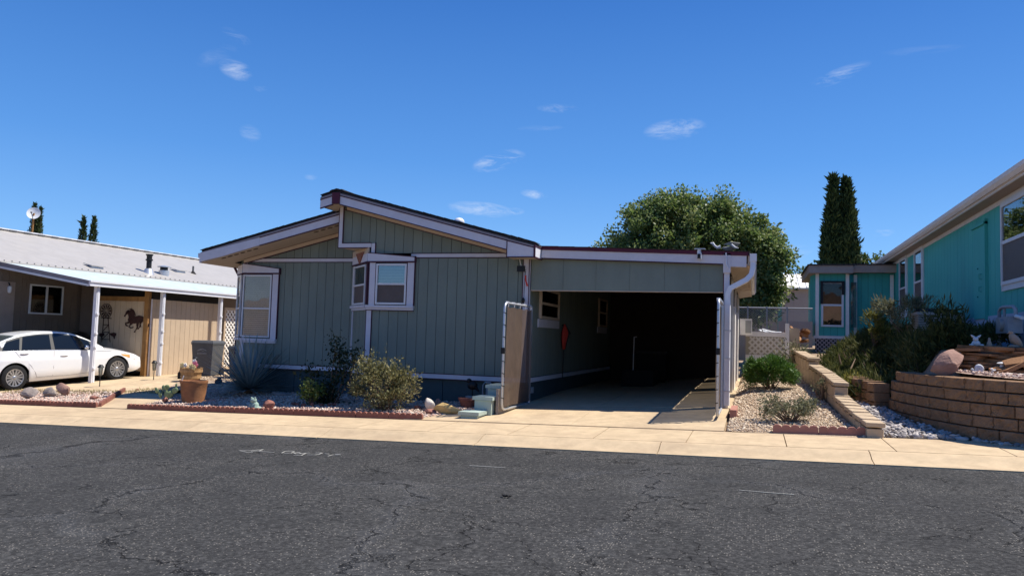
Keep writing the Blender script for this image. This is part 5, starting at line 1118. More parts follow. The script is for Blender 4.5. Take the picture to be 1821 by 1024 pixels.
# running horse of cut metal on the shed front
def plate(pts, Y, th, x0, z0, s, flip=1): return [(x0+flip*a*s, Y, z0+b*s) for a, b in pts]
hp = [onY(x, y, YS-.03) for x, y in ((220, 550), (266, 592))]
def H(cx, cy): p = onY(170+cx*120/1229, 530+cy*100/1024, YS-.035); return (p.x, p.y, p.z)
t = thing('horse_wall_art', 'rust metal running horse on the shed front', 'wall art', H(740, 620))
def cut(name, pts, th=.012, m='rust_metal'):
    a = [Vector(H(*p)) for p in pts]; mb = MB(); mb.ext(a, (0, th, 0)); return mb.build(name, m, t)
cut('body', [(605, 350), (660, 330), (720, 335), (790, 315), (850, 330), (880, 370), (870, 430), (820, 440), (760, 450), (700, 465), (640, 450), (600, 430), (585, 390)])
cut('neck', [(590, 230), (650, 215), (680, 290), (715, 330), (660, 340), (605, 360), (590, 300)]); cut('head', [(600, 215), (560, 235), (540, 290), (512, 325), (525, 340), (560, 300), (600, 280), (610, 245)])
cut('mane', [(600, 205), (650, 190), (690, 215), (715, 270), (725, 320), (690, 300), (660, 250), (640, 215)])
cut('foreleg', [(600, 425), (630, 450), (590, 465), (555, 465), (565, 500), (590, 490), (580, 515), (545, 505), (530, 455), (560, 440)]); cut('foreleg', [(625, 445), (680, 460), (640, 490), (605, 515), (650, 535), (685, 520), (680, 545), (630, 550), (595, 525), (615, 485)])
cut('hindleg', [(740, 450), (790, 440), (775, 500), (760, 550), (720, 600), (715, 628), (690, 620), (730, 570), (745, 530)]); cut('hindleg', [(800, 435), (860, 420), (815, 470), (825, 520), (790, 545), (770, 575), (760, 560), (795, 520)])
cut('tail', [(850, 340), (900, 345), (945, 400), (930, 440), (975, 475), (980, 530), (950, 520), (915, 485), (880, 460), (895, 420), (880, 380)])
# windmill of metal rod on the shed front
t = thing('windmill_wall_art', 'dark metal farm windmill on the shed front', 'wall art', H(190, 800))
c = Vector(H(190, 235)); r = (Vector(H(295, 235))-c).length
mb = MB(); mb.tube([c+Vector((r*math.cos(k*math.pi/12), 0, r*math.sin(k*math.pi/12))) for k in range(25)], .008, 5, False); mb.build('wheel_rim', 'rust_metal', t)
for k in range(12):
    a = k*math.pi/6; u = Vector((math.cos(a), 0, math.sin(a))); n_ = Vector((-u.z, 0, u.x)); mb = MB(); mb.ext([c+u*r*.2, c+u*r*.85+n_*.035, c+u*r*.85-n_*.02], (0, .006, 0)); mb.build('blade', 'rust_metal', t)
for pa, pb in (((150, 345), (110, 800)), ((225, 345), (262, 800)), ((100, 355), (290, 370)), ((140, 485), (235, 485)), ((120, 615), (250, 620)), ((90, 750), (260, 750)), ((120, 615), (235, 485)), ((250, 620), (110, 750)), ((188, 235), (188, 350))): mb = MB(); mb.tube([H(*pa), H(*pb)], .010, 5); mb.build('strut', 'rust_metal', t)
cut('cow', [(255, 640), (330, 625), (372, 640), (365, 690), (350, 690), (345, 740), (330, 740), (320, 700), (290, 690), (265, 670)]); cut('cow', [(60, 640), (150, 630), (155, 680), (120, 700), (115, 740), (100, 740), (95, 700), (60, 690)])
# black cooker against the wall
p = onG(150, 668); t = thing('covered_grill', 'black covered grill by the tan house wall', 'grill', (-18.55, 17.2, g(-18.5, 17.2))); z = g(-18.5, 17.2)+.012; MB().box(-18.95, -18.1, 17.0, 17.45, z+.0, z+.85).build('cabinet', 'black', t); mb = MB(); mb.lathe([(.42, .0), (.42, .05), (.38, .22), (.25, .36), (.05, .42)], 18, (-18.52, 17.22, z+.85)); mb.build('lid', 'black', t, 40); mb = MB(); mb.tube([(-19.0, 16.95, z), (-19.0, 16.95, z+1.2), (-18.3, 16.95, z+1.24)], .015, 6); mb.build('frame', 'bin_grey', t)
# roof furniture
def onroof(px, py):
    d = ray(px, py); n_ = Vector((ZRG-ZN, 0, XN-XRG)).normalized(); t_ = (Vector((XN, 0, ZN))-EYE).dot(n_)/d.dot(n_); return EYE+d*t_
q = onroof(264, 487); t = thing('stove_pipe', 'tall black stove pipe on the ribbed metal roof', 'roof vent', q); mb = MB(); mb.lathe([(.22, -.08), (.15, .10), (.11, .18)], 14, q); mb.build('flashing', 'galvanised', t, 40); mb = MB(); mb.lathe([(.085, .1), (.085, .45), (.12, .46), (.12, .50), (.09, .51), (.09, .60), (.13, .68), (.09, .68)], 14, q); mb.build('pipe', 'black', t, 40)
q = onroof(291, 490); t = thing('mushroom_vent', 'round grey capped vent on the ribbed metal roof', 'roof vent', q); mb = MB(); mb.lathe([(.17, -.1), (.17, .18)], 16, q); mb.build('base', 'galvanised', t, 40); mb = MB(); mb.lathe([(.13, .18), (.13, .30)], 16, q); mb.build('neck', 'black', t, 40); mb = MB(); mb.lathe([(.22, .29), (.22, .32), (.05, .36)], 16, q); mb.build('cap', 'galvanised', t, 40)
for px, py, l in ((168, 477, 'flat low roof vent above the parked white car'), (317, 484, 'flat low roof vent beside the mushroom vent')):
    q = onroof(px, py); t = thing('low_vent', l, 'roof vent', q); MB().box(q.x-.13, q.x+.13, q.y-.22, q.y+.22, q.z-.05, q.z+.05).build('collar', 'galvanised', t); mb = MB(); mb.ext([(q.x+.17, q.y-.27, q.z+.05), (q.x-.17, q.y-.27, q.z+.13), (q.x-.17, q.y+.27, q.z+.13), (q.x+.17, q.y+.27, q.z+.05)], (0, 0, .02)); mb.build('hood', 'metal_roof', t)
q = onroof(343, 487); t = thing('plumbing_vent', 'thin dark plumbing vent with flared boot on metal roof', 'roof vent', q); mb = MB(); mb.lathe([(.16, -.05), (.06, .08), (.045, .10)], 12, q); mb.build('boot', 'black_matt', t, 40); mb = MB(); mb.tube([(q.x, q.y, q.z), (q.x, q.y, q.z+.30)], .035, 10); mb.build('pipe', 'bin_grey', t, 50)
d0 = ray(57, 416); tt = XRG/d0.x; q = EYE+d0*tt; t = thing('satellite_dish', 'white satellite dish on a pole at the roof ridge', 'dish', (XRG, q.y, ZRG)); hh = (EYE+ray(58, 379)*tt).z
mb = MB(); mb.tube([(XRG, q.y, ZRG), (XRG+.02, q.y, hh)], .028, 8); mb.build('pole', 'wood', t, 50)
nd = Vector((.55, -.78, .28)).normalized(); cd = Vector((XRG+.03, q.y-.02, hh)); mb = MB(); rr_ = .25; q_ = nd.to_track_quat('Z', 'Y')
vs = []; prof = [(.0, -.06), (.09, -.052), (.15, -.03), (.205, .0), (.21, .006), (.15, -.018), (.0, -.045)]
mb2 = MB(); mb2.lathe([(max(a, .001), b) for a, b in prof], 22); mb.add([q_ @ Vector(v)+cd for v in mb2.v], mb2.f); mb.build('reflector', 'white_frame', t, 40)
mb = MB(); mb.tube([cd-nd*.06, cd-nd*.14, cd-nd*.14+Vector((0, 0, -.12))], .03, 8); mb.build('mount', 'bin_grey', t, 50); mb = MB(); mb.tube([cd+q_ @ Vector((0, -.19, 0)), cd+nd*.26+Vector((0, 0, -.1))], .012, 6); mb.ball(cd+nd*.27+Vector((0, 0, -.09)), .035, 1); mb.build('feed_arm', 'bin_grey', t, 50)

# wheeled bins
def bin_(label, x, y, rz, big):
    z = g(x, y)+.03; t = thing('wheeled_bin', label, 'bin', (x, y, z), 'grey wheeled bins'); w, d, h = (.64, .74, .98) if big else (.55, .55, .88)
    def P(a, b, c): cs, sn = math.cos(rz), math.sin(rz); return (x+a*cs-b*sn, y+a*sn+b*cs, z+c)
    def frus(w0, d0, z0, w1, d1, z1, name, m='bin_grey', off=0, par=t):
        mb = MB(); mb.add([P(-w0/2, -d0/2+off, z0), P(w0/2, -d0/2+off, z0), P(w0/2, d0/2+off, z0), P(-w0/2, d0/2+off, z0), P(-w1/2, -d1/2, z1), P(w1/2, -d1/2, z1), P(w1/2, d1/2, z1), P(-w1/2, d1/2, z1)], [(0, 3, 2, 1), (4, 5, 6, 7), (0, 1, 5, 4), (1, 2, 6, 5), (2, 3, 7, 6), (3, 0, 4, 7)]); return mb.build(name, m, par)
    frus(w*.80, d*.78, .02, w*.97, d*.95, h-.10, 'body'); frus(w, d, h-.10, w*1.0, d*1.0, h-.055, 'rim'); frus(w*1.03, d*1.03, h-.052, w*.94, d*.92, h+.015, 'lid')
    mb = MB(); mb.tube([P(-w*.4, d*.55, h-.03), P(w*.4, d*.55, h-.03)], .016, 8); mb.build('handle', 'bin_grey', t, 50)
    for s in (-1, 1): mb = MB(); mb.tube([P(s*w*.44-.03, d*.42, .1), P(s*w*.44+.03, d*.42, .1)], .12, 16); mb.build('wheel', 'tyre', t, 40)
    return t, P, w, d, h
q = onG(372, 672); t, P, w, d, h = bin_('large grey wheeled bin with a pale printed mark', -14.95, 18.35, .22, True)
# pale mark on its front: a peaked line over two rows of small letters
def mark(pts, th=.012):
    mb = MB(); f_ = lambda a, c: Vector(P(a, -.302-.07*(c-.25)/.7-.012, c)); mb.tube([f_(*p) for p in pts], th*.5, 4); mb.build('printed_mark', 'bin_mark', t)
mark([(-.14, .70), (-.07, .745), (0, .76), (.08, .745), (.13, .71)]); mark([(-.10, .705), (-.03, .735), (.03, .70), (.07, .715)], .009)
for k in range(7): mark([(-.13+k*.04, .645), (-.11+k*.04, .645)], .02); mark([(-.13+k*.04, .615), (-.112+k*.04, .615)], .016)
bin_('smaller grey wheeled bin between big bin and house', -13.75, 18.3, .1, False)

# dry grass strip between bed and pad
P = []; 
for (xa, xb, ya, yb_2, n) in ((-17.6, -13.6, 13.45, 14.15, 2600), (-13.6, -12.3, 13.6, 14.7, 900)): P.append(np.stack([RNG.uniform(xa, xb, n), RNG.uniform(ya, yb_2, n)], 1))
P = np.concatenate(P); P = np.concatenate([P, G(P[:, 0], P[:, 1])[:, None]], 1); v, f = leafcloud(P, .055, 7, 1.0, fold=.1); tag(npmesh('grass', v, f, 'grass_blade'), 'short dry yellow-green grass beside the parking pad', kind='stuff')

# ------------------------------------------------------------------ white sedan, nose away from the street
def sedan(label, x0, y0, rz):
    """x0,y0 = plan position of the rear axle centre; car's own axes: u forward, v to its right side, w up"""
    zc_ = g(x0, y0+1.2)+.012; slope = math.atan2(g(x0, y0+2.8)-g(x0, y0), 2.8)
    t = thing('parked_car', label, 'car', (x0, y0, g(x0, y0)+.012)); t.rotation_euler = (slope, 0, rz); ORG[t] = Vector((0, 0, 0))
    WB, RW, HWB = 2.795, .325, .915
    # stations along the length, u = 0 at the rear axle
    us = np.concatenate([np.linspace(-1.0, -.6, 8), np.linspace(-.55, .55, 34), np.linspace(.6, WB-.6, 26), np.linspace(WB-.55, WB+.55, 34), np.linspace(WB+.6, WB+.93, 9)])
    def ip(u, pts): return np.interp(u, [p[0] for p in pts], [p[1] for p in pts])
    def smooth(u, pts): return sum(ip(u+d, pts)*w for d, w in ((-.14, .15), (-.07, .2), (0, .3), (.07, .2), (.14, .15)))
    belt = lambda u: smooth(u, [(-1.1, .98), (-.8, 1.03), (0, 1.00), (1.0, .955), (2.0, .90), (2.5, .87), (3.0, .80), (3.4, .70), (3.75, .56)])          # shoulder line
    top = lambda u: smooth(u, [(-1.1, 1.0), (-.85, 1.07), (-.4, 1.08), (0, 1.05), (2.0, .98), (2.25, .985), (2.8, .915), (3.3, .80), (3.6, .68), (3.75, .58)])   # deck and hood centre
    hw = lambda u: smooth(u, [(-1.1, .70), (-.8, .83), (-.3, .905), (.5, .917), (2.0, .917), (2.8, .905), (3.3, .84), (3.55, .72), (3.75, .50)])
    sill = lambda u: smooth(u, [(-1.1, .42), (-.8, .30), (-.5, .22), (0, .19), (2.8, .19), (3.3, .20), (3.6, .24), (3.75, .30)])
    ra = RW+.055
    def bottom(u):
        b = sill(u)
        for c in (0, WB):
            k = ra**2-(u-c)**2; b = np.where(k > 0, np.maximum(b, RW+np.sqrt(np.maximum(k, 0))), b)
        return b
    def side(u, s):
        """outer skin, s 0..1 from lower edge to shoulder"""
        b, k = bottom(u), belt(u); z = b+(k-b)*s; f = (z-.19)/(k-.19)
        return np.stack([u, hw(u)*(1-.09*(1-np.clip(f*2.6, 0, 1))**2-.075*np.clip(f-.55, 0, 1)**1.5*2.2 + .010*np.exp(-((f-.70)/.06)**2)), z], -1)
    S = np.linspace(0, 1, 12); rows = [side(us, s) for s in S]
    # hood/deck from the shoulder to the centre line
    for q in (.12, .3, .5, .75, 1.0):
        sh = side(us, 1.0); zz = sh[:, 2]+(top(us)-sh[:, 2])*(1-(1-q)**2.2); rows.append(np.stack([us, sh[:, 1]*(1-q), zz], -1))
    A = np.array(rows); nr, nu = A.shape[:2]
    def grid(A):
        nr, nu = A.shape[:2]; i = np.arange(nr*nu).reshape(nr, nu); return A.reshape(-1, 3), np.stack([i[:-1, :-1].ravel(), i[:-1, 1:].ravel(), i[1:, 1:].ravel(), i[1:, :-1].ravel()], 1)
    def L2(v): return np.stack([v[..., 1], v[..., 0], v[..., 2]], -1)      # car axes -> local x (right), y (forward), z
    def both(A):
        v, f = grid(A); v = L2(v); m = v*np.array([-1, 1, 1]); return np.concatenate([v, m]), np.concatenate([f[:, ::-1], f+len(v)])
    v, f = both(A); o = npmesh('body', v, f, 'car_paint', t); 
    for p_ in o.data.polygons: p_.use_smooth = True
    o.data.set_sharp_from_angle(angle=R(40)); body = o
    # closing caps front and rear
    for e in (0, -1):
        ring = L2(A[:, e]); mb = MB(); pts = [tuple(p) for p in ring]+[(-p[0], p[1], p[2]) for p in ring[::-1][1:]]; mb.add(pts, [tuple(range(len(pts)))]); mb.build('bumper_face', 'car_paint', body)
    # greenhouse
    ROOF = [(-.80, 1.02), (-.62, 1.10), (-.2, 1.275), (.25, 1.415), (.75, 1.468), (1.25, 1.455), (1.6, 1.40), (2.0, 1.22), (2.4, .985), (2.6, .86)]
    roofz = lambda u: smooth(u, ROOF); ug = np.linspace(-.72, 2.42, 60)
    bw = lambda u: side(u, np.ones_like(u))[..., 1]-.02
    def gh(u, s):
        b = belt(u)-.01; h = np.maximum(roofz(u)-b, 0.01); sv = np.clip(s, 0, 1); wd = bw(u)-.25*sv*h/.5 - .14*np.clip(sv-.86, 0, 1)**1.0
        return np.stack([u, wd, b+h*.965*sv], -1)
    rows = [gh(ug, s) for s in np.linspace(0, 1, 9)]; e1 = rows[-1]
    for q in (.2, .5, 1.0): rows.append(np.stack([ug, e1[:, 1]*(1-q), e1[:, 2]+(roofz(ug)-e1[:, 2])*(1-(1-q)**2)], -1))
    v, f = both(np.array(rows)); o = npmesh('roof', v, f, 'car_paint', t)
    for p_ in o.data.polygons: p_.use_smooth = True
    # side glass: panes lie just proud of the cabin skin
    def pane(pts, name, m, off):
        n = len(pts); V_ = []
        for sgn in (1, -1):
            mb = MB(); vs = []
            for u, s in pts:
                p = gh(np.array(float(u)), s); vs.append((sgn*(p[1]+off), p[0], p[2]+off*.4))
            mb.add(vs, [tuple(range(n)) if sgn == -1 else tuple(range(n-1, -1, -1))]); mb.build(name, m, t)
    def band(u0, u1, lo, hi, k=8): return [(u0+(u1-u0)*i/k, lo(i/k)) for i in range(k+1)]+[(u1+(u0-u1)*i/k, hi(1-i/k)) for i in range(k+1)]
    def quadstrip(pl, ph, name, m, off):
        for sgn in (1, -1):
            mb = MB(); n = len(pl); vs = []
            for (u, s) in pl+ph: p = gh(np.array(float(u)), s); vs.append((sgn*(p[1]+off), p[0], p[2]+off*.4))
            mb.add(vs, [((i, i+1, n+i+1, n+i) if sgn == 1 else (i, n+i, n+i+1, i+1)) for i in range(n-1)]); mb.build(name, m, t)
    def strip(u0, u1, s0, s1, name, m, off, k=10, lean0=0, lean1=0):
        pl = [(u0+(u1-u0)*i/k, s0) for i in range(k+1)]; ph = [(u0+lean0+(u1+lean1-u0-lean0)*i/k, s1) for i in range(k+1)]; quadstrip(pl, ph, name, m, off)
    strip(-.36, 2.20, .02, .90, 'window_surround', 'car_trim', .004, 18, .12, -.06)
    strip(.20, .96, .07, .85, 'side_window', 'glass_car', .008, 8, .10, .04); strip(1.06, 2.10, .07, .85, 'side_window', 'glass_car', .008, 10, .02, -.06); strip(-.28, .14, .07, .80, 'quarter_window', 'glass_car', .008, 6, .12, .08)
    strip(-.52, 2.15, -.02, .03, 'belt_moulding', 'chrome', .010, 14)
    # windscreen and rear glass
    for (ua, ub, nm) in ((1.78, 2.36, 'windscreen'), (-.66, .12, 'rear_window')):
        mb = MB(); k = 8; vs = []
        for i in range(k+1):
            u = ua+(ub-ua)*i/k; e = gh(np.array(float(u)), 1.0); wz = float(roofz(np.array(u)))
            for q in np.linspace(-1, 1, 9): vs.append((e[1]*.97*q, u, e[2]+(wz-e[2])*(1-abs(q)**2)+.012))
        mb.add(vs, [(i*9+j, i*9+j+1, i*9+j+10, i*9+j+9) for i in range(k) for j in range(8)]); mb.build(nm, 'glass_car', t, 60)
    # shut lines as fine dark strips following the skin
    def line(pts, w=.006, m='car_trim', name='shut_line', off=.002):
        for sgn in (1, -1):
            mb = MB(); P_ = []
            for u, z in pts:
                s = (z-float(bottom(np.array(u))))/(float(belt(np.array(u)))-float(bottom(np.array(u)))); p = side(np.array(float(u)), np.clip(s, 0, 1)); P_.append(Vector((sgn*(p[1]+off), p[0], p[2])))
            mb.tube(P_, w*.5, 4, False); mb.build(name, m, body)
    line([(1.02, .98), (1.0, .8), (.98, .5), (.97, .30)]); line([(.02, 1.0), (.12, .85), (.40, .60), (.52, .40), (.55, .30)]); line([(2.05, .89), (2.12, .7), (2.10, .45), (2.05, .30)]); line([(.55, .30), (1.3, .27), (2.05, .30)]); line([(2.10, .88), (2.6, .83), (3.1, .74)], .008)
    line([(-.3, .80), (.4, .795), (1.3, .765), (2.1, .72), (2.6, .70)], .010, 'car_paint', 'crease', -.001); line([(-.42, .24), (.5, .235), (1.5, .235), (2.3, .235)], .022, 'car_trim', 'sill', -.012)
    for u in (.25, 1.28):
        for sgn in (1, -1):
            p = side(np.array(u), .82); mb = MB(); mb.ball((sgn*(p[1]+.012), p[0], p[2]), (.022, .115, .018), 2); h_ = mb.build('door_handle', 'car_paint', body, 60); mb = MB(); mb.ball((sgn*(p[1]+.001), p[0], p[2]-.012), (.006, .10, .024), 2); mb.build('handle_recess', 'drip', h_, 60)
    for sgn in (1, -1):
        p = gh(np.array(1.90), .10); mb = MB(); mb.ball((sgn*(p[1]+.10), p[0]-.02, p[2]+.06), (.09, .06, .06), 2); mi = mb.build('mirror', 'car_paint', t, 60); mb = MB(); mb.ball((sgn*(p[1]+.10), p[0]-.06, p[2]+.06), (.078, .03, .05), 2); mb.build('mirror_glass', 'chrome', mi, 60)
        mb = MB(); vs = []
        for u, z in ((2.92, .735), (3.20, .70), (3.42, .615), (3.50, .55), (3.40, .55), (3.20, .61), (3.0, .68)):
            s = (z-float(bottom(np.array(u))))/(float(belt(np.array(u)))-float(bottom(np.array(u)))); p = side(np.array(float(u)), min(1, s)); vs.append((sgn*(p[1]+.006), p[0], p[2]))
        mb.add(vs, [tuple(range(len(vs))) if sgn == 1 else tuple(range(len(vs)-1, -1, -1))]); mb.build('headlight', 'amber', t)
        mb = MB(); vs = []
        for u, z in ((-.95, .98), (-.72, .93), (-.6, .86), (-.75, .80), (-.95, .78)):
            s = (z-float(bottom(np.array(u))))/(float(belt(np.array(u)))-float(bottom(np.array(u)))); p = side(np.array(float(u)), min(1, s)); vs.append((sgn*(p[1]+.006), p[0], p[2]))
        mb.add(vs, [tuple(range(len(vs))) if sgn == 1 else tuple(range(len(vs)-1, -1, -1))]); mb.build('tail_light', 'tail_red', t)
    # wheels
    for u in (0, WB):
        for sgn in (1, -1):
            c = Vector((sgn*(HWB-.115), u, RW)); prof = [(.205, -.105), (.29, -.10), (.318, -.085), (RW, -.04), (RW, .04), (.318, .085), (.29, .10), (.225, .105), (.215, .06), (.205, .0)]
            mb = MB(); n = 36; mb.add([c+Vector((sgn*b, a*math.cos(2*math.pi*k/n), a*math.sin(2*math.pi*k/n))) for a, b in prof for k in range(n)], [(i*n+j, i*n+(j+1) % n, (i+1)*n+(j+1) % n, (i+1)*n+j) for i in range(len(prof)-1) for j in range(n)]); wh = mb.build('wheel', 'tyre', t, 40)
            mb = MB(); pr = [(.228, .095), (.215, .100), (.205, .075), (.20, .03), (.001, .03)]; mb.add([c+Vector((sgn*b, a*math.cos(2*math.pi*k/n), a*math.sin(2*math.pi*k/n))) for a, b in pr for k in range(n)], [(i*n+j, i*n+(j+1) % n, (i+1)*n+(j+1) % n, (i+1)*n+j) for i in range(len(pr)-1) for j in range(n)]); mb.build('rim', 'rim_dark', wh, 30)
            mb = MB(); mb.add([c+Vector((sgn*b, a*math.cos(2*math.pi*k/n), a*math.sin(2*math.pi*k/n))) for a, b in ((.218, .100), (.222, .108), (.200, .104), (.198, .08)) for k in range(n)], [(i*n+j, i*n+(j+1) % n, (i+1)*n+(j+1) % n, (i+1)*n+j) for i in range(3) for j in range(n)]); mb.build('rim_lip', 'rim', wh, 30)
            for k in range(14):
                a = 2*math.pi*(k//2)/7+(.20 if k % 2 else -.20)+.2; d_ = Vector((0, math.cos(a), math.sin(a))); n2 = Vector((0, -math.sin(a), math.cos(a))); ex = Vector((sgn, 0, 0)); mb = MB()
                mb.ext([c+ex*.088+d_*.045-n2*.014, c+ex*.088+d_*.045+n2*.014, c+ex*.098+d_*.202+n2*.024, c+ex*.098+d_*.202-n2*.024], ex*-.03); mb.build('spoke', 'rim', wh)
            mb = MB(); mb.ball(c+Vector((sgn*.085, 0, 0)), (.018, .055, .055), 2); mb.build('hub', 'rim', wh, 60)
            # dark liner of the wheel arch
            mb = MB(); k = 18; vs = []
            for i in range(k+1):
                a = math.pi*i/k
                for xx in (HWB-.03, HWB-.34): vs.append((sgn*xx, u+(ra-.004)*math.cos(a), RW+(ra-.004)*math.sin(a)))
            mb.add(vs, [(2*i, 2*i+1, 2*i+3, 2*i+2) for i in range(k)]); mb.build('arch_liner', 'car_trim', t)
    MB().box(-.70, .70, -.9, 3.5, .2, .34).build('underbody', 'car_trim', t); MB().box(-.60, .60, .0, 2.2, .34, .5).build('floor', 'car_trim', t)
    for x, y in ((-.38, 1.25), (.38, 1.25), (-.38, .45), (.38, .45)):
        mb = MB(); mb.blob((x, y, .78), (.24, .12, .33), 2, .02, 3); mb.build('seat', 'seat_beige', t, 60); mb = MB(); mb.ball((x, y-.05, 1.14), (.12, .05, .09), 2); mb.build('headrest', 'seat_beige', t, 60)
    mb = MB(); mb.tube([(-.38+.18*math.cos(k*.5236), 1.75, .92+.18*math.sin(k*.5236)) for k in range(13)], .015, 6, False); mb.build('steering_wheel', 'car_trim', t)
    MB().box(-.66, .66, 1.95, 2.3, .6, .9).build('dashboard', 'car_trim', t)
    return t
glassmat('glass_car', .05, (.42, .47, .46)); mat('rim_dark', (.05, .05, .055), .5, .05, 6, metal=.3)
ra_ = onG(32, 694); ca = onG(205, 675.5)
rz_ = math.atan2(-(ca.x-ra_.x), ca.y-ra_.y); mid_ = (ra_+ca)/2; dv_ = Vector((-math.sin(rz_), math.cos(rz_))); CS_ = max(.90, min(1.0, (ca-ra_).length/2.795)); ax_ = Vector((mid_.x, mid_.y))-dv_*1.3975*CS_-Vector((math.cos(rz_), math.sin(rz_)))*.91*CS_
car = sedan('white four-door sedan parked nose-in under the awning', ax_.x, ax_.y, rz_); car.scale = (CS_, CS_, CS_*1.05)

# ------------------------------------------------------------------ curved retaining wall, block by block
rw = thing('retaining_wall', 'curved retaining wall of rough brown concrete blocks', 'retaining wall', (3.2, 10.6, g(3.2, 10.5)))
CH, BL = .152, .43
arc = [0.0]
for a, b in zip(WALLC[:-1], WALLC[1:]): arc.append(arc[-1]+(b-a).length)
def wallpt(s):
    s = max(0, min(arc[-1]-1e-4, s)); i = int(np.searchsorted(arc, s, 'right'))-1; i = min(i, len(WALLC)-2); t_ = (s-arc[i])/(arc[i+1]-arc[i]); p = WALLC[i].lerp(WALLC[i+1], t_); d = (WALLC[i+1]-WALLC[i]).normalized(); return p, d
def rockface(w, h, dp, seed):
    """split-face block: bowed rough front, chamfered edges; front towards -y, centred in x, base at 0"""
    rg = np.random.default_rng(seed); us_ = (0, .022, .16, .33, .5, .67, .84, .978, 1.0); vs_ = (0, .06, .35, .65, .94, 1.0); nx, nz = 8, 5; vs = []
    for j in range(nz+1):
        for i in range(nx+1):
            u, v_ = us_[i], vs_[j]; e = 0 if (i in (0, nx) or j in (0, nz)) else 1; x = (u-.5)*w; z = v_*h; y = -dp/2-.014*e*(1-abs(2*u-1)**3)-rg.normal()*.006*e+(.016*(1-e)); vs.append((x*(1-.0*(1-e)), y, z))
    n = len(vs); f = [(j*(nx+1)+i, j*(nx+1)+i+1, (j+1)*(nx+1)+i+1, (j+1)*(nx+1)+i) for j in range(nz) for i in range(nx)]
    bk = [(-w/2*.80, dp/2, 0), (w/2*.80, dp/2, 0), (w/2*.80, dp/2, h), (-w/2*.80, dp/2, h)]; vs += bk; A, B, C_, D_ = n, n+1, n+2, n+3
    bot = [i for i in range(nx+1)]; tp = [nz*(nx+1)+i for i in range(nx+1)]; lf = [j*(nx+1) for j in range(nz+1)]; rt = [j*(nx+1)+nx for j in range(nz+1)]
    f += [tuple(tp)+(C_, D_), tuple(bot[::-1])+(A, B), tuple(lf[::-1])+(A, D_)[::1], tuple(rt)+(C_, B), (B, A, D_, C_)]
    mb = MB(); mb.add(vs, f); me = mb.mesh('block'); return me
RF = [rockface(BL-.018, CH-.008, .26, 200+k) for k in range(6)]; RFs = [rockface(.30-.016, CH-.008, .26, 230+k) for k in range(4)]
ncourse = 7; base0 = WALL_TOP-ncourse*CH
for c in range(ncourse):
    s = (c % 2)*BL*.5+.13*c; z = base0+c*CH; k = 0; end = arc[-1]-(.55 if c == ncourse-1 else .0)-(.15*(c/ncourse))
    while s < end:
        p, d = wallpt(s); curv = wallpt(s+.25)[1].angle(wallpt(s-.25)[1]) if .3 < s < arc[-1]-.3 else 0
        L = BL if curv < .25 else .30
        p, d = wallpt(s+L/2); nrm = Vector((d.y, -d.x, 0)); nrm = nrm if nrm.y < 0 or nrm.x < 0 else -nrm
        outw = Vector((-d.y, d.x, 0)); inn = -nrm
        # inward side lies towards the raised lot (right / up the picture)
        q = p+Vector((-(d.y), d.x, 0))*0; inward = Vector((d.y, -d.x, 0))
        if inward.dot(Vector((6, 13, 0))-p) < 0: inward = -inward
        if z+CH > g(p.x, p.y)-.02:
            q = p+inward*(.13+c*.016); ang = math.atan2(inward.y, inward.x)-math.pi/2
            link('block', random.choice(RF if L == BL else RFs), 'wallblock', rw, loc=(q.x, q.y, z+random.uniform(0, .002)), rot=(0, 0, ang+random.gauss(0, .008)), scale=((L-.001)/L, 1, 1))
        s += L
# low stub wall running back from its end
stub = thing('stub_wall', 'low stepped stub wall behind the curved retaining wall', 'retaining wall', (2.2, 14, g(2.2, 14)))
for k, (x, y) in enumerate(((1.92, 13.75), (1.88, 14.05), (1.76, 14.35), (1.72, 14.65))):
    for c in range(3): link('block', random.choice(RFs), 'wallblock', stub, loc=(x, y, g(x, y)-.06+c*CH), rot=(0, 0, -1.3+random.gauss(0, .06)))

# ------------------------------------------------------------------ low stepped garden wall of pale blocks
gw = thing('garden_wall', 'low stepped garden wall of pale capped blocks', 'garden wall', (BW0.x, BW0.y, g(BW0.x, BW0.y)))
a = Vector((BW0.x+.10, BW0.y+.05)); b = Vector((BW1.x, BW1.y)); d = (b-a); Ltot = d.length; d.normalize(); ang = math.atan2(d.y, d.x)
BM = [cbox(.395, .20, .19, .006), cbox(.395, .20, .095, .006)]; CM = cbox(.30, .235, .06, .006)
s = 0; secs = ((0, 2.5, .36, .56), (2.5, 5.7, .76, .97), (5.7, Ltot, 1.10, 1.28))
for si, (s0, s1, za_, zb2_) in enumerate(secs):
    ztf = lambda q: za_+(zb2_-za_)*(q-s0)/(s1-s0)
    s = s0
    while s < s1-.05:
        L = min(.40, s1-s); p = a+d*(s+L/2)+Vector((-d.y, d.x))*(.02*math.sin(s*1.1)); zt = ztf(s); z = zt-.19; gz_ = g(p.x, p.y)-.1
        while z > gz_-.19:
            link('block', BM[0], 'block', gw, loc=(p.x, p.y, z), rot=(0, 0, ang+random.gauss(0, .012)), scale=(L/.40, 1, 1)); z -= .194
        s += .40
    s = s0-.02; k = 0
    while s < s1-.05:
        L = min(.30, s1+.02-s); p = a+d*(s+L/2)+Vector((-d.y, d.x))*(.02*math.sin(s*1.1)); link('cap', CM, 'block', gw, loc=(p.x, p.y, ztf(max(s0, s+.1))+.012+random.uniform(0, .008)), rot=(random.gauss(0, .015), random.gauss(-.03, .01), ang+random.gauss(0, .02)), scale=(L/.302, 1, 1)); s += .30
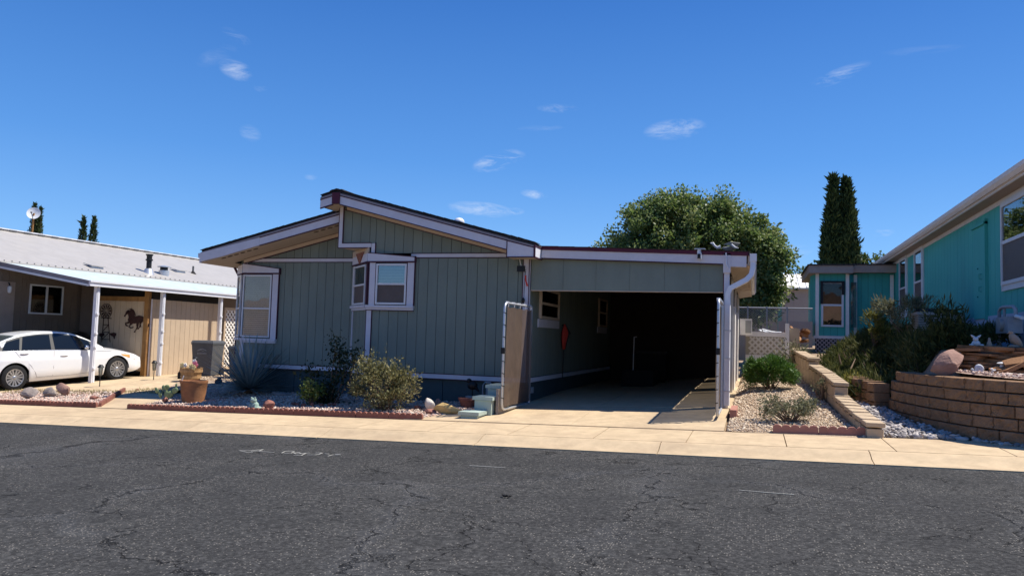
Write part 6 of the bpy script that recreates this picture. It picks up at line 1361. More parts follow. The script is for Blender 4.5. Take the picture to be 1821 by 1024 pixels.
# black drain cap
q = onG(1556, 777); t = thing('drain_pipe', 'black drain pipe end at the foot of the garden wall', 'pipe', (q.x, q.y, q.z)); mb = MB(); mb.tube([(q.x, q.y+.02, q.z+.055), (q.x+.01, q.y+.5, q.z+.05)], .075, 14); mb.build('pipe', 'black', t, 40); mb = MB(); mb.ball((q.x, q.y+.02, q.z+.06), (.075, .045, .075), 2); mb.build('cap', 'black', t, 60)

# ------------------------------------------------------------------ the teal house
XT_ = 4.20; TE, TS, TSB = 4.28, 2.07, 1.86
th = thing('teal_house', 'teal manufactured house on the raised lot with white eaves', 'house', (5, 20, 1.5))
boards(th, (XT_, 28.2), (XT_, 13.2), TS, TE-.06, (-1, 0), 'teal', 'teal_groove', .305, th=.010)
MB().box(XT_+.1, 11, 13.2, 28.2, .8, TE-.1).build('wall', 'teal', th)
y = 13.2
while y < 28.0: MB().box(XT_-.022, XT_-.0005, y, min(y+2.43, 28.2), TSB, TS-.002).build('skirt_band', 'teal_skirt', th); MB().box(XT_-.006, XT_+.05, y+.004, min(y+1.21, 28.2)-.004, .9, TSB-.003).build('skirt_panel', 'teal_skirt', th); MB().box(XT_-.006, XT_+.05, y+1.214, min(y+2.43, 28.2)-.004, .9, TSB-.003).build('skirt_panel', 'teal_skirt', th); y += 2.435
XE2 = 3.90
mb = MB(); mb.ext([(XE2, 13.0, TE+.0), (XE2, 13.0, TE+.03), (7.6, 13.0, TE+1.0), (11.3, 13.0, TE), (11.3, 13.0, TE-.04), (7.6, 13.0, TE+.9)], (0, 15.4, 0)); mb.build('roof', 'shingle', th)
MB().box(XE2, XE2+.03, 13.0, 28.4, TE-.15, TE).build('fascia', 'awning_trim', th)
mb = MB(); prof = [(XE2, TE), (XE2, TE-.10), (XE2-.05, TE-.115), (XE2-.10, TE-.06), (XE2-.115, TE), (XE2-.105, TE), (XE2-.09, TE-.055), (XE2-.05, TE-.10), (XE2-.01, TE-.09), (XE2-.01, TE)]
mb.ext([(x, 13.0, z) for x, z in prof], (0, 15.4, 0)); mb.build('gutter', 'awning_trim', th)
MB().box(XE2+.03, XT_+.05, 13.0, 28.4, TE-.15, TE-.135).build('soffit', 'taupe', th); MB().box(XT_-.03, XT_-.0105, 13.2, 28.2, TE-.24, TE-.152).build('frieze', 'awning_trim', th)
mb = MB(); mb.tube([(XE2-.05, 28.15, TE-.1), (XE2-.02, 28.15, TE-.28), (XT_-.06, 28.15, TE-.45), (XT_-.06, 28.15, 1.5)], 0, 4, True, (.04, .03)); mb.build('downspout', 'teal', th)
def twin(px0, px1, pyt, pyb, sash=.5, g1='glass', g2='screen_pane'):
    ya = onX(px0, 500, XT_).y; yb2 = onX(px1, 500, XT_).y; y0, y1 = min(ya, yb2), max(ya, yb2); pm = (px0+px1)/2
    zt = onX(px0, pyt, XT_).z; zb = onX(px0, pyb, XT_).z; return y0, y1, zb, zt
for a in ((1602, 1614, 464, 560), (1629, 1643, 448, 553)):
    y0, y1, zb, zt = twin(*a); w = window(th, (XT_-.0105, y1, zb), (0, -1), (-1, 0), y1-y0, zt-zb, .47, .05, ('glass', 'screen_pane'), None)
    MB().box(XT_-.05, XT_-.0105, y0-.09, y0, zb-.09, zt+.09).build('window_trim', 'white_frame', w); MB().box(XT_-.05, XT_-.0105, y0, y1+.03, zb-.10, zb).build('window_trim', 'white_frame', w); MB().box(XT_-.05, XT_-.0105, y0, y1+.03, zt, zt+.06).build('window_trim', 'white_frame', w)
y1 = onX(1787, 450, XT_).y; zt, zb = onX(1787, 364, XT_).z, onX(1787, 508, XT_).z; w = window(th, (XT_-.0105, y1, zb), (0, -1), (-1, 0), 1.5, zt-zb, .52, .06, ('glass', 'screen_pane'), None, depth=.06)
MB().box(XT_-.045, XT_-.0105, y1-1.5, y1+.02, zb-.10, zb).build('window_trim', 'white_frame', w); MB().box(XT_-.045, XT_-.0105, y1, y1+.06, zb-.1, zt+.06).build('window_trim', 'white_frame', w); MB().box(XT_-.045, XT_-.0105, y1-1.5, y1, zt, zt+.06).build('window_trim', 'white_frame', w)
# meter cupboard door
ya, yb2 = onX(1757, 480, XT_).y, onX(1736, 480, XT_).y; zt, zb = onX(1757, 398, XT_).z, onX(1757, 566, XT_).z
MB().box(XT_-.045, XT_-.0105, ya, yb2, zb, zt).build('cupboard_door', 'teal', th); MB().box(XT_-.065, XT_-.0105, ya-.05, ya-.002, zb-.03, zt+.10).build('cupboard_trim', 'teal', th); MB().box(XT_-.085, XT_-.0105, ya-.05, yb2+.08, zt+.002, zt+.05).build('cupboard_trim', 'teal', th)
for py in (492, 514): q = onX(1745, py, XT_-.05); mb = MB(); mb.tube([(XT_-.045, q.y, q.z+.05), (XT_-.09, q.y, q.z+.04), (XT_-.09, q.y, q.z-.04), (XT_-.045, q.y, q.z-.05)], .012, 6); mb.build('hasp', 'teal', th)
for py in (478, 528): q = onX(1739, py, XT_-.05); mb = MB(); mb.ball((XT_-.05, q.y, q.z), .018, 1); mb.build('bolt', 'teal_groove', th)
# street end of the teal house
tz = lambda p: (TE+.0+(p.x-XE2)/(7.6-XE2)*.9-.03) if p.x < 7.6 else (TE+.9-(p.x-7.6)/3.7*.92-.03)
boards(th, (XT_+.02, 13.2), (7.6, 13.2), TS, tz, (0, -1), 'teal', 'teal_groove', .305, bth=.05); boards(th, (7.6, 13.2), (11, 13.2), TS, tz, (0, -1), 'teal', 'teal_groove', .305, bth=.05)
MB().box(XT_+.02, 11, 13.16, 13.25, .9, TS-.002).build('skirt_panel', 'teal_skirt', th); MB().box(XT_-.02, XT_+.09, 13.15, 13.18, TS, TE-.15).build('corner_trim', 'white_frame', th)
for xa_e, za_e, xb_e, zb_e in ((XE2, TE, 7.6, TE+.95), (7.6, TE+.95, 11.3, TE-.02)): mb = MB(); mb.ext([(xa_e, 12.97, za_e-.15), (xb_e, 12.97, zb_e-.15), (xb_e, 12.97, zb_e+.04), (xa_e, 12.97, za_e+.04)], (0, .03, 0)); mb.build('rake_fascia', 'awning_trim', th)
w = window(th, (5.4, 13.187, 2.5), (1, 0), (0, -1), 1.4, 1.1, .5, .06, ('glass', 'screen_pane'), None)
# projecting room with bay window at the far end
YX = 26.6
pa = onY(1441, 540, YX); pb = onY(1453, 540, YX-.35)
rm_ = thing('bay_room', 'small teal room with bay window projecting from the teal house', 'house addition', (3, YX, 1.2))
zb_, zt_ = onY(1480, 597, YX-.35).z, onY(1480, 487, YX-.35).z
xa = onY(1441, 540, YX+.5).x; xb = onY(1453, 540, YX-.35).x; xc = onY(1508, 540, YX-.35).x; xd = onY(1519, 540, YX).x; ye = YX-.35
boards(rm_, (xa, YX+.5), (xb, ye), zb_, zt_, ((Vector((ye-YX-.5, -(xb-xa)))).normalized()), 'teal', 'teal_groove', .3)
boards(rm_, (xb, ye), (xc, ye), zb_, zt_, (0, -1), 'teal', 'teal_groove', .2032)
boards(rm_, (xc, ye), (xd, YX), zb_, zt_, Vector((.7, -.7)).normalized(), 'teal', 'teal_groove', .3)
boards(rm_, (xd, YX), (XT_, YX), zb_-.25, zt_+.05, (0, -1), 'teal', 'teal_groove', .2032)
MB().box(xd-.02, XT_, YX+.12, 30, zb_-.3, zt_+.05).build('wall', 'teal', rm_)
mb = MB(); mb.ext([(xa+.12, YX+.6, zb_), (xb+.08, ye+.14, zb_), (xc-.05, ye+.14, zb_), (xd-.1, YX+.2, zb_), (xd, 30, zb_), (xa+.12, 30, zb_)], (0, 0, zt_-zb_)); mb.build('wall', 'teal', rm_)
wz0, wz1 = onY(1480, 581, ye).z, onY(1480, 501, ye).z; wx0, wx1 = onY(1460, 540, ye).x, onY(1500, 540, ye).x
w = window(rm_, (wx0, ye-.0135, wz0), (1, 0), (0, -1), wx1-wx0, wz1-wz0, .48, .06, ('glass_clear', 'glass_dark'), None); MB().box(wx0-.03, wx1+.03, ye-.075, ye-.064, wz1-.05, wz1+.02).build('window_trim', 'black', w); MB().box(wx1-.06, wx1+.03, ye-.078, ye-.065, (wz0+wz1)/2+.3, wz1-.05).build('window_trim', 'black', w); MB().box(wx0-.03, wx0+.06, ye-.078, ye-.065, (wz0+wz1)/2, wz1-.05).build('window_trim', 'black', w)
MB().box(wx0+.06, wx1-.06, ye-.0155+.0, ye-.0137, wz0+.06, wz1-.06).build('curtain', 'rock_grey', w)
for x, yq in ((xb, ye), (xc-.02, ye), (xd+.03, YX), (XT_-.1, YX)): MB().box(x-.05, x+.05, yq-.05, yq-.0135, zb_, zt_).build('corner_trim', 'lattice_white', rm_)
mb = MB(); vx = Vector((xd-xc, YX-ye)).normalized(); MB().box(xc+.09, xc+.26, ye+.12, ye+.16, wz0, wz1).build('window', 'glass_dark', rm_); MB().box(xb-.1, xc+.1, ye-.06, ye-.0135, zb_-.09, zb_-.002).build('base_trim', 'lattice_white', rm_)
mb = MB(); mb.box(xa-.12, xc+.12, ye-.30, 30, zt_+.002, zt_+.24); f1 = mb.build('fascia', 'taupe', rm_); MB().box(xa-.16, xc+.16, ye-.34, 30, zt_+.242, zt_+.28).build('roof', 'shingle', rm_); MB().box(xc+.12, XT_-.0, YX-.30, 30, zt_+.055, zt_+.29).build('fascia', 'taupe', rm_); MB().box(xc+.17, XT_, YX-.34, 30, zt_+.292, zt_+.33).build('roof', 'shingle', rm_)
la = thing('skirt_lattice', 'pinkish lattice skirting below the bay window room', 'lattice', (xb, ye-.04, zb_-.5)); lattice(la, (xb-.05, ye-.04, zb_-.55), (1, 0, 0), xc-xb+.15, .45, .13, .035, 'pink_wall'); MB().box(xb-.05, xc+.1, ye+.05, ye+.08, zb_-.7, zb_-.002).build('backing', 'black_matt', la)
# air conditioner
q = onX(1664, 570, 3.55); x, y = 3.55, q.y; z = 1.46; t = thing('air_conditioner', 'grey air conditioning unit beside the teal house', 'air conditioner', (x, y, z)); hh = onX(1664, 553, 3.55).z
for k in range(16):
    zz = z+.1+(hh-z-.2)*k/16; MB().box(x-.40, x+.40, y-.40, y+.40, zz, zz+.022).build('louvre', 'ac_metal', t)
MB().box(x-.37, x+.37, y-.37, y+.37, z-.2, hh-.08).build('core', 'black', t); MB().box(x-.42, x+.42, y-.42, y+.42, hh-.10, hh-.04).build('rim', 'ac_metal', t); MB().box(x+.0, x+.42, y-.425, y-.39, z, hh-.1).build('side_panel', 'ac_metal', t); mb = MB(); mb.lathe([(.38, -.04), (.36, .03), (.15, .05), (.01, .05)], 24, (x, y, hh)); mb.build('fan_guard', 'black', t, 40)
# gas meter
mx_ = 3.86; q = onX(1795, 560, mx_); y = q.y; zc0 = q.z; t = thing('gas_meter', 'grey gas meter with looped pipes before the teal house', 'gas meter', (mx_, y, 1.45)); S_ = abs(onX(1795, 560, mx_).z-onX(1795, 600, mx_).z)/40
def Q(px, py): p = onX(px, py, mx_); return (mx_, p.y, p.z)
mb = MB(); a, b = Q(1783, 565), Q(1806, 592); mb.box(mx_-.10, mx_+.10, min(a[1], b[1]), max(a[1], b[1]), b[2], a[2]); mb.build('meter_body', 'meter_grey', t); mb = MB(); c = Q(1795, 578); mb.tube([(mx_-.10, c[1], c[2]), (mx_-.15, c[1], c[2])], .10, 18); mb.build('dial', 'ac_metal', t, 40)
mb = MB(); mb.tube([Q(1777, 632), Q(1777, 553), Q(1780, 548), Q(1784, 546), Q(1802, 545), Q(1806, 549), Q(1807, 566)], .028, 8); mb.build('pipe', 'meter_grey', t, 50); mb = MB(); mb.tube([Q(1786, 566), Q(1786, 549)], .022, 8); mb.build('pipe', 'meter_grey', t, 50); mb = MB(); mb.ball(Q(1777, 570), (.06, .08, .06), 2); mb.build('regulator', 'meter_grey', t, 60); mb = MB(); mb.tube([Q(1807, 562), Q(1818, 565)], .03, 8); mb.build('valve', 'white_frame', t, 50)

# flagstone stack, boulder and ornaments on the terrace
YF = 12.28
fs = thing('flagstone_stack', 'dry stack of thin rust flagstones on the gravel terrace', 'stone stack', (3.6, YF, WALL_TOP))
FMs = []
for k in range(7):
    mb = MB(); rg = random.Random(k); n = 9; pts = [(math.cos(2*math.pi*i/n)*(.5+rg.uniform(-.09, .09)), math.sin(2*math.pi*i/n)*(.5+rg.uniform(-.08, .08)), 0) for i in range(n)]; mb.ext(pts, (0, 0, 1)); FMs.append(mb.mesh('flagstone'))
xa_, xe_ = onY(1706, 640, YF).x, 6.5
for c in range(10):
    z = WALL_TOP-.02+c*.044; x = xa_+random.uniform(-.05, .15)
    while x < xe_:
        L = random.uniform(.18, .44); link('flagstone', random.choice(FMs), 'flagstone', fs, loc=(x+L/2, YF+.12+random.uniform(-.05, .05), z), rot=(random.gauss(0, .04), random.gauss(0, .05), random.gauss(0, .25)), scale=(L*1.1, .42, .038+random.uniform(-.012, .010))); x += L*.93
# leaning flagstones lit by the sun
for k, (px, py, r_, s) in enumerate(((1800, 648, .5, .42), (1812, 640, .3, .4), (1806, 656, .05, .5), (1790, 655, .35, .3), (1817, 648, -.15, .35))): q = onY(px, py, YF-.35); link('flagstone', FMs[k], 'flagstone', fs, loc=(q.x, YF-.35+.04*k, max(q.z-.05, WALL_TOP-.03)), rot=(.1, -r_, .3*k), scale=(s, .34, .05))
q = onY(1686, 658, 12.0); mb = MB(); mb.blob((q.x, 12.05, WALL_TOP+.15), (.28, .24, .25), 3, .05, 33, .8); tag(mb.build('boulder', 'boulder', None, 25), 'large pinkish boulder at the end of the flagstone stack', 'boulder')
def at(px, py, Y): p = onY(px, py, Y); return Vector((p.x, Y, p.z))
ztop = WALL_TOP-.02+10*.044
def pxm(Y, px): return (Vector(onY(px+1, 600, Y))-Vector(onY(px, 600, Y))).length      # metres per photo pixel there
Yq = YF+.12; u = pxm(Yq, 1730); c = at(1730, 0, Yq); x = c.x; z = ztop
t = thing('moose_statue', 'white antlered animal statue sitting on the flagstone stack', 'statue', (x, Yq, z)); mb = MB(); mb.ball((x, Yq, z+5*u), (8*u, 7*u, 6.5*u), 2); mb.build('body', 'statue_white', t, 60); mb = MB(); mb.ball((x-1*u, Yq-2*u, z+13.5*u), (5.2*u, 5*u, 4.6*u), 2); mb.build('head', 'statue_white', t, 60)
for s_ in (-1, 1):
    mb = MB(); mb.tube([(x+s_*2*u, Yq, z+17*u), (x+s_*6*u, Yq, z+19*u), (x+s_*9*u, Yq, z+22*u)], [1.6*u, 2.2*u, .6*u], 8); mb.build('antler', 'statue_white', t, 60); mb = MB(); mb.ball((x+s_*9*u, Yq-4*u, z+1.8*u), (4.5*u, 3.2*u, 2*u), 2); mb.build('foot', 'statue_white', t, 60)
c = at(1753, 0, Yq); t = thing('figurine', 'small brown figurine on the flagstone stack', 'statue', (c.x, Yq, ztop)); mb = MB(); mb.lathe([(5*u, 0), (5.5*u, 1.5*u), (4*u, 7*u), (2.2*u, 12*u), (2.6*u, 14*u), (1.2*u, 17*u), (.2*u, 17.5*u)], 14, (c.x, Yq, ztop)); mb.build('body', 'statue_tan', t, 50)
c = at(1795, 0, Yq); x = c.x; t = thing('bird_statue', 'tan stone bird statue perched on the flagstone stack', 'statue', (x, Yq, ztop)); mb = MB(); mb.tube([(x+14*u, Yq, ztop+1.5*u), (x+8*u, Yq, ztop+8*u), (x+1*u, Yq, ztop+15*u), (x-3*u, Yq, ztop+23*u), (x-4*u, Yq, ztop+28*u)], [3*u, 7*u, 9*u, 6*u, 3*u], 14); mb.build('body', 'statue_tan', t, 60); mb = MB(); mb.ball((x-5*u, Yq-1*u, ztop+28.5*u), (4.2*u, 4*u, 3.8*u), 2); mb.tube([(x-8*u, Yq-2*u, ztop+28*u), (x-12*u, Yq-3*u, ztop+26*u)], [1.6*u, .3*u], 8); mb.build('head', 'statue_tan', t, 60); mb = MB(); mb.lathe([(10*u, 0), (10*u, 2*u), (7*u, 4*u)], 14, (x, Yq, ztop)); mb.build('base', 'statue_tan', t, 40)
Yt = YF-.30; u = pxm(Yt, 1735); zt0 = WALL_TOP+.045
c = at(1733, 0, Yt); x = c.x; t = thing('snail_statue', 'white snail shell statue before the flagstone stack', 'statue', (x, Yt, zt0)); mb = MB(); P_ = []; rr2 = []
for k in range(34): a = k*.42; r = 11.5*u*(1-k/36); P_.append((x+r*.62*math.cos(a+3.6), Yt-.02-k*.0012, zt0+9.5*u+r*.62*math.sin(a+3.6))); rr2.append(max(.6*u, r*.42))
mb.tube(P_, rr2, 10); mb.build('shell', 'statue_white', t, 60); mb = MB(); mb.tube([(x+10*u, Yt, zt0+1.5*u), (x, Yt-.03, zt0+2.2*u), (x-9*u, Yt-.02, zt0+4*u), (x-12*u, Yt-.02, zt0+9*u)], [1.5*u, 3*u, 3*u, 2*u], 10); mb.build('body', 'statue_white', t, 60)
c = at(1761, 0, Yt); x = c.x; t = thing('dog_statue', 'small white dog statue before the flagstone stack', 'statue', (x, Yt, zt0)); mb = MB(); mb.tube([(x-4*u, Yt, zt0+6*u), (x+4*u, Yt, zt0+6.5*u)], [2.4*u, 2.6*u], 10); mb.build('body', 'flower_white', t, 60); mb = MB(); mb.ball((x-5*u, Yt-.02, zt0+9*u), (2.4*u, 2.2*u, 2.2*u), 2); mb.ball((x-6.8*u, Yt-.03, zt0+8.3*u), (1.2*u, 1*u, 1*u), 1); mb.build('head', 'flower_white', t, 60)
for dx in (-4, -2.5, 3, 4.5): mb = MB(); mb.tube([(x+dx*u, Yt, zt0+6*u), (x+dx*u, Yt, zt0-.5*u)], .9*u, 6); mb.build('leg', 'flower_white', t)
mb = MB(); mb.tube([(x+5.5*u, Yt, zt0+7*u), (x+7*u, Yt, zt0+10*u)], [.8*u, .4*u], 6); mb.build('tail', 'flower_white', t)
c = at(1775, 0, Yt+.06); x = c.x; t = thing('mushroom_statue', 'grey carved mushroom statue before the flagstone stack', 'statue', (x, Yt+.06, zt0)); mb = MB(); mb.lathe([(5.5*u, 0), (5*u, 6*u), (4*u, 10*u), (4.6*u, 16*u), (3*u, 18.5*u), (9*u, 20*u), (10*u, 21.2*u), (7*u, 23*u), (1*u, 24*u)], 16, (x, Yt+.06, zt0)); mb.build('stem', 'statue_white', t, 40)
for s_ in (-1, 1): mb = MB(); mb.ball((x+s_*2*u, Yt+.06-4.4*u, zt0+13*u), .9*u, 1); mb.build('eye', 'statue_white', t, 60)

# ------------------------------------------------------------------ shrubs on the right
# dense juniper bank
jp = thing('juniper', 'broad dark juniper mass sprawling before the teal house', 'shrub', (2.9, 15.5, float(Gfull(2.9, 15.5))))
cs = []
for k in range(120):
    y = random.uniform(13.9, 22.5); x = random.uniform(1.55+.04*(y-14), 4.0) if y < 18 else random.uniform(1.8, 3.4)
    cs.append((x, y))
P = []; O = []
def jh(x, y): return .28+.72*float(sm((x-1.6)/1.3))*(1.05-.25*math.sin(y*.8))+.10*math.sin(x*5+y*3)
for x, y in cs:
    z0 = float(Gfull(x, y)); h = max(.15, jh(x, y)*(.55 if y > 18 else .64)*(1-.55*float(sm((x-2.9)/.7))*(1 if y < 17.5 else .2))); n = 300
    base = np.array([x, y, z0+h*.25]); d = RNG.normal(size=(n, 3)); d[:, 2] = np.abs(d[:, 2])+.25; d /= np.linalg.norm(d, axis=1, keepdims=True); L = RNG.uniform(.35, 1.0, (n, 1)); q = base[None]+d*L*np.array([.42, .42, h*.75])[None]; P.append(q); O.append(d*1.2)
P = np.concatenate(P); O = np.concatenate(O); O[:, 2] += .9
v, f = leafcloud(P, .12, 6.5, .4, O, .5, .12); npmesh('foliage', v, f, 'leaf_juniper', jp)['kind'] = 'stuff'
P2 = P[RNG.random(len(P)) < .8]-np.array([0, 0, .05])[None]; v, f = leafcloud(P2, .10, 3.5, .6, None, .5, .12); npmesh('inner_foliage', v, f, 'leaf_juniper', jp)['kind'] = 'stuff'
mb = MB()
for x, y in cs[:26]: z0 = float(Gfull(x, y)); mb.tube([(x, y, z0-.08), (x+random.gauss(0, .08), y, z0+.25), (x+random.gauss(0, .15), y+random.gauss(0, .15), z0+.5)], [.03, .02, .01], 5)
mb.build('stems', 'twig', jp)['kind'] = 'stuff'
# golden sprays
def spray(name, label, px, py, Y, r, m, n=900, size=.09, cat='shrub', z=None, aspect=3.5, up=.8):
    p = onY(px, py, Y); z = float(Gfull(p.x, Y)) if z is None else z; return shrub(name, label, (p.x, Y, z), r, m, n, size, 16, .12, aspect, up, 6, lo=-.3, shell=.3)
p = onG(1496, 676); shrub('golden_shrub', 'small yellow-green shrub at the foot of the dark juniper', (1.62, 14.7, g(1.62, 14.7)), (.28, .30, .22), 'leaf_yellow', 1500, .075, 18, .12, 4, .9, 8, lo=-.4)
q = onY(1555, 575, 19.5); shrub('golden_shrub', 'pale feathery shrub rising behind the dark juniper', (q.x, 19.5, q.z-.5), (.40, .35, .42), 'leaf_yellow', 1300, .10, 16, .16, 4.5, 1.0, 8)
q = onY(1613, 570, 18.0); shrub('feathery_shrub', 'tall feathery grey-green shrub against the teal wall', (q.x, 18.0, q.z-.35), (.62, .45, .50), 'leaf_grey', 2200, .10, 30, .17, 5, 1.0, 8)
# round pine-green shrub and small grey shrub in the tan gravel
p = onG(1372, 699); b = V(p.x, p.y+.45, 0); shrub('pine_shrub', 'bright green mounded shrub beside the carport downspout', (b.x, b.y, g(b.x, b.y)), (.55, .46, .36), 'leaf_pine', 13000, .060, 75, .12, 4.5, .6, 14, cz=.30, lo=-.5, shell=.55, fold=.1)
p = onG(1408, 757); b = V(p.x, p.y+.28, 0); shrub('dry_shrub', 'low half-dry grey shrub in the tan gravel', (b.x, b.y, g(b.x, b.y)), (.50, .33, .20), 'leaf_grey', 3200, .032, 44, .09, 1.9, .4, 20, cz=.20, lo=-.6, shell=.3)
p = onG(1460, 715); shrub('dead_weed', 'dry brown weed leaning at the garden wall', (p.x, p.y+.2, g(p.x, p.y+.2)), (.14, .12, .22), 'leaf_grey', 240, .035, 12, .06, 2.2, .6, 10)
q = onG(1425, 607); shrub('trailing_shrub', 'grey-green trailing shrub at the far end of garden wall', (.85, 19.1, g(.85, 19.1)), (.42, .35, .36), 'leaf_grey', 1300, .06, 30, .15, 3, .5, 10)
# ------------------------------------------------------------------ white lattice gate and chain-link fence behind
YG = 21.6; xa, xe = onY(1326, 600, YG).x, onY(1402, 600, YG).x; z0, z1 = onY(1365, 640, YG).z, onY(1365, 590, YG).z
lg = thing('lattice_gate', 'white lattice panel gate beyond the green shrub', 'gate', (xa, YG, z0)); MB().box(xa, xe, YG+.02, YG+.05, z0-.3, z1).build('backing', 'fence_cloth', lg); lattice(lg, (xa+.08, YG, z0+.15), (1, 0, 0), xe-xa-.16, z1-z0-.30, .155, .05, 'lath_white')
for a in ((xa, xe, z1-.13, z1), (xa, xe, z0-.3, z0+.13)): MB().box(a[0], a[1], YG-.03, YG+.018, a[2], a[3]).build('rail', 'lattice_white', lg)
pt = onY(1397, 575, YG).z; mb = MB(); mb.box(xe-.08, xe+.02, YG-.06, YG+.06, z0-.4, pt); mb.build('post', 'lattice_white', lg); MB().box(xe+.03, xe+.28, YG+.05, YG+.3, z0-.4, z1+.12).build('block_post', 'beige_wall', lg)
# things piled behind the gate
t = thing('scrap_pile', 'pile of pale poles behind the lattice gate', 'scrap pile', (xa+.5, YG+.6, z1-.1))
for k in range(9): mb = MB(); y_ = YG+.3+.07*k; mb.tube([(xa+.1+random.random()*.4, y_, z1-.05+random.random()*.15), (xe-.1-random.random()*.3, y_+.2, z1-.1+random.random()*.15)], .03, 6); mb.build('pole', 'white_frame' if k % 2 else 'galvanised', t)
mb = MB(); mb.box(xa+.0, xe, YG+.3, YG+1.0, z0-.3, z1-.1); mb.build('crate', 'taupe', t)
YC = 24.5; fa, fe = onY(1300, 545, YC).x, onY(1445, 545, YC).x; zt = onY(1400, 548, YC).z; zb = onY(1400, 600, YC).z-.3
cf = thing('chain_fence', 'chain-link fence between lattice gate and pink shed', 'fence', (fa, YC, zb)); mb = MB(); mb.tube([(fa, YC, zt), (fe, YC, zt)], .022, 8); mb.build('top_rail', 'chain', cf, 50)
for px in (1364, 1400, 1330): x = onY(px, 545, YC).x; mb = MB(); mb.tube([(x, YC, zb-.5), (x, YC, zt+.04)], .026, 8); mb.build('post', 'chain', cf, 50)
mb = MB(); st = .075; w_ = fe-fa; h_ = zt-zb
for lay, sg in ((0, 1), (1, -1)):
    c = -h_
    while c < w_+h_:
        lo, hi = (max(0, -c), min(h_, w_-c)) if sg == 1 else (max(0, c-w_), min(h_, c))
        if hi-lo > .02: mb.beam((fa+c+sg*lo, YC+.006*lay, zb+lo), (fa+c+sg*hi, YC+.006*lay, zb+hi), .008)
        c += st
mb.build('mesh', 'chain', cf)['kind'] = 'stuff'
q = onY(1413, 592, 23.2); t = thing('rubble_pile', 'heap of rust flagstone rubble behind the garden wall', 'stone pile', (q.x, 23.2, q.z-.4))
for k in range(16): link('flagstone', FMs[k % 7], 'flagstone', t, loc=(q.x+random.uniform(-.22, .30), 23.2+random.uniform(-.3, .3), q.z-.30+.024*k), rot=(random.gauss(0, .3), random.gauss(0, .3), random.uniform(0, 6)), scale=(.32, .26, .07))
mb = MB(); q2 = onY(1365, 575, YC+1.0); MB().box(onY(1385, 575, 26).x, onY(1445, 575, 26).x, 26, 26.6, onY(1400, 600, 26).z-.3, onY(1400, 571, 26).z).build('low_wall', 'taupe', None); bpy.data.objects['low_wall']['label'] = 'low grey-brown wall beyond the chain-link fence'; bpy.data.objects['low_wall']['category'] = 'wall'
q = onY(1330, 582, 21.0); t = thing('window_cooler', 'pale box cooler on the rear side of the carport', 'cooler', (q.x, 21, q.z-.2)); MB().box(q.x-.2, q.x+.10, 20.8, 21.2, q.z-.2, q.z+.22).build('case', 'lattice_white', t); MB().box(q.x-.06, q.x+.08, 20.785, 20.799, q.z-.15, q.z+.17).build('grille', 'ac_metal', t)
# far beige house and pink shed
YP = 34.0; pk = thing('pink_shed', 'pinkish shed with pale roof beyond the chain-link fence', 'shed', (onY(1400, 540, YP).x, YP, 1.2)); xa, xe = onY(1384, 540, YP).x, onY(1500, 540, YP).x; zt, z2 = onY(1400, 514, YP).z, onY(1400, 500, YP+1.5).z
boards(pk, (xa, YP), (xe, YP), .8, zt, (0, -1), 'pink_wall', 'taupe', .61); MB().box(xa-.02, xa+.14, YP-.05, YP-.014, .8, zt).build('corner_trim', 'green_trim', pk); mb = MB(); mb.ext([(xa-.1, YP-.2, zt), (xe, YP-.2, zt), (xe, YP+2.5, z2+.35), (xa-.1, YP+2.5, z2+.35)], (0, 0, .05)); mb.build('roof', 'lattice_white', pk)
n_ = 9
for k in range(n_): 
    x = xa+(xe-xa)*k/n_; mb = MB(); mb.beam((x, YP-.2, zt+.07), (x, YP+2.5, z2+.42), .04, .03); mb.build('roof_rib', 'lattice_white', pk)
YB2 = 40.0; bh = thing('beige_house', 'beige house with green roof trim behind the big tree', 'house', (onY(1350, 540, YB2).x, YB2, 1.2)); xa, xe = onY(1240, 520, YB2).x, onY(1480, 520, YB2).x; xm = onY(1385, 500, YB2).x; ztm = onY(1385, 488, YB2).z; zte = onY(1445, 503, YB2).z; sl_ = (zte-ztm)/(onY(1445, 500, YB2).x-xm)
boards(bh, (xa, YB2), (xe, YB2), .6, lambda p: ztm+sl_*(p.x-xm)-.3, (0, -1), 'beige_wall', 'taupe', 1.2); mb = MB(); mb.ext([(xa, YB2-.4, ztm+sl_*(xa-xm)-.25), (xe, YB2-.4, ztm+sl_*(xe-xm)-.25), (xe, YB2-.4, ztm+sl_*(xe-xm)), (xa, YB2-.4, ztm+sl_*(xa-xm))], (0, .1, 0)); mb.build('fascia', 'green_trim', bh); mb = MB(); mb.ext([(xa, YB2-.3, ztm+sl_*(xa-xm)-.05), (xe, YB2-.3, ztm+sl_*(xe-xm)-.05), (xe, YB2-.3, ztm+sl_*(xe-xm)), (xa, YB2-.3, ztm+sl_*(xa-xm))], (0, 10, 0)); mb.build('roof', 'green_trim', bh)

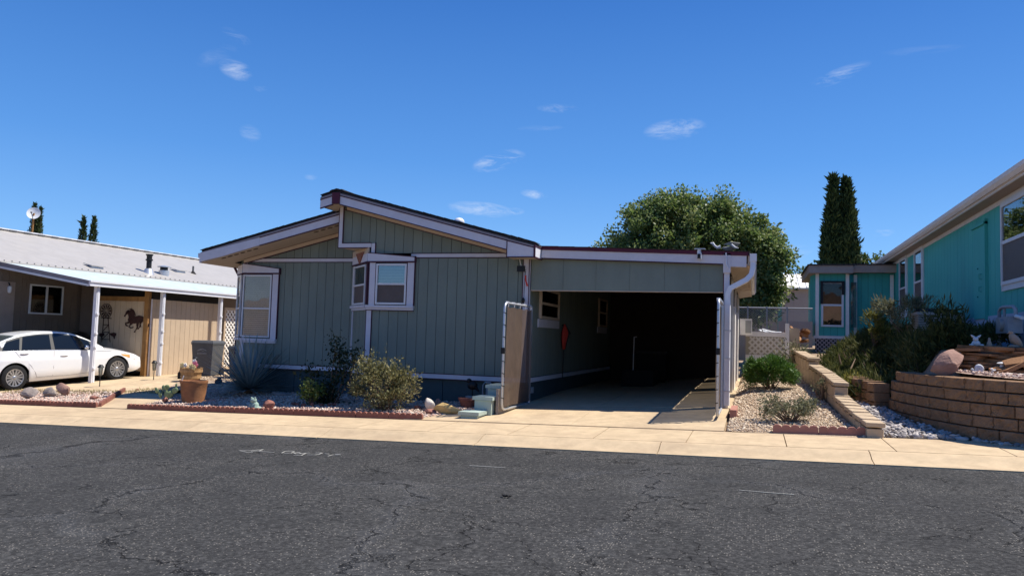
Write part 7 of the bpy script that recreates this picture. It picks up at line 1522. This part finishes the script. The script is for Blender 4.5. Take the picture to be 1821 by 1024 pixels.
# ------------------------------------------------------------------ trees
def tree(name, label, base, cz, r, m, n, size, k, rad, trunk=.22, group=None, aspect=1.7, lobes=None):
    b = Vector(base); t = thing(name, label, 'tree', b, group); c = Vector((b.x, b.y, b.z+cz)); Ps, Cs = [], []
    for (ox, oy, oz, s) in (lobes or [(0, 0, 0, 1)]):
        P, C = clumps((c.x+ox, c.y+oy, c.z+oz), tuple(q*s for q in r), int(k*s), rad, int(n*s*s), .35, -.8); Ps.append(P); Cs.append(C)
    P = np.concatenate(Ps); C = np.concatenate(Cs); v, f = leafcloud(P, size, aspect, -.1, (P-np.array(c)[None])*.8/max(r)); npmesh('crown', v, f, m, t)['kind'] = 'stuff'
    mb = MB(); fork = Vector((b.x, b.y, b.z+cz*.45)); mb.tube([b+Vector((0, 0, -.3)), b+Vector((.05, 0, cz*.2)), fork], [trunk*1.3, trunk, trunk*.85], 10); mb.build('trunk', 'bark', t, 60)
    for i in range(min(16, len(C))):
        e = Vector(C[i*len(C)//16]); mid = fork.lerp(e, .5)+Vector((random.gauss(0, .2), random.gauss(0, .2), .3)); mb = MB(); mb.tube([fork, fork.lerp(mid, .5), mid, e], [trunk*.6, trunk*.4, trunk*.25, trunk*.08], 7); mb.build('limb', 'bark', t, 60)
    return t
YT = 29.0
q = onY(1222, 450, YT); zb = 1.0; s_ = 27.5/1360
tree('shade_tree', 'broad leafy green tree rising behind the carport', (q.x, YT, .8), 4.0, (2.75, 2.2, 1.95), 'leaf_tree', 34000, .115, 130, .40, .24,
     lobes=[(0, 0, .2, .92), (-1.95, .2, -.15, .60), (1.75, 0, .0, .76), (-1.25, 0, 1.30, .46), (1.15, 0, 1.2, .46), (-.1, 0, 1.6, .30), (-2.75, 0, -.7, .33), (2.7, 0, -.5, .42), (2.55, -.4, -1.4, .42), (2.1, -.6, -2.2, .36)])
def cypress(label, x, y, zb, zt, r, n, group, seed):
    t = thing('cypress_tree', label, 'tree', (x, y, zb), group); rg = np.random.default_rng(seed); H_ = zt-zb
    h = rg.random(n)**.8; a = rg.uniform(0, 6.283, n); prof = np.interp(h, [0, .08, .3, .55, .8, .93, 1.0], [.80, .95, 1.0, .90, .50, .22, .02])
    lump = 1+.16*np.sin(a*3+h*9+seed)+.12*np.sin(a*5-h*23)+.10*rg.normal(size=n); rad = r*prof*lump*np.sqrt(rg.uniform(.35, 1, n))
    P = np.stack([x+rad*np.cos(a)+.10*np.sin(h*4+seed), y+rad*np.sin(a), zb+h*H_], 1); O = np.stack([np.cos(a)*.5, np.sin(a)*.5, np.full(n, 2.2)], 1)
    v, f = leafcloud(P, .26 if H_ > 4 else .3, 3.4, .0, O, .5, .15); npmesh('crown', v, f, 'leaf_cypress', t)['kind'] = 'stuff'
    mb = MB(); mb.tube([(x, y, zb-.3), (x, y, zb+H_*.5), (x+.1, y, zb+H_*.92)], [r*.16, r*.10, .02], 8); mb.build('trunk', 'bark', t, 60); return t
YY1 = 38.0
for px, pt, r, l, sd in ((1480, 306, .40, 'slimmer of two tall cypresses behind the teal bay room', 3), (1502, 311, .60, 'stouter of two tall cypresses behind the teal bay room', 5)):
    a = onY(px, pt, YY1+sd*.1); cypress(l, a.x, YY1+sd*.1, 1.2, a.z-.3, r, 11000, 'cypresses behind the teal house', sd)
YY2 = 52.0
for px, pt, r, l, sd in ((64, 366, .55, 'slim far cypress behind the satellite dish', 7), (73, 372, .45, 'short far cypress beside the satellite dish', 8), (149, 391, .62, 'rounder of two far cypresses above the metal roof', 9), (166, 390, .52, 'pointed one of two far cypresses above the metal roof', 10)):
    a = onY(px, pt, YY2); cypress(l, a.x, YY2, 0.5, a.z+.1, r, 3200, 'cypresses beyond the tan house', sd)
q = onY(1560, 450, 46); tree('far_tree', 'yellow-green tree behind the tall cypresses', (q.x, 46, .9), 4.2, (1.9, 1.5, 1.5), 'leaf_far', 7000, .20, 50, .45, .16)
q = onY(1455, 470, 47); tree('far_tree', 'loose dark green tree left beside the cypresses', (q.x, 47, .9), 3.9, (1.6, 1.3, 1.3), 'leaf_far', 4500, .20, 36, .42, .15)

# ------------------------------------------------------------------ chalk marks and a leaf on the road
def stroke(parent, pts, w=.013):
    Pp = []
    for cx, cy in pts:
        px, py = 410+cx*220/1821, 780+cy*50/414; d = ray(px, py); zr_ = None; t_ = 5.0
        for _ in range(40): p = EYE+d.normalized()*t_; t_ += (p.z-float(sstreet(p.x)))*6 if True else 0
        Pp.append(Vector((p.x, p.y, float(sstreet(p.x))+.004)))
    mb = MB()
    for a, b in zip(Pp[:-1], Pp[1:]):
        dd = (b-a); nn = Vector((-dd.y, dd.x, 0)).normalized()*w/2; mb.ext([a-nn, b-nn, b+nn, a+nn], (0, 0, .003))
    mb.build('stroke', 'chalk', parent)
p = onG(500, 804); cm = thing('chalk_marking', 'faded white utility marking scrawled on the asphalt', 'marking', (p.x, p.y, float(sstreet(p.x))))
for s in ([(130, 178), (300, 178), (480, 160)], [(130, 178), (250, 205), (330, 203)], [(300, 190), (420, 183), (480, 160)], [(420, 190), (640, 204)], [(750, 214), (800, 190), (900, 183), (940, 195), (890, 215), (780, 218)],
          [(930, 215), (1000, 205), (1040, 222), (960, 226), (930, 215)], [(930, 248), (1040, 250), (1110, 215), (1170, 212)], [(1040, 220), (1110, 216)], [(1250, 212), (1350, 212), (1290, 235)], [(1130, 240), (1240, 242), (1310, 230)], [(1390, 222), (1450, 228)], [(1430, 260), (1500, 240), (1620, 240)], [(1540, 232), (1610, 232)]): stroke(cm, s)
def dash(a, b, label):
    pa, pb2 = onG(*a), onG(*b); t = thing('paint_dash', label, 'marking', (pa.x, pa.y, float(sstreet(pa.x)))); nn = Vector((-(pb2-pa).y, (pb2-pa).x, 0)).normalized()*.006
    f_ = lambda p: Vector((p.x, p.y, float(sstreet(p.x))+.004)); mb = MB(); mb.ext([f_(pa)-nn, f_(pb2)-nn, f_(pb2)+nn, f_(pa)+nn], (0, 0, .003)); mb.build('stroke', 'chalk', t)
dash((835, 828), (898, 832), 'thin pale paint dash on the asphalt before the driveway')
dash((1315, 872), (1412, 880), 'long thin scratch of pale paint on the asphalt')
q = onG(900, 885); t = thing('fallen_leaf', 'small dark curled leaf lying on the asphalt', 'leaf', (q.x, q.y, float(sstreet(q.x)))); z = float(sstreet(q.x))
for k, (dx, dy, a) in enumerate(((0, 0, .3), (.03, .01, 1.2), (-.03, .015, 2.3))): mb = MB(); c_, s_ = math.cos(a), math.sin(a); mb.add([(q.x+dx-.04*c_, q.y+dy-.04*s_, z+.006), (q.x+dx+.012*s_, q.y+dy-.012*c_, z+.026), (q.x+dx+.04*c_, q.y+dy+.04*s_, z+.014), (q.x+dx-.012*s_, q.y+dy+.012*c_, z+.03)], [(0, 1, 2), (0, 2, 3)]); mb.build('leaf', 'black_matt', t)
